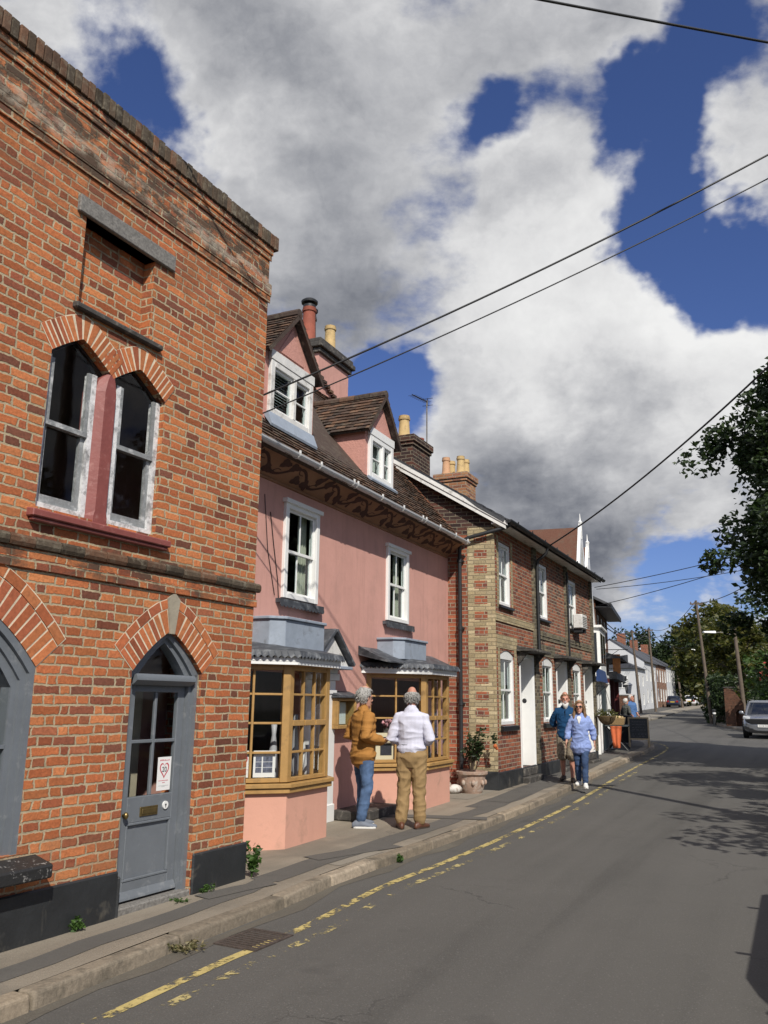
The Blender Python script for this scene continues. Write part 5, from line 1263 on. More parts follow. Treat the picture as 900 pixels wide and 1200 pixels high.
for xa_, xb_, ya_, za_ in ((.02, .26, -.06, .42), (.36, .48, -.05, .2), (1.9, 2.0, -.05, .2), (2.75, 2.86, -.05, .2), (5.2, 5.42, -.14, .2)): MB().box(xa_, xb_, ya_, .02, za_, 2.28).build('pilaster', M_white, sf)
g = MB(); g.box(.02, .27, -.08, .02, .1, .42); g.build('pilaster_base', M_plinth, sf)
g = MB(); g.box(.52, 1.25, -.01, .018, .2, 2.2); g.box(2.05, 2.7, -.02, .018, .2, 2.1); g.build('door', M_white, sf)
g = MB(); g.box(2.9, 5.15, -.03, .018, .25, 2.25); g.build('window_panel', mat('dark_green_shutter', (.035, .055, .055), .5, var=.2), sf)
g = MB(); g.box(1.3, 1.88, -.02, .018, .8, 2.1); g.build('pane', MATS['dark_pane'], sf)
sg = FD.root('shop_sign', 'blue shop fascia sign with pale lettering over the white shopfront', 'sign', 1.7, -.16, 2.28)
g = MB(); g.hexa([(-1.3, -.10, 0), (1.3, -.10, 0), (1.3, .03, 0), (-1.3, .03, 0), (-1.3, -.04, .36), (1.3, -.04, .36), (1.3, .03, .36), (-1.3, .03, .36)]); g.build('board', mat('navy_sign_paint', (.02, .05, .16), .5), sg)
g = MB(); rr = random.Random(6); x = -.8
while x < .8: ww = rr.uniform(.05, .12); hh = rr.uniform(.10, .17); z_ = .1; yy = -.085 + .06 * (z_ / .36); g.hexa([(x, yy - .008, z_), (x + ww, yy - .008, z_), (x + ww, yy + .03, z_), (x, yy + .03, z_), (x, yy + .012, z_ + hh), (x + ww, yy + .012, z_ + hh), (x + ww, yy + .03, z_ + hh), (x, yy + .03, z_ + hh)]); x += ww + .03
g.build('lettering', mat('pale_blue_lettering', (.55, .65, .8), .6), sg)

th_ = FD.root('brown_brick_house', 'tall dark brown brick house with overhanging eaves beyond the weatherboarding', 'house', 5.65, 0)
TW = [[(x, z), (x + .75, z), (x + .75, z + 1.05), (x, z + 1.05)] for x in (.7, 2.2, 3.7) for z in (3.75,)]
g = MB(); g.wall([(0, 0), (5.3, 0), (5.3, 5.2), (0, 5.2)], TW, .12, .25); g.box(0, 5.3, 5.5, 5.6, 0, 5.2)
g.face([(0, .25, 0), (0, .25, 5.2), (0, 2.9, 6.5), (0, 5.6, 5.2), (0, 5.6, 0)]); g.face([(5.3, .25, 0), (5.3, 5.6, 0), (5.3, 5.6, 5.2), (5.3, 2.9, 6.5), (5.3, .25, 5.2)]); g.build('wall', M_brick_brown, th_)
g = MB(); slope_deck(g, [(-.1, -.25, 5.06), (5.6, -.25, 5.06), (5.6, 2.9, 6.7), (-.1, 2.9, 6.7)], .08); slope_deck(g, [(5.6, 6., 5.06), (-.1, 6., 5.06), (-.1, 2.9, 6.7), (5.6, 2.9, 6.7)], .08); g.build('roof', M_slate, th_)
g = MB(); g.box(-.05, 5.55, -.24, .24, 4.94, 4.99); g.box(-.05, 5.55, -.30, -.24, 4.92, 5.08); g.build('eaves', M_blackiron, th_)
for h in TW: sash(th_, h[0][0], h[2][0], h[0][1], h[2][1], .31, cols=2, curtain=None, fw=.07, glass=MATS['dark_pane'])
g = MB(); g.box(.3, 5.2, -.35, .24, 2.5, 2.75); g.hexa([(.3, -.5, 3.2), (5.3, -.5, 3.6), (5.3, .24, 3.2), (.3, .24, 3.2), (.3, -.5, 3.26), (5.3, -.5, 3.26), (5.3, .24, 3.5), (.3, .24, 3.5)]); g.build('pent_roof', M_slate, th_)
M_maroon = mat('maroon_post', (.16, .03, .03), .5)
for xa_, xb_ in ((.2, .32), (2.4, 2.5), (5.0, 5.2)): MB().box(xa_, xb_, -.1, .24, .2, 2.5).build('pilaster', M_maroon, th_)
g = MB(); g.box(.35, 2.35, .1, .24, .3, 2.4); g.box(2.55, 4.95, .1, .24, .3, 2.4); g.build('shop_window', MATS['dark_pane'], th_)
hs = FD.root('hanging_sign', 'small orange hanging sign on the brown brick house', 'sign', 6.3, -.05, 2.7)
g = MB(); g.box(-.02, .02, -.42, -.16, 0, .66); g.build('board', mat('orange_sign_paint', (.55, .22, .06), .5, var=.2, vscale=8), hs, bevel=.005); g = MB(); g.tube([(0, .15, .82), (0, -.7, .82)], .015, 6); g.tube([(0, .15, .45), (0, -.4, .82)], .01, 6); g.build('bracket', M_blackiron, hs)
ln = FD.root('wall_lantern', 'small white lantern on a bracket beyond the orange sign', 'lantern', 10.0, -.5, 2.05)
g = MB(); g.lathe([(.10, 0), (.16, .32), (.2, .34), (.04, .46)], (0, 0, 0), 6); g.build('lantern_glass', M_white, ln); g = MB(); g.tube([(0, 0, .45), (0, 0, .55), (0, .55, .55)], .015, 6); g.build('bracket', M_blackiron, ln)

# ------------------------------------------------------------------ far row beyond the junction
M_farwhite = mat('far_white_render', (.60, .61, .62), .8, var=.08, vscale=.6)
FR = Frame(29.3, 98., 25.6)
def far_house(x0, x1, dep, zb, ze, zr, m, mr, label, hip=False, wins=2, cat='house', yo=0., name='white_house', stk=True):
    h = FR.root(name, label, cat, x0, yo, zb); L = x1 - x0; ze -= zb; zr -= zb
    g = MB(); rl = .0
    W_ = [[(L * (k + .35) / wins - .1, ze * .58), (L * (k + .35) / wins + .85, ze * .58), (L * (k + .35) / wins + .85, ze * .86), (L * (k + .35) / wins - .1, ze * .86)] for k in range(wins)]
    W2 = [[(L * (k + .35) / wins - .1, ze * .13), (L * (k + .35) / wins + .9, ze * .13), (L * (k + .35) / wins + .9, ze * .42), (L * (k + .35) / wins - .1, ze * .42)] for k in range(wins)]
    g.wall([(0, -.6), (L, -.6), (L, ze), (0, ze)], W_ + W2, .12)
    g.box(0, L, dep - .1, dep, -.6, ze)
    if hip: g.face([(0, 0, -.6), (0, 0, ze), (0, dep, ze), (0, dep, -.6)]); g.face([(L, 0, -.6), (L, dep, -.6), (L, dep, ze), (L, 0, ze)])
    else:
        g.face([(0, 0, -.6), (0, 0, ze), (0, dep / 2, zr), (0, dep, ze), (0, dep, -.6)]); g.face([(L, 0, -.6), (L, dep, -.6), (L, dep, ze), (L, dep / 2, zr), (L, 0, ze)])
    g.build('wall', m, h)
    g = MB(); e = .3
    if hip:
        c = [(-e, -e, ze), (L + e, -e, ze), (L + e, dep + e, ze), (-e, dep + e, ze)]; a, b = (L * .35, dep / 2, zr), (L * .65, dep / 2, zr)
        g.face([c[0], c[1], b, a]); g.face([c[1], c[2], b]); g.face([c[2], c[3], a, b]); g.face([c[3], c[0], a]); g.face(c[::-1])
    else:
        slope_deck(g, [(-.1, -e, ze - .1), (L + .1, -e, ze - .1), (L + .1, dep / 2, zr + .08), (-.1, dep / 2, zr + .08)], .1); slope_deck(g, [(L + .1, dep + e, ze - .1), (-.1, dep + e, ze - .1), (-.1, dep / 2, zr + .08), (L + .1, dep / 2, zr + .08)], .1)
    rf_ = g.build('roof', mr, h)
    for q in W_ + W2: sash(h, q[0][0], q[2][0], q[0][1], q[2][1], .03, cols=2, curtain=None, fw=.09, glass=MATS['dark_pane'])
    if stk:
        c = MB().box(L * .8, L * .8 + .9, dep / 2 - .5, dep / 2 + .5, zr - .8, zr + 1.3).build('chimney', M_brick_red, rf_)
    return h
h1 = far_house(0, 6.2, 7.5, .95, 5.75, 7.6, M_farwhite, M_slate, 'white rendered corner house with hipped slate roof by the side road', True, 2, stk=False)
g = MB(); g.box(-.04, -.003, 1.0, 2.3, 2.5, 4.0); fw_ = g.build('window', M_white, h1); g = MB(); g.box(-.05, -.041, 1.12, 1.6, 2.62, 3.25); g.box(-.05, -.041, 1.7, 2.18, 2.62, 3.25); g.box(-.05, -.041, 1.12, 1.6, 3.32, 3.9); g.box(-.05, -.041, 1.7, 2.18, 3.32, 3.9); g.build('pane', MATS['dark_pane'], fw_)
far_house(6.3, 16, 8, 1.1, 6.9, 9.6, M_farwhite, M_slate, 'tall white gabled house with brick stacks behind the hipped corner house', False, 3)
far_house(16.1, 26, 8, 1.35, 7.0, 9.4, M_brick_mix, M_slate, 'dark brick row house with white sashes along the far street', False, 4, name='row_house')
far_house(26.1, 36, 8, 1.6, 7.2, 9.4, M_farwhite, M_slate, 'last white row house before the wood', False, 4)
fs = FR.root('brick_stack_house', 'red brick house showing a long ridge with several pots behind the white corner house', 'house', 2.2, 9.2, 1.)
g = MB(); g.box(0, 5.5, 0, 6, -.5, 6.6); g.build('wall', M_brick_red, fs); g = MB(); g.prism([(-.2, 6.5), (6.2, 6.5), (3, 8.6)], -.2, 5.7, 'x'); rr_ = g.build('roof', M_tile_red, fs)
for xx in (.2, 3.4):
    c = MB().box(xx, xx + 1.9, 2.5, 3.5, 7.6, 9.9).build('chimney', M_brick_red, rr_)
    for k in range(3): pot(c, xx + .35 + k * .6, 3.0, 9.9, .8, .17, M_terracotta)
gw = FR.root('garden_wall', 'low brown brick wall beside the white corner house', 'wall', -.4, .1, .9)
g = MB(); g.box(-.15, .15, .2, 9, -.4, 1.75); g.build('wall', M_brick_brown, gw); g = MB(); g.box(-.2, .2, .15, 9.05, 1.755, 1.84); g.build('wall_coping', M_stone, gw)
# ------------------------------------------------------------------ trees, hedges, plants
def leaf_faces(g, c, n, sp, size, rr, squash=1., droop=0.):
    for _ in range(n):
        while True:
            p = Vector((rr.uniform(-1, 1), rr.uniform(-1, 1), rr.uniform(-1, 1)))
            if p.length < 1: break
        p = Vector((p.x * sp, p.y * sp, p.z * sp * squash)) + c
        a = Vector((rr.gauss(0, 1), rr.gauss(0, 1), rr.gauss(0, .55))).normalized(); b = a.cross(Vector((rr.gauss(0, 1), rr.gauss(0, 1), rr.gauss(0, 1)))).normalized()
        s_ = size * rr.uniform(.6, 1.25); up = a.cross(b) * s_ * .18
        i = len(g.v); g.v += [p - a * s_, p - b * s_ * .55 + up, p + a * s_ * 1.05, p + b * s_ * .55 + up]
        g.f += [(i, i + 1, i + 2), (i, i + 2, i + 3)]; g.mi += [0, 0]
def tree(name, label, x, y, z, h, rad, m, leaf=.12, clumps=90, per=110, seed=1, trunk_r=.22, zlow=.28, group=None, squash=1., shell=.55, csp=.62, lean=(0, 0), taper=.25):
    rr = random.Random(seed); t = thing(name, label, 'tree', (x, y, z), 0, group)
    g = MB(); cz = h * (.5 + zlow * .5); rzv = h * (1 - zlow) / 2
    top = Vector((lean[0], lean[1], h * .82)); pts = [Vector((rr.uniform(-.05, .05), rr.uniform(-.05, .05), 0)).lerp(top, k / 5) + Vector((rr.uniform(-.1, .1), rr.uniform(-.1, .1), 0)) * (k / 5) for k in range(6)]; pts[0] = Vector((0, 0, -.3))
    g.tube(pts, [trunk_r * (1.25 if k == 0 else 1 - k / 6.5) for k in range(6)], 9)
    cl = []
    for k in range(clumps):
        while True:
            d_ = Vector((rr.gauss(0, 1), rr.gauss(0, 1), rr.gauss(0, 1)))
            if d_.length > .1: break
        d_.normalize(); r_ = shell + (1 - shell) * rr.random() ** .6 if rr.random() < .8 else rr.random()
        wob = .78 + .34 * noise.noise(d_ * 1.7 + Vector((seed, 0, 0)))
        prof = 1. - taper * max(-.3, d_.z)
        cl.append(Vector((d_.x * rad * r_ * wob * prof + lean[0] * .6, d_.y * rad * r_ * wob * prof + lean[1] * .6, cz + d_.z * rzv * r_ * (.9 + .2 * wob))))
    for k in range(min(16, clumps // 5)):
        e = cl[rr.randrange(len(cl))]; s_ = pts[2].lerp(pts[4], rr.random()); m_ = s_.lerp(e, .5) + Vector((0, 0, .25)); g.tube([s_, m_, e], [trunk_r * .38, trunk_r * .22, .02], 6)
    g.build('trunk', M_bark, t, smooth=True)
    g = MB()
    for c in cl: leaf_faces(g, c, int(per * rr.uniform(.5, 1.3)), csp * rr.uniform(.6, 1.25), leaf, rr, .75)
    me = g.build('crown', m, t)
    return t
def hedge(name, label, pts, h, w_, m, leaf, dens, seed, cat='hedge', core=None):
    rr = random.Random(seed); p0 = Vector(pts[0]); t = thing(name, label, cat, (p0.x, p0.y, gz(p0.y) - .05)); g = MB(); gc = MB()
    for a, b in zip(pts, pts[1:]):
        a, b = Vector(a) - p0, Vector(b) - p0; L = (b - a).length
        n_ = int(L * dens)
        for _ in range(n_):
            f = rr.random(); q = a.lerp(b, f); z = h * rr.random() ** .7; d_ = (b - a).normalized(); s_ = Vector((d_.y, -d_.x))
            wv = w_ * (.7 + .5 * noise.noise(Vector((q.x * .8, q.y * .8, z)))) * rr.uniform(-1, 1) * (1 - .35 * z / h); hh = z * (.85 + .35 * noise.noise(Vector((q.x * .6, q.y * .6, 3.))))
            leaf_faces(g, Vector((q.x + s_.x * wv, q.y + s_.y * wv, hh + gz(q.y + p0.y) - gz(p0.y))), 14, .28, leaf, rr)
        dd = (b - a).normalized(); s2 = Vector((dd.y, -dd.x)) * w_ * .35
        for k in range(6): gc.tube([(a.lerp(b, (k + .5) / 6)).to_3d(), (a.lerp(b, (k + .6) / 6)).to_3d() + Vector((0, 0, h * .7))], [.05, .02], 5)
    g.build('foliage', m, t); gc.build('stem', M_bark, t); return t

tree('street_tree', 'broad leafy dark tree overhanging the right edge above the silver car', 13.25, 21.3, gz(21) - .05, 12.9, 6.3, M_leaf, .10, 560, 190, 3, .30, .10, csp=.70, shell=.5, taper=.5)
tree('street_tree', 'roadside tree out of view on the right whose crown shades the road', 10.5, 12.0, gz(12), 8.0, 3.7, M_leaf, .12, 80, 100, 5, .2, .35)
tree('street_tree', 'smaller roadside tree out of view on the near right', 7.4, 6.8, 0, 6.3, 2.6, M_leaf, .11, 36, 80, 6, .14, .42)
G_ = 'trees behind the far houses and road'
tree('yellowing_tree', 'yellow green broad tree behind the leaning pole with street lamps', 30.8, 78, gz(78), 10.2, 4.8, M_leaf_yel, .26, 130, 60, 21, .3, .12, csp=.95)
tree('yellowing_tree', 'paler green tree between the two roadside poles', 27.5, 66, gz(66), 8.2, 3.6, M_leaf_yel, .22, 90, 55, 22, .25, .12, csp=.8)
for i, (x, y, h, r_, lab) in enumerate(((45, 150, 12.5, 8, 'dark tree rising behind the far row of houses'), (58, 148, 13.5, 9, 'dark tree closing the end of the street'), (66, 140, 15, 8, 'dark tree right of the street end beyond the yellow one'), (37, 152, 11.5, 7, 'dark tree behind the brick stacks of the far houses'),
                                    (50, 128, 12, 6.5, 'shaded tree beside the far white car'), (40, 84, 14, 6.5, 'tall green tree behind the right hand pole'), (34, 60, 9.5, 5, 'rounded green tree behind the flowering bush'), (49, 139, 11.5, 6, 'dark tree above the end of the white row'), (55, 143, 13, 7, 'dark tree in the wood behind the small white car'), (52, 100, 17, 8, 'broad dark tree right of the yellow green trees'))):
    tree('dark_tree', lab, x, y, gz(y), h, r_, M_leaf_dk if i < 5 or i > 6 else M_leaf, .34 if y > 100 else .26, 120, 46, 40 + i, .35, .08, csp=1.5 if y > 100 else 1.1)
hedge('clipped_hedge', 'dark hedge along the right pavement before the brick gate pillar', [(22.7, 56.5), (25.0, 64), (28.9, 72)], 3.4, 1.2, M_leaf_dk, .16, 26, 61)
hedge('garden_shrub', 'sunny green shrub bank behind the silver car', [(21.2, 46.3), (22.5, 49.2), (23.4, 51.5)], 4.3, 1.9, M_leaf_lt, .15, 42, 62, 'shrub')
hedge('garden_shrub', 'green bushes right of the silver car under the big tree', [(20.8, 42.0), (22.2, 46)], 3.6, 1.7, M_leaf, .14, 42, 63, 'shrub')
t = thing('flowering_shrub', 'red flowering shrub in the green bank above the silver car', 'shrub', (20.9, 46.2, gz(46)))
g = MB(); rr = random.Random(9)
for k in range(24): leaf_faces(g, Vector((rr.uniform(-.6, .6), rr.uniform(-.9, -.2), rr.uniform(2.7, 3.5))), 6, .2, .10, rr)
g.build('blossom', M_flower, t); g = MB(); g.tube([(0, 0, 0), (.05, -.2, 1.6), (0, -.5, 3.2)], [.05, .04, .02], 6)
for k in range(40): leaf_faces(g, Vector((rr.uniform(-.8, .8), rr.uniform(-.7, .3), rr.uniform(1.0, 3.0))), 8, .25, .10, rr)
g.build('foliage', M_leaf, t)
gp_ = thing('gate_wall', 'brown brick garden wall end with a dark gateway behind the silver car', 'wall', (21.3, 53.2, gz(53)), R(-30)); gp_.scale = (.62, 1, .92)
g = MB(); g.wall([(0, -.1), (1.75, -.1), (1.75, 1.5), (.9, 2.35), (0, 2.5)], [[(.95, -.05), (1.5, -.05), (1.5, .9), (1.22, 1.1), (.95, .9)]], .3); g.face([(0, 0, -.1), (0, 0, 2.5), (0, 4, 2.5), (0, 4, -.1)]); g.box(.9, 1.55, .3, .33, -.1, 1.2)
g.build('wall', M_brick_brown, gp_); g = MB(); g.box(-.06, .95, -.05, .35, 2.5, 2.58); g.build('wall_coping', M_darkstone, gp_)
fe = thing('board_fence', 'dark timber fence below the hedge on the right', 'fence', (22.0, 54.3, gz(54)), R(68))
g = MB()
for k in range(60): g.box(k * .2, k * .2 + .185, 0, .03, 0, 1.75)
g.build('board', mat('dark_fence_timber', (.05, .035, .025), .9, island=.3), fe)
g = MB()
for k in range(7): g.box(k * 2., k * 2 + .1, .03, .13, -.1, 1.85)
g.build('fence_post', M_pole, fe)
bo = thing('bollard', 'dark bollard with a pale band on the right pavement corner', 'bollard', (20.75, 53.6, gz(53.6)))
g = MB(); g.lathe([(.10, 0), (.10, .85), (.12, .88), (.12, .95), (.07, 1.0)], (0, 0, 0), 10); g.build('post', M_blackiron, bo); g = MB(); g.lathe([(.103, .70), (.103, .80)], (0, 0, 0), 10); g.build('band', M_white, bo)

# small weeds along the wall feet
def weed(name, label, x, y, z, h, n, seed, m=M_leaf_weed, size=.022, sp=.06):
    rr = random.Random(seed); t = thing(name, label, 'weed', (x, y, z)); g = MB(); gs = MB()
    for k in range(n):
        a = rr.uniform(0, 6.28); L = h * rr.uniform(.5, 1.1); e = Vector((math.cos(a) * sp * rr.uniform(.3, 1.3), math.sin(a) * sp * rr.uniform(.3, 1.3), L)); gs.tube([(0, 0, 0), e * .5 + Vector((0, 0, L * .15)), e], [.003, .002, .001], 4)
        for j in range(4): leaf_faces(g, e * rr.uniform(.35, 1.), 3, size * 1.3, size, rr)
    g.build('leaves', m, t); gs.build('stems', m, t); return t
p = FB.w(.09, -.05); weed('weed_clump', 'tall green weed at the corner between the brick shop and the pink bay', p.x, p.y, gz(8.4), .30, 13, 1, size=.03, sp=.07)
p = FB.w(-2.02, -.05); weed('weed_clump', 'small leafy weed at the black plinth left of the grey door', p.x, p.y, 0., .10, 8, 2, size=.022, sp=.05)
p = FB.w(-.60, -.05); weed('weed_clump', 'low grassy weed at the right side of the grey door step', p.x, p.y, 0.01, .07, 16, 3, size=.014, sp=.09)
p = FB.w(-.95, -.09); weed('weed_clump', 'thin grass under the grey door step', p.x, p.y, 0.01, .035, 12, 4, size=.010, sp=.10)
k_ = kidx(6.6); q = KERB[k_] + side(KERB, k_) * .04; weed('moss_tuft', 'dry mossy tuft in the gutter near the drain', q.x, q.y, -.09, .06, 26, 5, M_dry, .016, .14)
k_ = kidx(9.8); q = KERB[k_] + side(KERB, k_) * .02; weed('weed_clump', 'green weed growing from the kerb face near the men', q.x, q.y, -.06, .08, 9, 6, size=.018, sp=.05)

# potted shrub by the striped quoin
pt = thing('potted_shrub', 'leafy shrub in a moulded terracotta pot below the black down pipe', 'potted plant', (1.62, 15.55, gz(15.5)))
g = MB(); g.lathe([(.17, 0), (.18, .03), (.21, .08), (.235, .22), (.245, .30), (.285, .33), (.29, .37), (.25, .38), (.235, .34)], (0, 0, 0), 22)
for k in range(8): a = k * math.pi / 4; g.ball((.235 * math.cos(a), .235 * math.sin(a), .19), (.035, .035, .05), 8, 6)
g.build('pot', mat('weathered_terracotta', (.36, .25, .19), .85, var=.25, vscale=14, bump=.5, dirt=((.5, .46, .4), .3, 8.)), pt, smooth='auto')
g = MB(); g2 = MB(); rr = random.Random(14)
for k in range(16):
    a = rr.uniform(0, 6.28); e = Vector((math.cos(a) * rr.uniform(.05, .34), math.sin(a) * rr.uniform(.05, .3), rr.uniform(.7, 1.12))); g2.tube([(0, 0, .33), e * .5 + Vector((0, 0, .25)), e], [.008, .006, .003], 5)
    for j in range(5): leaf_faces(g, e.lerp(Vector((e.x * .4, e.y * .4, .6)), rr.random() ** 1.4), 7, .09, .036, rr)
for k in range(10): leaf_faces(g, Vector((.42 + rr.uniform(-.1, .08), .12 + rr.uniform(-.08, .08), .95 + rr.uniform(-.07, .07))), 5, .06, .034, rr)
g2.tube([(.05, 0, .35), (.2, .05, .75), (.42, .12, .97)], [.01, .007, .003], 5)
g.build('foliage', M_leaf, pt); g2.build('stem', M_bark, pt); g = MB(); g.ball((.44, .10, .80), .04, 8, 6); g.ball((.47, .12, .76), .03, 8, 6); g.build('blossom', mat('orange_blossom', (.55, .14, .04), .7), pt)
ct = thing('garden_ornament', 'small white and brown stone ornament beside the terracotta pot', 'ornament', (1.30, 15.42, gz(15.4)), R(20))
g = MB(); g.ball((0, 0, .08), (.15, .09, .08), 12, 8); g.ball((-.12, 0, .15), (.055, .05, .055), 10, 8); g.ball((.15, .02, .05), (.08, .02, .02), 8, 6); g.prism([(-.15, .19), (-.13, .19), (-.14, .225)], -.03, -.015); g.prism([(-.15, .19), (-.13, .19), (-.14, .225)], .015, .03)
g.build('figure', mat('white_brown_stone', (.62, .60, .56), .7, dirt=((.2, .12, .07), .45, 9.)), ct, smooth=True)

# hanging basket, table, produce, banner, chalkboard, bin
hb = FC.root('hanging_basket', 'hanging basket of dark plants beside the last white door of the terrace', 'basket', 8.48, -.32, 1.32)
g = MB(); g.lathe([(.02, -.22), (.13, -.19), (.21, -.1), (.25, 0), (.26, .02)], (0, 0, 0), 16); g.build('bowl', mat('brown_moss_liner', (.13, .09, .045), .95, var=.4, vscale=14, bump=.8), hb, smooth=True)
g = MB(); rr = random.Random(3)
for k in range(46): leaf_faces(g, Vector((rr.uniform(-.26, .26), rr.uniform(-.26, .26), rr.uniform(0, .17))), 6, .06, .035, rr)
g.build('foliage', M_leaf_yel, hb)
g = MB()
for k in range(3): a = k * 2.1; g.tube([(.25 * math.cos(a), .25 * math.sin(a), .02), (0, 0, .75)], .006, 5)
g.tube([(0, 0, .75), (0, 0, .82), (0, .34, .82)], .014, 6); g.tube([(0, 0, .8), (0, .34, .5)], .010, 6); g.build('bracket', M_blackiron, hb)
tb = FD.root('shop_table', 'small dark table on crossed legs in front of the white shopfront', 'table', 4.3, -.40, gz(33))
g = MB(); g.box(-.75, .75, -.35, .35, .72, .76); g.build('table_top', mat('dark_table_board', (.05, .06, .06), .6), tb, bevel=.01)
for xx in (-.6, .6):
    g = MB(); g.tube([(xx, -.32, 0), (xx, .32, .72)], .022, 6); g.tube([(xx, .32, 0), (xx, -.32, .72)], .022, 6); g.build('leg', M_blackiron, tb)
cr = FD.root('wicker_basket', 'pale wicker basket resting on the dark shop table', 'basket', 3.95, -.40, gz(33) + .76)
g = MB(); g.hexa([(-.38, -.22, 0), (.38, -.22, 0), (.38, .22, 0), (-.38, .22, 0), (-.45, -.27, .24), (.45, -.27, .24), (.45, .27, .24), (-.45, .27, .24)]); g.build('basket', mat('wicker', (.34, .23, .11), .8, var=.35, vscale=40, bump=.8), cr, bevel=.02)
g = MB(); rr = random.Random(5)
for k in range(14): g.ball((rr.uniform(-.35, .35), rr.uniform(-.18, .18), .24), rr.uniform(.04, .06), 8, 6)
g.build('produce', mat('pale_produce', (.5, .38, .2), .6, island=.4), cr, smooth=True)
bn = FD.root('orange_banner', 'orange cloth banner hanging from the near end of the shop table', 'banner', 3.52, -.40, gz(33) + .08, None, R(-90)); bn.scale = (.42, 1, 1.)
g = MB(); n = 10
for k in range(n): a, b = -.42 + .84 * k / n, -.42 + .84 * (k + 1) / n; f = lambda x: -.015 * math.sin(x * 16); g.hexa([(a * .6, f(a) - .005, 0), (b * .6, f(b) - .005, 0), (b * .6, f(b) + .005, 0), (a * .6, f(a) + .005, 0), (a, f(a) - .005, .66), (b, f(b) - .005, .66), (b, f(b) + .005, .66), (a, f(a) + .005, .66)])
g.build('cloth', mat('orange_cloth', (.60, .14, .05), .8, var=.15), bn, smooth='auto')
ab = thing('chalkboard_sign', 'wooden framed a-board chalkboard standing on the pavement by the corner', 'sign', (9.0, 30.2, gz(30.2)), R(-14))
for sgn in (-1, 1):
    tl = lambda y, z: sgn * (.26 - .24 * z / 1.0) + y
    g = MB()
    def bar(x0_, x1_, z0_, z1_, g=None, e0=-.018, e1=.018): g.hexa([(x0_, tl(e0, z0_), z0_), (x1_, tl(e0, z0_), z0_), (x1_, tl(e1, z0_), z0_), (x0_, tl(e1, z0_), z0_), (x0_, tl(e0, z1_), z1_), (x1_, tl(e0, z1_), z1_), (x1_, tl(e1, z1_), z1_), (x0_, tl(e1, z1_), z1_)])
    bar(-.35, -.30, 0, 1.0, g); bar(.30, .35, 0, 1.0, g); bar(-.30, .30, .95, 1.0, g); bar(-.30, .30, .24, .29, g); fr_ = g.build('frame', mat('pale_pine', (.52, .40, .24), .6, var=.2, vscale=12), ab)
    g = MB(); bar(-.30, .30, .29, .95, g, -.008, .008); g.build('board', mat('chalkboard', (.05, .055, .06), .7, var=.4, vscale=7), fr_)
    if sgn < 0:
        g = MB(); rr = random.Random(4)
        for z_ in (.84, .74, .64, .56, .42, .35):
            x = -.22
            while x < .2: ww = rr.uniform(.03, .1); bar(x, min(x + ww, .24), z_, z_ + .022, g, -.010, -.0085); x += ww + .04
        g.build('chalk_writing', mat('dusty_chalk', (.13, .135, .145), .9), fr_)
wb_ = FD.root('wheelie_bin', 'black wheeled bin standing against the brown brick house', 'bin', 8.2, -.35, gz(33))
g = MB(); g.hexa([(-.24, -.26, .06), (.24, -.26, .06), (.24, .22, .06), (-.24, .22, .06), (-.29, -.32, .95), (.29, -.32, .95), (.29, .30, .95), (-.29, .30, .95)]); g.build('body', M_blackiron, wb_, bevel=.02); g = MB(); g.hexa([(-.3, -.34, .952), (.3, -.34, .952), (.3, .32, .952), (-.3, .32, .952), (-.28, -.3, 1.0), (.28, -.3, 1.0), (.28, .32, 1.06), (-.28, .32, 1.06)]); g.build('lid', M_blackiron, wb_, bevel=.015)
for xx in (-.24, .24): MB().tube([(xx - .03, .24, .1), (xx + .03, .24, .1)], .1, 12).build('wheel', M_black, wb_)
kd = kidx(7.0); dq = KERB[kd] + side(KERB, kd) * .30; sd_ = side(KERB, kd)
dr_ = thing('drain_grate', 'rusty iron drain grate in the road beside the kerb', 'drain', (dq.x, dq.y, .008 - RD), math.atan2(sd_.x, -sd_.y) + 0)
g = MB(); g.box(-.24, .24, -.19, -.16, -.02, .008).box(-.24, .24, .16, .19, -.02, .008).box(-.24, -.21, -.16, .16, -.02, .008).box(.21, .24, -.16, .16, -.02, .008)
for k in range(9): g.box(-.19 + k * .046, -.17 + k * .046, -.16, .16, -.02, .006)
g.build('frame', mat('rusty_iron', (.065, .05, .042), .7, var=.4, vscale=20, bump=.5), dr_); g = MB(); g.box(-.21, .21, -.16, .16, -.021, -.004); g.build('pit', M_black, dr_)

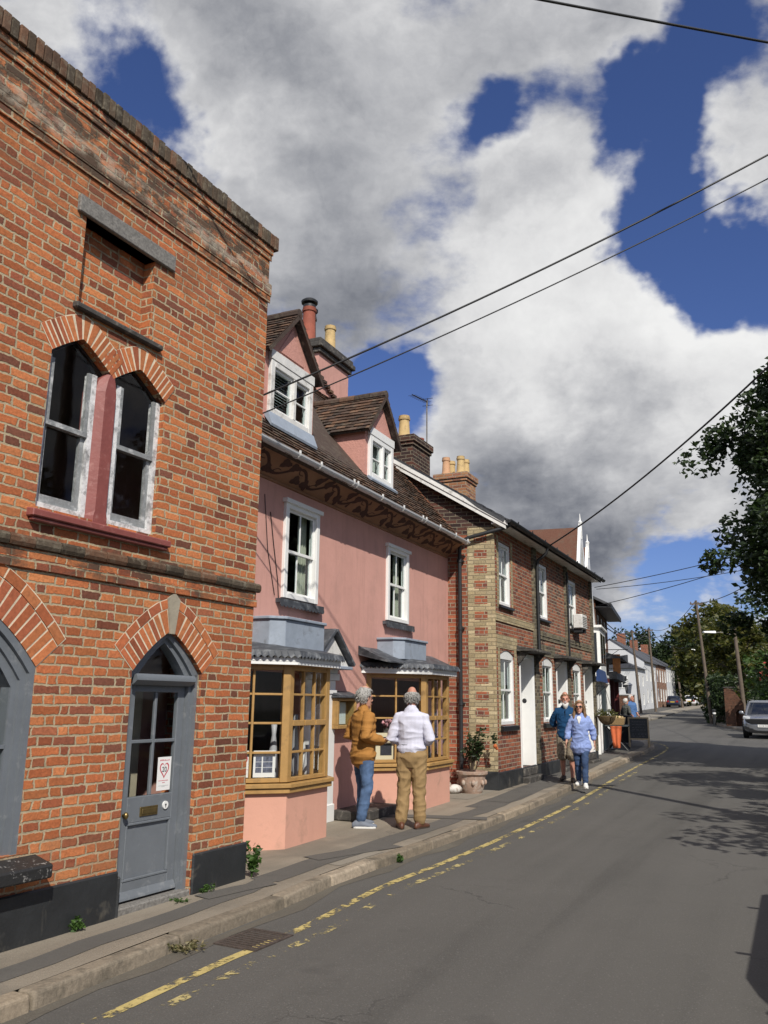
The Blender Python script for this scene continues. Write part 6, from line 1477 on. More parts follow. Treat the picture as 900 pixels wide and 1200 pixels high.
# ------------------------------------------------------------------ poles and wires
def pole(name, label, b, t, r0=.15, r1=.10, lamp=None, cat='pole', group='wooden service poles'):
    b = Vector(b); t = Vector(t); o = thing(name, label, cat, b, 0, group); d_ = t - b
    MB().tube([(0, 0, -.4), d_ * .5, d_], [r0, (r0 + r1) / 2, r1], 10).build('shaft', M_pole, o, smooth='auto')
    g = MB(); e = d_ * .97; g.box(e.x - .45, e.x + .45, e.y - .05, e.y + .05, e.z - .05, e.z + .05)
    for k in range(4): g.lathe([(.04, .05), (.05, .1), (.03, .16)], (e.x - .4 + k * .27, e.y, e.z), 8)
    if lamp is None: g.build('cross_arm', M_pole, o)
    else:
        q = d_ * .9; lx, ly = lamp; g = MB(); g.tube([q, q + Vector((lx * .5, ly * .5, .25)), q + Vector((lx, ly, .22))], .03, 6); g.build('lamp_arm', M_stone, o); g = MB(); u = Vector((lx, ly, 0)).normalized(); v = Vector((u.y, -u.x, 0)) * .14; c = q + Vector((lx, ly, .22)); a, b_ = c - u * .1, c + u * .75
        g.hexa([a - v - Vector((0, 0, .06)), a + v - Vector((0, 0, .06)), b_ + v - Vector((0, 0, .05)), b_ - v - Vector((0, 0, .05)), a - v * .7 + Vector((0, 0, .1)), a + v * .7 + Vector((0, 0, .1)), b_ + v * .6 + Vector((0, 0, .06)), b_ - v * .6 + Vector((0, 0, .06))]); g.build('lamp_head', M_white, o, bevel=.02)
    return t
TP = Vector((7.0, 8.2, 9.45))
pole('service_pole', 'wooden service pole out of view on the near right carrying the house wires', (7.5, 8.55, 0), TP, .14, .10)
A_ = pole('service_pole', 'tallest leaning wooden pole before the yellow green tree', (23.05, 60., .35), (22.5, 60., 9.0), .13, .08)
B_ = pole('lamp_pole', 'shorter wooden pole with a white street lamp arm on the right', (23.3, 55, .3), (23.0, 55, 6.7), lamp=(-1.5, -.3), cat='street lamp', group='wooden lamp poles')
C_ = pole('service_pole', 'thin wooden pole in front of the white corner house', (26.6, 88., .8), (26.05, 88, 9.25))
D_ = pole('service_pole', 'wooden pole just right of the white corner house', (30.35, 95, 1.0), (30.05, 95, 10.1))
E_ = pole('lamp_pole', 'farthest wooden pole with a small street lamp arm', (38.6, 110, 1.5), (37.9, 110, 9.2), lamp=(2.2, -.4), cat='street lamp', group='wooden lamp poles')
def wire(label, a, b, sag, r=.012, n=24, name='overhead_wire'):
    a, b = Vector(a), Vector(b); pts = [a.lerp(b, k / n) - Vector((0, 0, 4 * sag * (k / n) * (1 - k / n))) for k in range(n + 1)]
    mid = Vector(a); o = MB().tube([p - mid for p in pts], r, 6).build(name, M_cable, None, smooth=True); o.location = mid
    tag(o, label, 'wire', 'overhead wires')
W1 = FB.w(.03, .8)
wire('upper of the two black wires running past the pink chimney', (W1.x, W1.y, 4.66), TP + Vector((0, 0, -.1)), .22, .011)
wire('lower of the two black wires running past the pink chimney', (W1.x, W1.y, 4.45), TP + Vector((.1, .1, -.35)), .20, .0075)
WT = FC.w(2.75, -.36)
wire('thick black wire rising from the eaves of the brick terrace', (WT.x, WT.y, 5.06), TP + Vector((.1, .0, -1.2)), .40, .016)
wire('black wire crossing the top right corner of the sky', (-4.1, 5., 7.7), TP + Vector((-.05, 0, -.85)), .05, .013)
MB().tube([(0, 0, -1.5), (0, 0, .1)], .03, 8).build('wire_mast', M_blackiron).location = (-4.1, 5., 7.65)
tag(bpy.data.objects['wire_mast'], 'short iron wire mast on the brick shop roof', 'mast')
WE = FC.w(8.7, -.1)
wire('upper wire from the terrace end to the roadside pole', (WE.x, WE.y, 4.9), (12.5, 18.5, 6.3), .15, .010)
wire('middle wire from the terrace end to the right', (WE.x + .05, WE.y, 4.85), (13., 20.5, 5.9), .2, .009)
WT2 = FD.w(5.6, .2)
wire('lower wire rising right from the brown brick house', (WT2.x, WT2.y, 5.0), (14.5, 25., 7.2), .2, .012)
for a, b, s_, l_ in ((A_, D_, 1., 'wire from the tallest leaning pole to the white house pole'), (A_ + Vector((0, 0, -.9)), C_, 1.2, 'lower wire from the tallest leaning pole to the thin pole'), (C_, FD.w(10.5, .3, 4.9), .5, 'wire from the thin pole to the brown brick house'), (D_, FD.w(10.6, .3, 4.7), .9, 'long wire from the white house pole to the brown house'),
                     (D_, E_, .6, 'wire between the two farthest poles'), (C_ + Vector((0, 0, -.6)), D_ + Vector((0, 0, -.9)), .4, 'short wire between the poles by the white house'), (A_ + Vector((0, 0, -.2)), Vector((15, 26, 8.2)), .8, 'wire from the tallest leaning pole into the big tree'), (E_, A_ + Vector((0, 0, -2.5)), .6, 'low wire between the leaning pole and the farthest pole')):
    wire(l_, a, b, s_, .022)
# ------------------------------------------------------------------ people
def loft(g, rings, seg=14, cap=True):
    """rings: (centre, axis_a, axis_b) vectors; closed skin with rounded ends"""
    i0 = len(g.v)
    def add(c, a, b, k=1., off=Vector((0, 0, 0))):
        for j in range(seg): th = 2 * math.pi * j / seg; g.v.append(c + off + a * (math.cos(th) * k) + b * (math.sin(th) * k))
    n = 0
    if cap:
        d_ = (rings[0][0] - rings[1][0]).normalized() * min(rings[0][1].length, rings[0][2].length); add(*rings[0], .35, d_ * .9); add(*rings[0], .75, d_ * .6); n += 2
    for r_ in rings: add(*r_); n += 1
    if cap:
        d_ = (rings[-1][0] - rings[-2][0]).normalized() * min(rings[-1][1].length, rings[-1][2].length); add(*rings[-1], .75, d_ * .6); add(*rings[-1], .35, d_ * .9); n += 2
    for k in range(n - 1):
        for j in range(seg): q = i0 + k * seg; g.f.append((q + j, q + (j + 1) % seg, q + seg + (j + 1) % seg, q + seg + j)); g.mi.append(0)
    g.f.append(tuple(reversed(range(i0, i0 + seg)))); g.f.append(tuple(range(i0 + (n - 1) * seg, i0 + n * seg))); g.mi += [0, 0]
def limb(g, pts, rs, seg=12, flat=None):
    pts = [Vector(p) for p in pts]; rings = []; prev = None
    for k, p in enumerate(pts):
        t = (pts[min(k + 1, len(pts) - 1)] - pts[max(k - 1, 0)]).normalized()
        a = (t.cross(Vector((0, 1, 0))) if abs(t.y) < .9 else t.cross(Vector((1, 0, 0)))) if prev is None else prev - t * prev.dot(t)
        a.normalize(); prev = a; b = t.cross(a); r = rs[k]
        rings.append((p, a * (r if not isinstance(r, tuple) else r[0]), b * (r if not isinstance(r, tuple) else r[1])))
    loft(g, rings, seg)
def torso(g, rows, seg=18):
    loft(g, [(Vector((0 if len(r) < 5 else r[4], r[3], r[0])), Vector((r[1], 0, 0)), Vector((0, r[2], 0))) for r in rows], seg)
def remesh(g, name, m, parent, vox, wrinkle=0., wsc=(7, 7, 12), smooth=2, seed=0, grain=0.):
    me = bpy.data.meshes.new(name); me.from_pydata([tuple(v) for v in g.v], [], g.f); me.update()
    bm = bmesh.new(); bm.from_mesh(me); bmesh.ops.recalc_face_normals(bm, faces=bm.faces); bm.to_mesh(me); bm.free()
    o = bpy.data.objects.new(name, me); COL.objects.link(o)
    md = o.modifiers.new('r', 'REMESH'); md.mode = 'VOXEL'; md.voxel_size = vox; md.use_smooth_shade = True
    sm = o.modifiers.new('s', 'SMOOTH'); sm.factor = .5; sm.iterations = smooth
    nm = bpy.data.meshes.new_from_object(o.evaluated_get(bpy.context.evaluated_depsgraph_get()))
    bpy.data.objects.remove(o); nm.name = name; nm.materials.clear(); nm.materials.append(m)
    if wrinkle:
        off = Vector((seed * 3.1, seed * 1.7, seed))
        cs = [v.co.copy() for v in nm.vertices]; ns = [v.normal.copy() for v in nm.vertices]
        for v, c, nn in zip(nm.vertices, cs, ns):
            q = Vector((c.x * wsc[0], c.y * wsc[1], c.z * wsc[2])) + off
            w_ = noise.noise(q + Vector((noise.noise(q * .6), noise.noise(q * .6 + Vector((5, 0, 0))), 0)) * 1.4)
            v.co = c + nn * (wrinkle * (1 - abs(w_) * 3.2) * .8 + wrinkle * .3 * noise.noise(q * 2.3))
    for p_ in nm.polygons: p_.use_smooth = True
    o = bpy.data.objects.new(name, nm); COL.objects.link(o); o.parent = parent
    return o
def skin_mat(name, col): 
    m = mat(name, col, .5, spec=.4, var=.08, vscale=25); m.node_tree.nodes['Principled BSDF'].inputs['Subsurface Weight'].default_value = .05; return m
M_skin = skin_mat('fair_skin', (.52, .28, .20)); M_skin_r = skin_mat('ruddy_skin', (.50, .24, .17))
M_eye = mat('dark_eye', (.03, .02, .015), .2); M_lip = mat('lip_tone', (.38, .14, .11), .5)
def hand(g, w_, e, side_, palm_dir, curl=.5, fr=.0088):
    """palm plus four unequal bent fingers and a thumb leaving the palm's side"""
    w_, e = Vector(w_), Vector(e); d_ = (w_ - e).normalized(); pn = Vector(palm_dir); pn = (pn - d_ * pn.dot(d_)).normalized(); s_ = d_.cross(pn) * side_
    limb(g, [w_ - d_ * .02, w_ + d_ * .03, w_ + d_ * .085], [(.024, .024), (.036, .017), (.040, .015)], 10) if False else None
    rings = []
    for t, a, b in ((-.02, .024, .021), (.02, .031, .018), (.06, .039, .016), (.09, .040, .014)): rings.append((w_ + d_ * t, s_ * a, pn * b))
    loft(g, rings, 10)
    for k, (o, L) in enumerate(((-.030, .070), (-.010, .079), (.010, .074), (.030, .058))):
        b = w_ + d_ * .085 + s_ * o; d1 = (d_ + pn * curl * .55).normalized(); d2 = (d_ * (1 - curl * .7) + pn * curl * 1.3).normalized(); d3 = (d_ * (1 - curl * 1.4) + pn * curl * 1.5).normalized()
        p1 = b + d1 * L * .46; p2 = p1 + d2 * L * .32; p3 = p2 + d3 * L * .24; limb(g, [b - d_ * .02, b, p1, p2, p3], [fr, fr, fr * .95, fr * .88, fr * .75], 8)
    b = w_ + d_ * .02 - s_ * .026; t1 = (d_ * .75 - s_ * .62 + pn * .25).normalized(); p1 = b + t1 * .045; p2 = p1 + (d_ * .9 - s_ * .2 + pn * (.2 + curl * .4)).normalized() * .034; limb(g, [b - t1 * .02, b, p1, p2], [.011, .012, .0105, .008], 8)

def person(label, loc, face_az, pose, look, H=1.75, group=None, vox=.0095):
    """pose: joint positions for a 1.75 m figure facing -y; look: clothing and hair"""
    t = thing('person', label, 'person', loc, R(180 - face_az), group); t.scale = (H / 1.75,) * 3
    fem = look.get('fem', False); sk = look.get('skin', M_skin); sh = .150 if fem else .170
    P_ = dict(sh_l=(sh, .0, 1.395), sh_r=(-sh, .0, 1.395), el_l=(.235, .03, 1.12), el_r=(-.235, .03, 1.12), wr_l=(.26, -.05, .88), wr_r=(-.26, -.05, .88),
              hip_l=(.092, 0, .90), hip_r=(-.092, 0, .90), kn_l=(.10, -.02, .49), kn_r=(-.10, -.02, .49), an_l=(.105, .02, .085), an_r=(-.105, .02, .085), toe_l=(.03, -.16), toe_r=(-.03, -.16), head=(0, -.015, 1.628), yaw=0., pitch=0., bend=0., palm_l=(-1, 0, 0), palm_r=(1, 0, 0), curl=.45)
    P_.update(pose); V = {k: Vector(v) for k, v in P_.items() if isinstance(v, tuple)}
    wd_ = .92 if fem else 1.; belly = look.get('belly', 0.)
    rows = [(.80, .13, .105, .0), (.90, .17 if not fem else .178, .122, .005), (1.0, .16 * wd_, .112 + belly * .6, -.005 - belly * .5), (1.10, .152 * wd_, .108 + belly, -.005 - belly), (1.22, .163 * wd_, .115 + belly * .6, -.004 - belly * .5), (1.34, .178 * wd_, .120, .0), (1.405, .160 * wd_, .092, .008), (1.45, .105, .070, .012)]
    hr = Matrix.Rotation(P_['yaw'], 3, 'Z') @ Matrix.Rotation(P_['pitch'], 3, 'X'); hc = V['head']; hp = lambda x, y, z: hc + hr @ (Vector((x, y, z)) * 1.13)
    # body: one skin
    g = MB(); torso(g, rows)
    limb(g, [(0, .015, 1.44), (0, .008, 1.50), tuple(hp(0, .01, -.06))], [.062 * wd_, .055 * wd_, .054 * wd_], 14)
    hs = .95 if fem else 1.
    loft(g, [(hp(0, -.045, -.115 * hs), hr @ Vector((.028, 0, 0)), hr @ Vector((0, .028, .01))), (hp(0, -.035, -.09), hr @ Vector((.050, 0, 0)), hr @ Vector((0, .056, 0))), (hp(0, -.012, -.05), hr @ Vector((.065, 0, 0)), hr @ Vector((0, .083, 0))), (hp(0, .0, .0), hr @ Vector((.073, 0, 0)), hr @ Vector((0, .094, 0))), (hp(0, .006, .05), hr @ Vector((.074, 0, 0)), hr @ Vector((0, .094, 0))), (hp(0, .008, .09), hr @ Vector((.058, 0, 0)), hr @ Vector((0, .074, 0)))], 18)
    limb(g, [hp(0, -.088, .018), hp(0, -.108, -.022), hp(0, -.092, -.03)], [.009, .015, .012], 8)
    for s in (-1, 1): g.ball(hp(s * .076, .012, -.005), (.014, .022, .032), 8, 6); g.ball(hp(s * .03, -.08, .028), (.024, .014, .008), 8, 6)
    g.ball(hp(0, -.088, -.062), (.026, .012, .010), 8, 6); g.ball(hp(0, -.08, -.10), (.022, .02, .018), 8, 6)
    for s in ('l', 'r'):
        sg = 1 if s == 'l' else -1
        a, e, w_ = V['sh_' + s], V['el_' + s], V['wr_' + s]; f = .88 if fem else 1.
        limb(g, [a + Vector((-sg * .05, 0, .0)), a, a.lerp(e, .5), e, e.lerp(w_, .3), w_], [.05 * f, .055 * f, .046 * f, .038 * f, .040 * f, .026 * f])
        hand(g, w_, e, sg, V['palm_' + s], P_['curl'])
        h_, k, an = V['hip_' + s], V['kn_' + s], V['an_' + s]
        limb(g, [h_, h_.lerp(k, .4), k, k.lerp(an, .3) + Vector((0, .015, 0)), an], [.086, .078, .054, .055, .036])
        tx, ty = P_['toe_' + s]; limb(g, [an + Vector((-tx * .2, -ty * .3, -.045)), an + Vector((tx * .4, ty * .4, -.05)), an + Vector((tx * .8, ty * .8, -.058))], [(.024, .028), (.030, .022), (.024, .012)], 10)
    remesh(g, 'body', sk, t, vox)
    for s in (-1, 1):
        g = MB(); g.ball(hp(s * .030, -.083, .012), (.012, .010, .008), 8, 6); g.build('eye', M_eye, t, smooth=True)
    g = MB(); g.ball(hp(0, -.100, -.062), (.024, .006, .008), 8, 6); g.build('mouth', M_lip, t, smooth=True)
    # upper garment
    top = look['top']; g = MB(); e_ = top.get('fit', .014); z0 = top.get('hem', .92)
    rr_ = [(z0, rows[1][1] + e_ + top.get('flare', .005), rows[1][2] + e_ + belly * .4 + top.get('flare', .005), .0 - belly * .3)] + [(z, w_ + e_, d_ + e_, y) for z, w_, d_, y in rows if z > z0 + .06 and z < 1.44] + [(1.452, .112, .080, .010)]
    torso(g, rr_, 22)
    if top.get('collar'): limb(g, [(0, .012, 1.455), (0, .01, 1.50)], [(.082, .078), (.072, .068)], 14)
    for s in ('l', 'r'):
        sg = 1 if s == 'l' else -1; a, e, w_ = V['sh_' + s], V['el_' + s], V['wr_' + s]; L = top.get('sleeve', 1.); f = .9 if fem else 1.; x_ = e_ * .9 + top.get('loose', 0)
        pts = [a + Vector((-sg * .06, 0, 0)), a + Vector((-sg * .01, 0, .0)), a.lerp(e, .5), e]; rs = [.055 * f + x_ * .7, .055 * f + x_ * .8, .048 * f + x_, .043 * f + x_]
        if L <= .5: pts = pts[:2] + [a.lerp(e, .5), a.lerp(e, L * 1.9)]; rs[3] = .052 * f + x_
        else:
            q = (L - .5) * 2; pts += [e.lerp(w_, q * .5), e.lerp(w_, q)]; rs += [.041 * f + x_, .033 * f + x_]
        limb(g, pts, rs, 14)
    remesh(g, top['name'], top['mat'], t, vox, top.get('wrinkle', .008), top.get('wsc', (7, 7, 11)), 2, top.get('seed', 1))
    if top.get('vee'):
        g = MB(); yv = -(.120 + e_ + .012); g.face([(0, yv - .006, 1.28), (.045, yv + .016, 1.405), (.03, yv + .045, 1.445), (-.03, yv + .045, 1.445), (-.045, yv + .016, 1.405)]); g.build('undershirt', top['vee'], t)
    if top.get('logo'):
        g = MB(); yv = -(.120 + e_ + .010); g.box(.085, .125, yv - .002, yv + .02, 1.315, 1.328); g.build('chest_mark', top['logo'], t); g = MB(); g.box(-.004, .004, -(.126 + e_ + .01), -.1, 1.24, 1.42); g.build('zip', M_black, t)
    # trousers
    bot = look['bot']; g = MB(); e_ = bot.get('fit', .012)
    torso(g, [(.84, .15 + e_, .112 + e_, .003), (.90, .17 + e_, .122 + e_, .005), (1.0, .163 * wd_ + e_ * .8, .115 + e_ * .8 + belly * .5, -.004 - belly * .4), (bot.get('waist', 1.03), .158 * wd_ + e_ * .7, .112 + e_ * .7 + belly * .6, -.005 - belly * .5)], 20)
    for s in ('l', 'r'):
        h_, k, an = V['hip_' + s], V['kn_' + s], V['an_' + s]; L = bot.get('leg', 1.)
        pts = [h_ + Vector((0, 0, .02)), h_.lerp(k, .4), k]; rs = [.092 + e_, .084 + e_, .064 + e_ + bot.get('loose', 0)]
        if L > .6: pts += [k.lerp(an, .5), k.lerp(an, (L - .5) * 2 * .93)]; rs += [.060 + e_ + bot.get('loose', 0), .052 + e_ + bot.get('loose', 0)]
        else: pts[-1] = h_.lerp(k, L * 1.9); rs[-1] = .078 + e_ + bot.get('loose', 0)
        limb(g, pts, rs, 14)
    remesh(g, bot['name'], bot['mat'], t, vox, bot.get('wrinkle', .009), bot.get('wsc', (6, 6, 9)), 2, bot.get('seed', 5))
    if 'belt' in look:
        g = MB(); z = bot.get('waist', 1.03); ra, rb = .158 * wd_ + e_ * .7 + .008, .112 + e_ * .7 + belly * .6 + .008; yc = -.005 - belly * .5
        n = 28
        for k in range(n):
            th, t2 = 2 * math.pi * k / n, 2 * math.pi * (k + 1) / n; A = lambda q, e: (math.cos(q) * (ra + e), yc + math.sin(q) * (rb + e))
            g.hexa([(*A(th, -.01), z - .02), (*A(th, .0), z - .02), (*A(t2, .0), z - .02), (*A(t2, -.01), z - .02), (*A(th, -.01), z + .018), (*A(th, .0), z + .018), (*A(t2, .0), z + .018), (*A(t2, -.01), z + .018)])
        g.build('belt', look['belt'], t)
    # shoes
    so = look['shoe']
    for s in ('l', 'r'):
        an = V['an_' + s]; tx, ty = P_['toe_' + s]; d_ = Vector((tx, ty, 0)).normalized(); q = Vector((d_.y, -d_.x, 0)); base = an.z - .085
        g = MB(); c = Vector((an.x, an.y, base)); rings = []
        for u, w_, h0 in ((-.085, .026, .05), (-.06, .036, .062), (0, .040, .07), (.06, .044, .05), (.11, .047, .034), (.16, .042, .026), (.19, .026, .02)): rings.append((c + d_ * u + Vector((0, 0, .015 + h0 * .5)), q * w_ * 1.14, Vector((0, 0, h0 * .6 + .012))))
        loft(g, rings, 12)
        if so.get('high', True): limb(g, [c + Vector((0, 0, .05)), c + Vector((0, 0, .105))], [.045, .044], 10)
        sh_ = remesh(g, 'shoe', so['mat'], t, vox * .8, .002, seed=3)
        g = MB(); outl = [(-.088, .022), (-.06, .038), (0, .040), (.07, .046), (.12, .049), (.165, .044), (.197, .025)]
        poly = [c + d_ * u + q * w_ for u, w_ in outl] + [c + d_ * u - q * w_ for u, w_ in outl[::-1]]
        g.prism([(p.x, p.y) for p in poly], base - .0, base + .022, 'z'); g.build('sole', so.get('sole', M_black), sh_)
    # hair
    hair = look.get('hair')
    if hair:
        rr = random.Random(hair.get('seed', 1)); g = MB(); n1, n2 = 20, 14; kind = hair['kind']; T = hair.get('thick', .014)
        keep = {}
        for i in range(n2 + 1):
            ph = math.pi * i / n2 - math.pi / 2
            for j in range(n1):
                th = 2 * math.pi * j / n1; x, y, z = math.cos(th) * math.cos(ph), math.sin(th) * math.cos(ph), math.sin(ph); keep[(i, j)] = len(g.v)
                k = 1 + .05 * noise.noise(Vector((x * 3, y * 3, z * 3)) * 1.6) + .035 * noise.noise(Vector((x * 9, y * 9, z * 5)))
                g.v.append(hp(x * (.076 + T) * k, .006 + y * (.097 + T) * k, .022 + z * (.088 + T) * k))
        for i in range(n2):
            for j in range(n1):
                ph = math.pi * (i + .5) / n2 - math.pi / 2; th = 2 * math.pi * (j + .5) / n1; y, z = math.sin(th) * math.cos(ph), math.sin(ph)
                if kind == 'full': ok = z > .28 + (.38 if y < -.3 else 0) or (y > .0 and z > -.75) or (y > -.25 and z > -.05)
                elif kind == 'ring': ok = (z < .55 - .1 * abs(y)) and ((y > .0 and z > -.8) or (y > -.3 and -.3 < z < .4)) and not (z > .35 and y < .4)
                else: ok = z > .28 + (.36 if y < -.4 else 0) or y > -.2
                if ok: g.f.append((keep[(i, j)], keep[(i, (j + 1) % n1)], keep[(i + 1, (j + 1) % n1)], keep[(i + 1, j)])); g.mi.append(0)
        if kind == 'long':
            for s in (-1, 1): limb(g, [hp(s * .07, -.01, .04), hp(s * .092, .01, -.06), hp(s * .105, -.005, -.17), hp(s * .10, -.04, -.26)], [(.02, .05), (.028, .06), (.032, .055), (.016, .03)], 10)
            limb(g, [hp(0, .09, 0), hp(0, .095, -.12), hp(0, .09, -.24)], [(.07, .03), (.085, .035), (.06, .02)], 12)
        nf = len(g.f); inv = hr.inverted()
        for _ in range(520 if vox < .012 else 120):      # loose locks breaking the outline
            f_ = g.f[rr.randrange(nf)]; a_ = sum((g.v[k_] for k_ in f_), Vector()) / len(f_); nn = (a_ - hc).normalized(); nn.z *= .4
            L_ = rr.uniform(.02, .045) * (2.2 if kind == 'long' else 1); dn = (Vector((rr.gauss(0, .35), rr.gauss(0, .35) + .1, -1.)) * .8 + nn * rr.uniform(.15, .55)).normalized(); sd2 = nn.cross(dn).normalized() * .0035
            p_ = a_ + nn * .004 + Vector((0, 0, rr.uniform(0, .01))); g.face([p_ - sd2, p_ + sd2, p_ + dn * L_ + sd2 * .4, p_ + dn * L_ - sd2 * .4])
        o = g.build('hair', hair['mat'], t, smooth=True); md = o.modifiers.new('th', 'SOLIDIFY'); md.thickness = .004; md.offset = 0
    if look.get('beard'):
        g = MB(); loft(g, [(hp(0, -.05, -.17), hr @ Vector((.018, 0, 0)), hr @ Vector((0, .022, 0))), (hp(0, -.06, -.135), hr @ Vector((.045, 0, 0)), hr @ Vector((0, .045, 0))), (hp(0, -.058, -.095), hr @ Vector((.063, 0, 0)), hr @ Vector((0, .052, 0))), (hp(0, -.040, -.068), hr @ Vector((.072, 0, 0)), hr @ Vector((0, .056, 0)))], 14)
        g.ball(hp(0, -.099, -.047), (.032, .010, .010), 8, 6); g.build('beard', look['beard'], t, smooth=True)
    if look.get('glasses'):
        g = MB()
        for s in (-1, 1): g.ball(hp(s * .034, -.098, .014), (.028, .008, .022), 10, 6); g.tube([hp(s * .06, -.09, .018), hp(s * .082, .01, .012)], .004, 5)
        g.tube([hp(-.015, -.102, .018), hp(.015, -.102, .018)], .004, 5); g.build('sunglasses', M_black, t, smooth=True)
    return t
def cloth(name, col, var=.1, vs=9., bump=.25, bs=120, rough=.85, dirt=None): return mat(name, col, rough, spec=.2, var=var, vscale=vs, bump=bump, bscale=bs, dirt=dirt)
M_tan = cloth('tan_suede', (.36, .17, .045)); M_jean = cloth('mid_blue_denim', (.085, .14, .25), .4, 7.); M_jean_dk = cloth('dark_blue_denim', (.045, .075, .15), .3, 8.)
M_shirt_w = cloth('pale_lilac_white_cotton', (.58, .58, .68), .06); M_chino = cloth('khaki_cotton', (.30, .20, .095), .12); M_teal = cloth('dark_teal_jersey', (.010, .050, .125), .15); M_blouse = cloth('light_blue_linen', (.26, .34, .62), .12, 30)
M_camo = mat('mottled_sand_cotton', (.22, .18, .13), .9, var=.85, vscale=26, bump=.2); M_hair_grey = mat('silver_grey_hair', (.34, .33, .31), .6, var=.5, vscale=60, bump=.8, bscale=90); M_hair_white = mat('white_beard_hair', (.62, .61, .58), .7, var=.3, vscale=70, bump=.8, bscale=90)
M_hair_brown = mat('light_brown_hair', (.22, .13, .065), .5, var=.4, vscale=40, bump=.7, bscale=60); M_leath = mat('brown_leather', (.11, .045, .025), .45, var=.2); M_canvas = mat('blue_grey_canvas', (.16, .18, .22), .8); M_rub = mat('white_rubber', (.7, .69, .66), .6); M_sandal = mat('dark_sandal', (.05, .035, .025), .6)
def zat(x, y): return (x, y, gz(y))
person('grey haired man in tan jacket and blue jeans looking at the bay window', zat(-.24, 11.55), 62,
       dict(el_r=(-.25, .10, 1.14), wr_r=(-.17, -.17, 1.08), el_l=(.25, .10, 1.14), wr_l=(.12, -.19, 1.06), yaw=.10, pitch=.12, palm_r=(.6, 0, .8), palm_l=(-.6, 0, .8), an_l=(.12, -.05, .085), kn_l=(.11, -.06, .49), an_r=(-.08, .06, .085), toe_r=(-.07, -.15)),
       dict(top=dict(name='jacket', mat=M_tan, fit=.034, hem=.88, collar=True, wrinkle=.008, flare=.012, loose=.002, wsc=(5, 5, 12)), bot=dict(name='jeans', mat=M_jean, fit=.009, wrinkle=.008), shoe=dict(mat=M_canvas, sole=M_rub), hair=dict(kind='full', mat=M_hair_grey)), 1.77, vox=.008)
person('balding man in white shirt and khaki trousers seen from behind', zat(.40, 11.45), 12,
       dict(el_r=(-.255, .05, 1.12), wr_r=(-.17, -.18, 1.06), el_l=(.265, .04, 1.12), wr_l=(.14, -.20, 1.06), yaw=.28, pitch=.22, head=(0, -.03, 1.63), palm_r=(.6, 0, .8), palm_l=(-.6, 0, .8), an_l=(.13, .02, .085), an_r=(-.11, -.02, .085), toe_l=(.05, -.15), toe_r=(-.07, -.15)),
       dict(top=dict(name='shirt', mat=M_shirt_w, fit=.022, hem=1.0, collar=True, wrinkle=.009, sleeve=.86, loose=.004, wsc=(5, 5, 10), seed=4), bot=dict(name='trousers', mat=M_chino, fit=.018, loose=.006, wrinkle=.010), belt=M_black, shoe=dict(mat=M_leath, sole=M_sandal), hair=dict(kind='ring', mat=M_hair_grey, thick=.003), skin=M_skin_r, belly=.012), 1.76, vox=.008)
person('bearded man in dark teal top and patterned shorts with hands behind his back', zat(3.80, 17.75), 196,
       dict(el_r=(-.29, .12, 1.16), wr_r=(-.12, .19, .96), el_l=(.29, .12, 1.16), wr_l=(.12, .19, .95), palm_r=(0, 1, 0), palm_l=(0, 1, 0), kn_l=(.10, -.07, .49), an_l=(.10, -.02, .085), kn_r=(-.09, 0, .49), an_r=(-.09, .12, .11), yaw=.12),
       dict(top=dict(name='pullover', mat=M_teal, fit=.022, logo=M_rub, hem=.90, collar=True, sleeve=.62, loose=.006), bot=dict(name='shorts', mat=M_camo, fit=.022, leg=.50, loose=.012), shoe=dict(mat=M_sandal, high=False), hair=dict(kind='full', mat=M_hair_brown, thick=.001), beard=M_hair_white, skin=M_skin_r, belly=.02), 1.75, vox=.010)
person('woman in light blue blouse, jeans and sunglasses walking on the pavement', zat(3.86, 16.75), 200,
       dict(el_r=(-.25, .03, 1.14), wr_r=(-.29, -.06, .91), el_l=(.25, .05, 1.14), wr_l=(.28, .02, .90), kn_l=(.08, -.10, .49), an_l=(.08, -.12, .085), kn_r=(-.08, .02, .49), an_r=(-.08, .14, .12), palm_r=(1, 0, 0), palm_l=(-1, 0, 0)),
       dict(fem=True, top=dict(name='blouse', mat=M_blouse, fit=.026, vee=M_rub, hem=.80, sleeve=.80, loose=.010, flare=.022, wrinkle=.010), bot=dict(name='jeans', mat=M_jean_dk, fit=.006), shoe=dict(mat=M_rub, sole=M_rub), hair=dict(kind='long', mat=M_hair_brown), glasses=True), 1.60, vox=.010)
person('white haired man in a blue shirt standing beyond the chalkboard', zat(10.45, 35.9), 160,
       dict(el_r=(-.28, .05, 1.14), wr_r=(-.22, -.14, 1.0), wr_l=(.28, -.08, .92), yaw=.5), dict(top=dict(name='shirt', mat=cloth('denim_blue_shirt', (.08, .16, .34)), fit=.026, hem=.86, sleeve=.6), bot=dict(name='trousers', mat=M_jean_dk, fit=.014), shoe=dict(mat=M_sandal), hair=dict(kind='full', mat=M_hair_white), skin=M_skin_r), 1.76, 'couple talking beyond the chalkboard', vox=.014)
person('woman in dark patterned top and navy skirt standing beyond the chalkboard', zat(10.05, 35.3), 60,
       dict(el_r=(-.27, .06, 1.14), wr_r=(-.22, -.14, 1.02), yaw=-.3), dict(fem=True, top=dict(name='cardigan', mat=mat('dark_mottled_knit', (.07, .075, .07), .9, var=.9, vscale=18), fit=.03, hem=.78, sleeve=.6, flare=.03), bot=dict(name='trousers', mat=cloth('navy_cotton', (.02, .022, .09)), fit=.02, leg=.85), shoe=dict(mat=M_rub), hair=dict(kind='full', mat=M_hair_white)), 1.62, 'couple talking beyond the chalkboard', vox=.014)
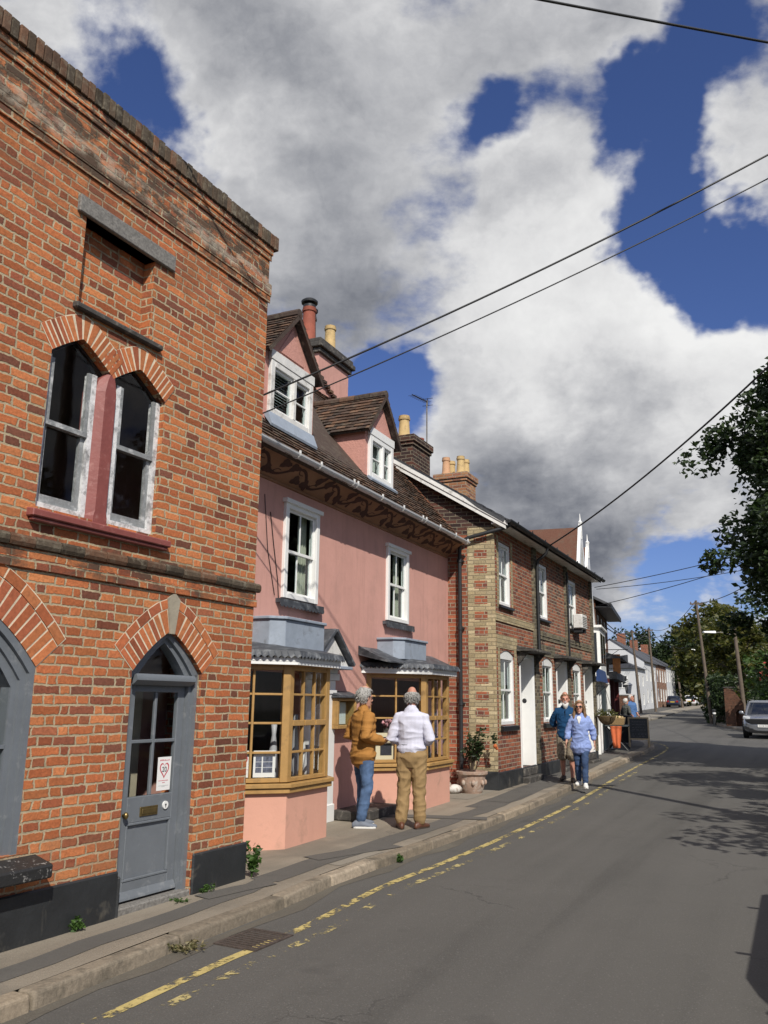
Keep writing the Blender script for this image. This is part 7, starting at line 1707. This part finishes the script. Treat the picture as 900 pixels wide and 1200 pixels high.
ph_ = thing('mobile_phone', 'small dark phone held between the two men', 'phone', (.02, 11.62, gz(11.5) + 1.11), R(30)); g = MB(); g.box(-.037, .037, -.075, .075, -.004, .004); g.build('case', M_black, ph_, bevel=.003)

# ------------------------------------------------------------------ cars
M_tyre = mat('tyre_rubber', (.015, .015, .015), .85); M_alloy = mat('alloy_wheel', (.35, .35, .36), .3, metal=.9); M_cglass = mat('car_glass', (.01, .013, .02), .05, spec=.8); M_lamp = mat('clear_lamp', (.6, .62, .65), .1, spec=.8); M_grille = mat('black_grille', (.012, .012, .013), .4); M_plate = mat('white_plate', (.78, .78, .76), .5); M_trim = mat('black_trim', (.02, .02, .021), .6)
def car(label, loc, rz, paint, L=4.6, W=1.86, Ht=1.67, suv=True, plate=None, group=None, name='parked_car'):
    c = thing(name, label, 'car', loc, rz, group); hw = W / 2; f = L / 2; zb = .24 if suv else .18; bl = Ht * .60; hd = Ht * .60 - .04
    # lower body: rings along x, front is +x
    st = [(f, .62, .32, .62, .80), (f - .07, .84, .24, .74, .90), (f - .28, .95, zb, hd - .10, .95), (f - .8, 1., zb, hd - .01, .97), (f - 1.25, 1., zb, bl + .02, .97), (0, 1., zb, bl + .02, .97), (-f + .9, 1., zb, bl + .04, .97), (-f + .3, .96, zb, bl + .05, .94), (-f + .07, .90, .30, bl + .0, .88), (-f, .74, .42, bl - .15, .76)]
    g = MB(); rg = []
    for x, k, z0, z1, k1 in st:
        a, b = hw * k, hw * k1
        half = [(0, z0), (a * .82, z0), (a * .97, z0 + .10), (a, z0 + (z1 - z0) * .42), (a * .985, z0 + (z1 - z0) * .72), (b * .93, z1 - .035), (b * .82, z1), (b * .40, z1 + .03), (0, z1 + .038)]
        rg.append([(x, -y, z) for y, z in half] + [(x, y, z) for y, z in half[-2:0:-1]])
    n = len(rg[0])
    for A, B in zip(rg, rg[1:]):
        for j in range(n): g.face([A[j], A[(j + 1) % n], B[(j + 1) % n], B[j]])
    g.face(rg[0][::-1]); g.face(rg[-1])
    bd = g.build('body', paint, c, smooth='auto', merge=True)
    md = bd.modifiers.new('ss', 'SUBSURF'); md.levels = 2; md.render_levels = 2
    # glasshouse and roof
    zt = Ht - .03; sl = [(bl + .0, f - 1.28, -f + .18, .93), (bl + .14, f - 1.46, -f + .28, .90), (zt - .18, f - 1.95, -f + .62, .79), (zt - .06, f - 2.15, -f + .78, .74)]
    def ring(xf, xr, k, z, n=28):
        R_ = []; cx, hx, hy = (xf + xr) / 2, (xf - xr) / 2, hw * k
        for j in range(n): th = 2 * math.pi * j / n; cs, sn = math.cos(th), math.sin(th); R_.append((cx + hx * math.copysign(abs(cs) ** .35, cs), hy * math.copysign(abs(sn) ** .35, sn), z))
        return R_
    g = MB(); rs = [ring(xf, xr, k, z) for z, xf, xr, k in sl]
    for A, B in zip(rs, rs[1:]):
        for j in range(28): g.face([A[j], A[(j + 1) % 28], B[(j + 1) % 28], B[j]])
    g.build('glass', M_cglass, c, smooth='auto', merge=True)
    g = MB(); A, B, D = ring(f - 2.08, -f + .70, .765, zt - .085), ring(f - 2.16, -f + .74, .735, zt - .02), ring(f - 2.5, -f + 1.1, .52, Ht)
    for P_, Q in ((A, B), (B, D)):
        for j in range(28): g.face([P_[j], P_[(j + 1) % 28], Q[(j + 1) % 28], Q[j]])
    g.face(D); rf_ = g.build('roof', paint, c, smooth=True, merge=True)
    g = MB()
    for s in (-1, 1):
        for (x0_, k0, x1_, k1) in ((f - 1.45, .845, f - 2.2, .69), (-f + .35, .84, -f + .86, .69), (.0 + f - 2.5, .94, f - 2.62, .765), (-f + 1.35, .94, -f + 1.5, .765)):
            y0, y1 = s * hw * k0 * .985, s * hw * k1 * .985; g.tube([(x0_, y0, bl - .05), ((x0_ + x1_) / 2, (y0 + y1) / 2 + s * .015, (bl + zt) / 2 - .02), (x1_, y1, zt - .07)], [.05, .042, .04], 6)
        g.tube([(f - 2.05, s * hw * .76, zt - .05), (0, s * hw * .77, zt + .0), (-f + .8, s * hw * .76, zt - .05)], .02, 6)
    g.build('pillar', paint, c, smooth='auto')
    for x in (f - .88, -f + .86):
        for s in (-1, 1):
            r_ = .36 if suv else .32; y = s * (hw - .11)
            wl = MB().tube([(x, y - .115, r_), (x, y - .10, r_), (x, y + .10, r_), (x, y + .115, r_)], [r_ - .03, r_, r_, r_ - .03], 24).build('wheel', M_tyre, c, smooth='auto')
            g = MB(); yo = y + s * .117; g.tube([(x, yo - .004, r_), (x, yo + .004, r_)], r_ * .62, 20); g.build('rim', M_alloy, wl)
            g = MB(); g.prism([(x + (r_ + .06) * math.cos(math.pi * k / 10), r_ + (r_ + .06) * math.sin(math.pi * k / 10)) for k in range(11)], s * (hw - .14), s * (hw + .006)); g.build('wheel_arch', M_trim, c)
    xf = f + .012
    g = MB(); g.prism([(-.66, .86), (.66, .86), (.74, .78), (.52, .62), (-.52, .62), (-.74, .78)], f - .14, f + .008, 'x'); gr_ = g.build('grille', M_grille, c, bevel=.015)
    g = MB()
    for k in range(3): g.box(f + .008, f + .016, -.6, .6, .66 + k * .06, .672 + k * .06)
    g.build('grille_bar', M_trim, gr_)
    for s in (-1, 1):
        g = MB(); a = [(f - .03, s * .56, .93), (f - .12, s * .86, .97), (f - .14, s * .88, .86), (f - .02, s * .60, .82)]; b = [(x - .25, y * .98, z + (.03 if i < 2 else 0)) for i, (x, y, z) in enumerate(a)]; a = [(x + .03, y, z) for x, y, z in a]
        g.hexa(b + a if s > 0 else b[::-1] + a[::-1]); g.build('headlight', M_lamp, c, bevel=.012)
        g = MB(); g.prism([(s * .60, .36), (s * .86, .40), (s * .84, .54), (s * .62, .48)][::s], f - .2, f - .02, 'x'); g.build('air_intake', M_grille, c)
        g = MB(); g.box(-f - .012, -f + .06, s * .58 - .16, s * .58 + .16, bl - .28, bl - .05); g.build('tail_light', mat('red_lens', (.25, .01, .01), .15) if 'red_lens' not in MATS else MATS['red_lens'], c, bevel=.02)
        g = MB(); g.ball((f - 1.50, s * (hw + .06), bl + .10), (.075, .11, .085), 12, 8); g.tube([(f - 1.5, s * (hw - .06), bl + .04), (f - 1.5, s * (hw + .08), bl + .08)], .025, 6); g.build('mirror', paint, c, smooth=True)
    g = MB(); g.box(f - .2, f - .015, -.66, .66, .28, .46); g.build('lower_intake', M_grille, c, bevel=.02)
    g = MB(); g.box(f + .012, f + .026, -.27, .27, .50, .615); pl_ = g.build('number_plate', M_plate, c)
    if plate: text_part('plate_text', plate, .095, M_black_ink, pl_, Matrix.Translation((f + .0275, 0, .555)) @ Matrix.Rotation(R(90), 4, 'Z') @ Matrix.Rotation(R(90), 4, 'X'), .0005)
    g = MB(); g.box(-f - .012, -f + .0, -.27, .27, .62, .735); g.build('number_plate', mat('yellow_plate', (.62, .45, .06), .5) if 'yellow_plate' not in MATS else MATS['yellow_plate'], c)
    return c
M_silver = mat('silver_grey_paint', (.26, .27, .29), .25, metal=.55, coat=.6); M_wcar = mat('white_car_paint', (.72, .72, .72), .3, coat=.6); M_dkcar = mat('dark_blue_paint', (.02, .03, .06), .3, coat=.6); M_redcar = mat('dark_red_paint', (.12, .012, .015), .3, coat=.6)
S_az = 26
cp = Vector((17.15, 38.6)) + Vector((math.sin(R(S_az)), math.cos(R(S_az)))) * 2.3
car('silver grey suv parked facing the camera at the right kerb', (cp.x, cp.y, gz(cp.y) - RD), R(-90 - S_az), M_silver, plate='AV18 DXR', Ht=1.70)
car('small white car far down the street', (44.2, 122, gz(122) - RD), R(90 - 30), M_wcar, 4.2, 1.78, 1.5, False)
car('dark car parked by the far white row houses', (39.6, 116, gz(116) - RD), R(90 - 25), M_dkcar, 4.2, 1.76, 1.5, False)
vn = thing('parked_van', 'dark blue small van out of view at the near right kerb', 'van', (3.97, 4.48, -RD), R(-90 - 25.8))
g = MB(); g.prism([(-2.2, .36), (-2.16, .28), (2.1, .28), (2.2, .40), (2.2, .82), (2.05, .98), (1.45, 1.08), (.95, 1.58), (.70, 1.71), (-1.95, 1.72), (-2.12, 1.62), (-2.2, 1.0)][::-1], -.88, .88); g.build('body', M_dkcar, vn, bevel=.09, seg=4)
g = MB(); g.hexa([(1.50, -.74, 1.075), (1.50, .74, 1.075), (1.42, .74, 1.10), (1.42, -.74, 1.10), (1.01, -.70, 1.56), (1.01, .70, 1.56), (.93, .68, 1.55), (.93, -.68, 1.55)]); g.build('windscreen', M_cglass, vn)
for s in (-1, 1):
    g = MB(); g.prism([(.15, 1.08), (1.25, 1.08), (.85, 1.50), (.15, 1.52)], s * .878, s * .886); g.build('side_window', M_cglass, vn)
    g = MB(); g.ball((.86, s * 1.02, 1.06), (.07, .13, .10), 12, 8); g.tube([(.86, s * .84, 1.0), (.86, s * .98, 1.04)], .03, 6); g.build('mirror', M_trim, vn, smooth=True)
    g = MB(); g.tube([(.4, s * .70, 1.74), (-1.6, s * .70, 1.74)], .018, 6)
    for x in (.2, -1.3): g.tube([(x, s * .70, 1.70), (x, s * .70, 1.76), (x, s * .88, 1.77)], .022, 6)
    g.build('roof_rail', M_trim, vn)
    for x in (1.42, -1.38):
        wl = MB().tube([(x, s * .66, .32), (x, s * .68, .32), (x, s * .86, .32), (x, s * .88, .32)], [.29, .32, .32, .29], 24).build('wheel', M_tyre, vn, smooth='auto'); MB().tube([(x, s * .876, .32), (x, s * .888, .32)], .20, 20).build('rim', M_alloy, wl)
    g = MB(); g.box(2.15, 2.215, s * .66 - .16, s * .66 + .16, .70, .86); g.build('headlight', M_lamp, vn, bevel=.015)
car('dark car out of view behind the near one at the right kerb', (7.55, 12.2, gz(12) - RD), R(90 - 25.8), M_dkcar, 4.2, 1.78, 1.5, False)
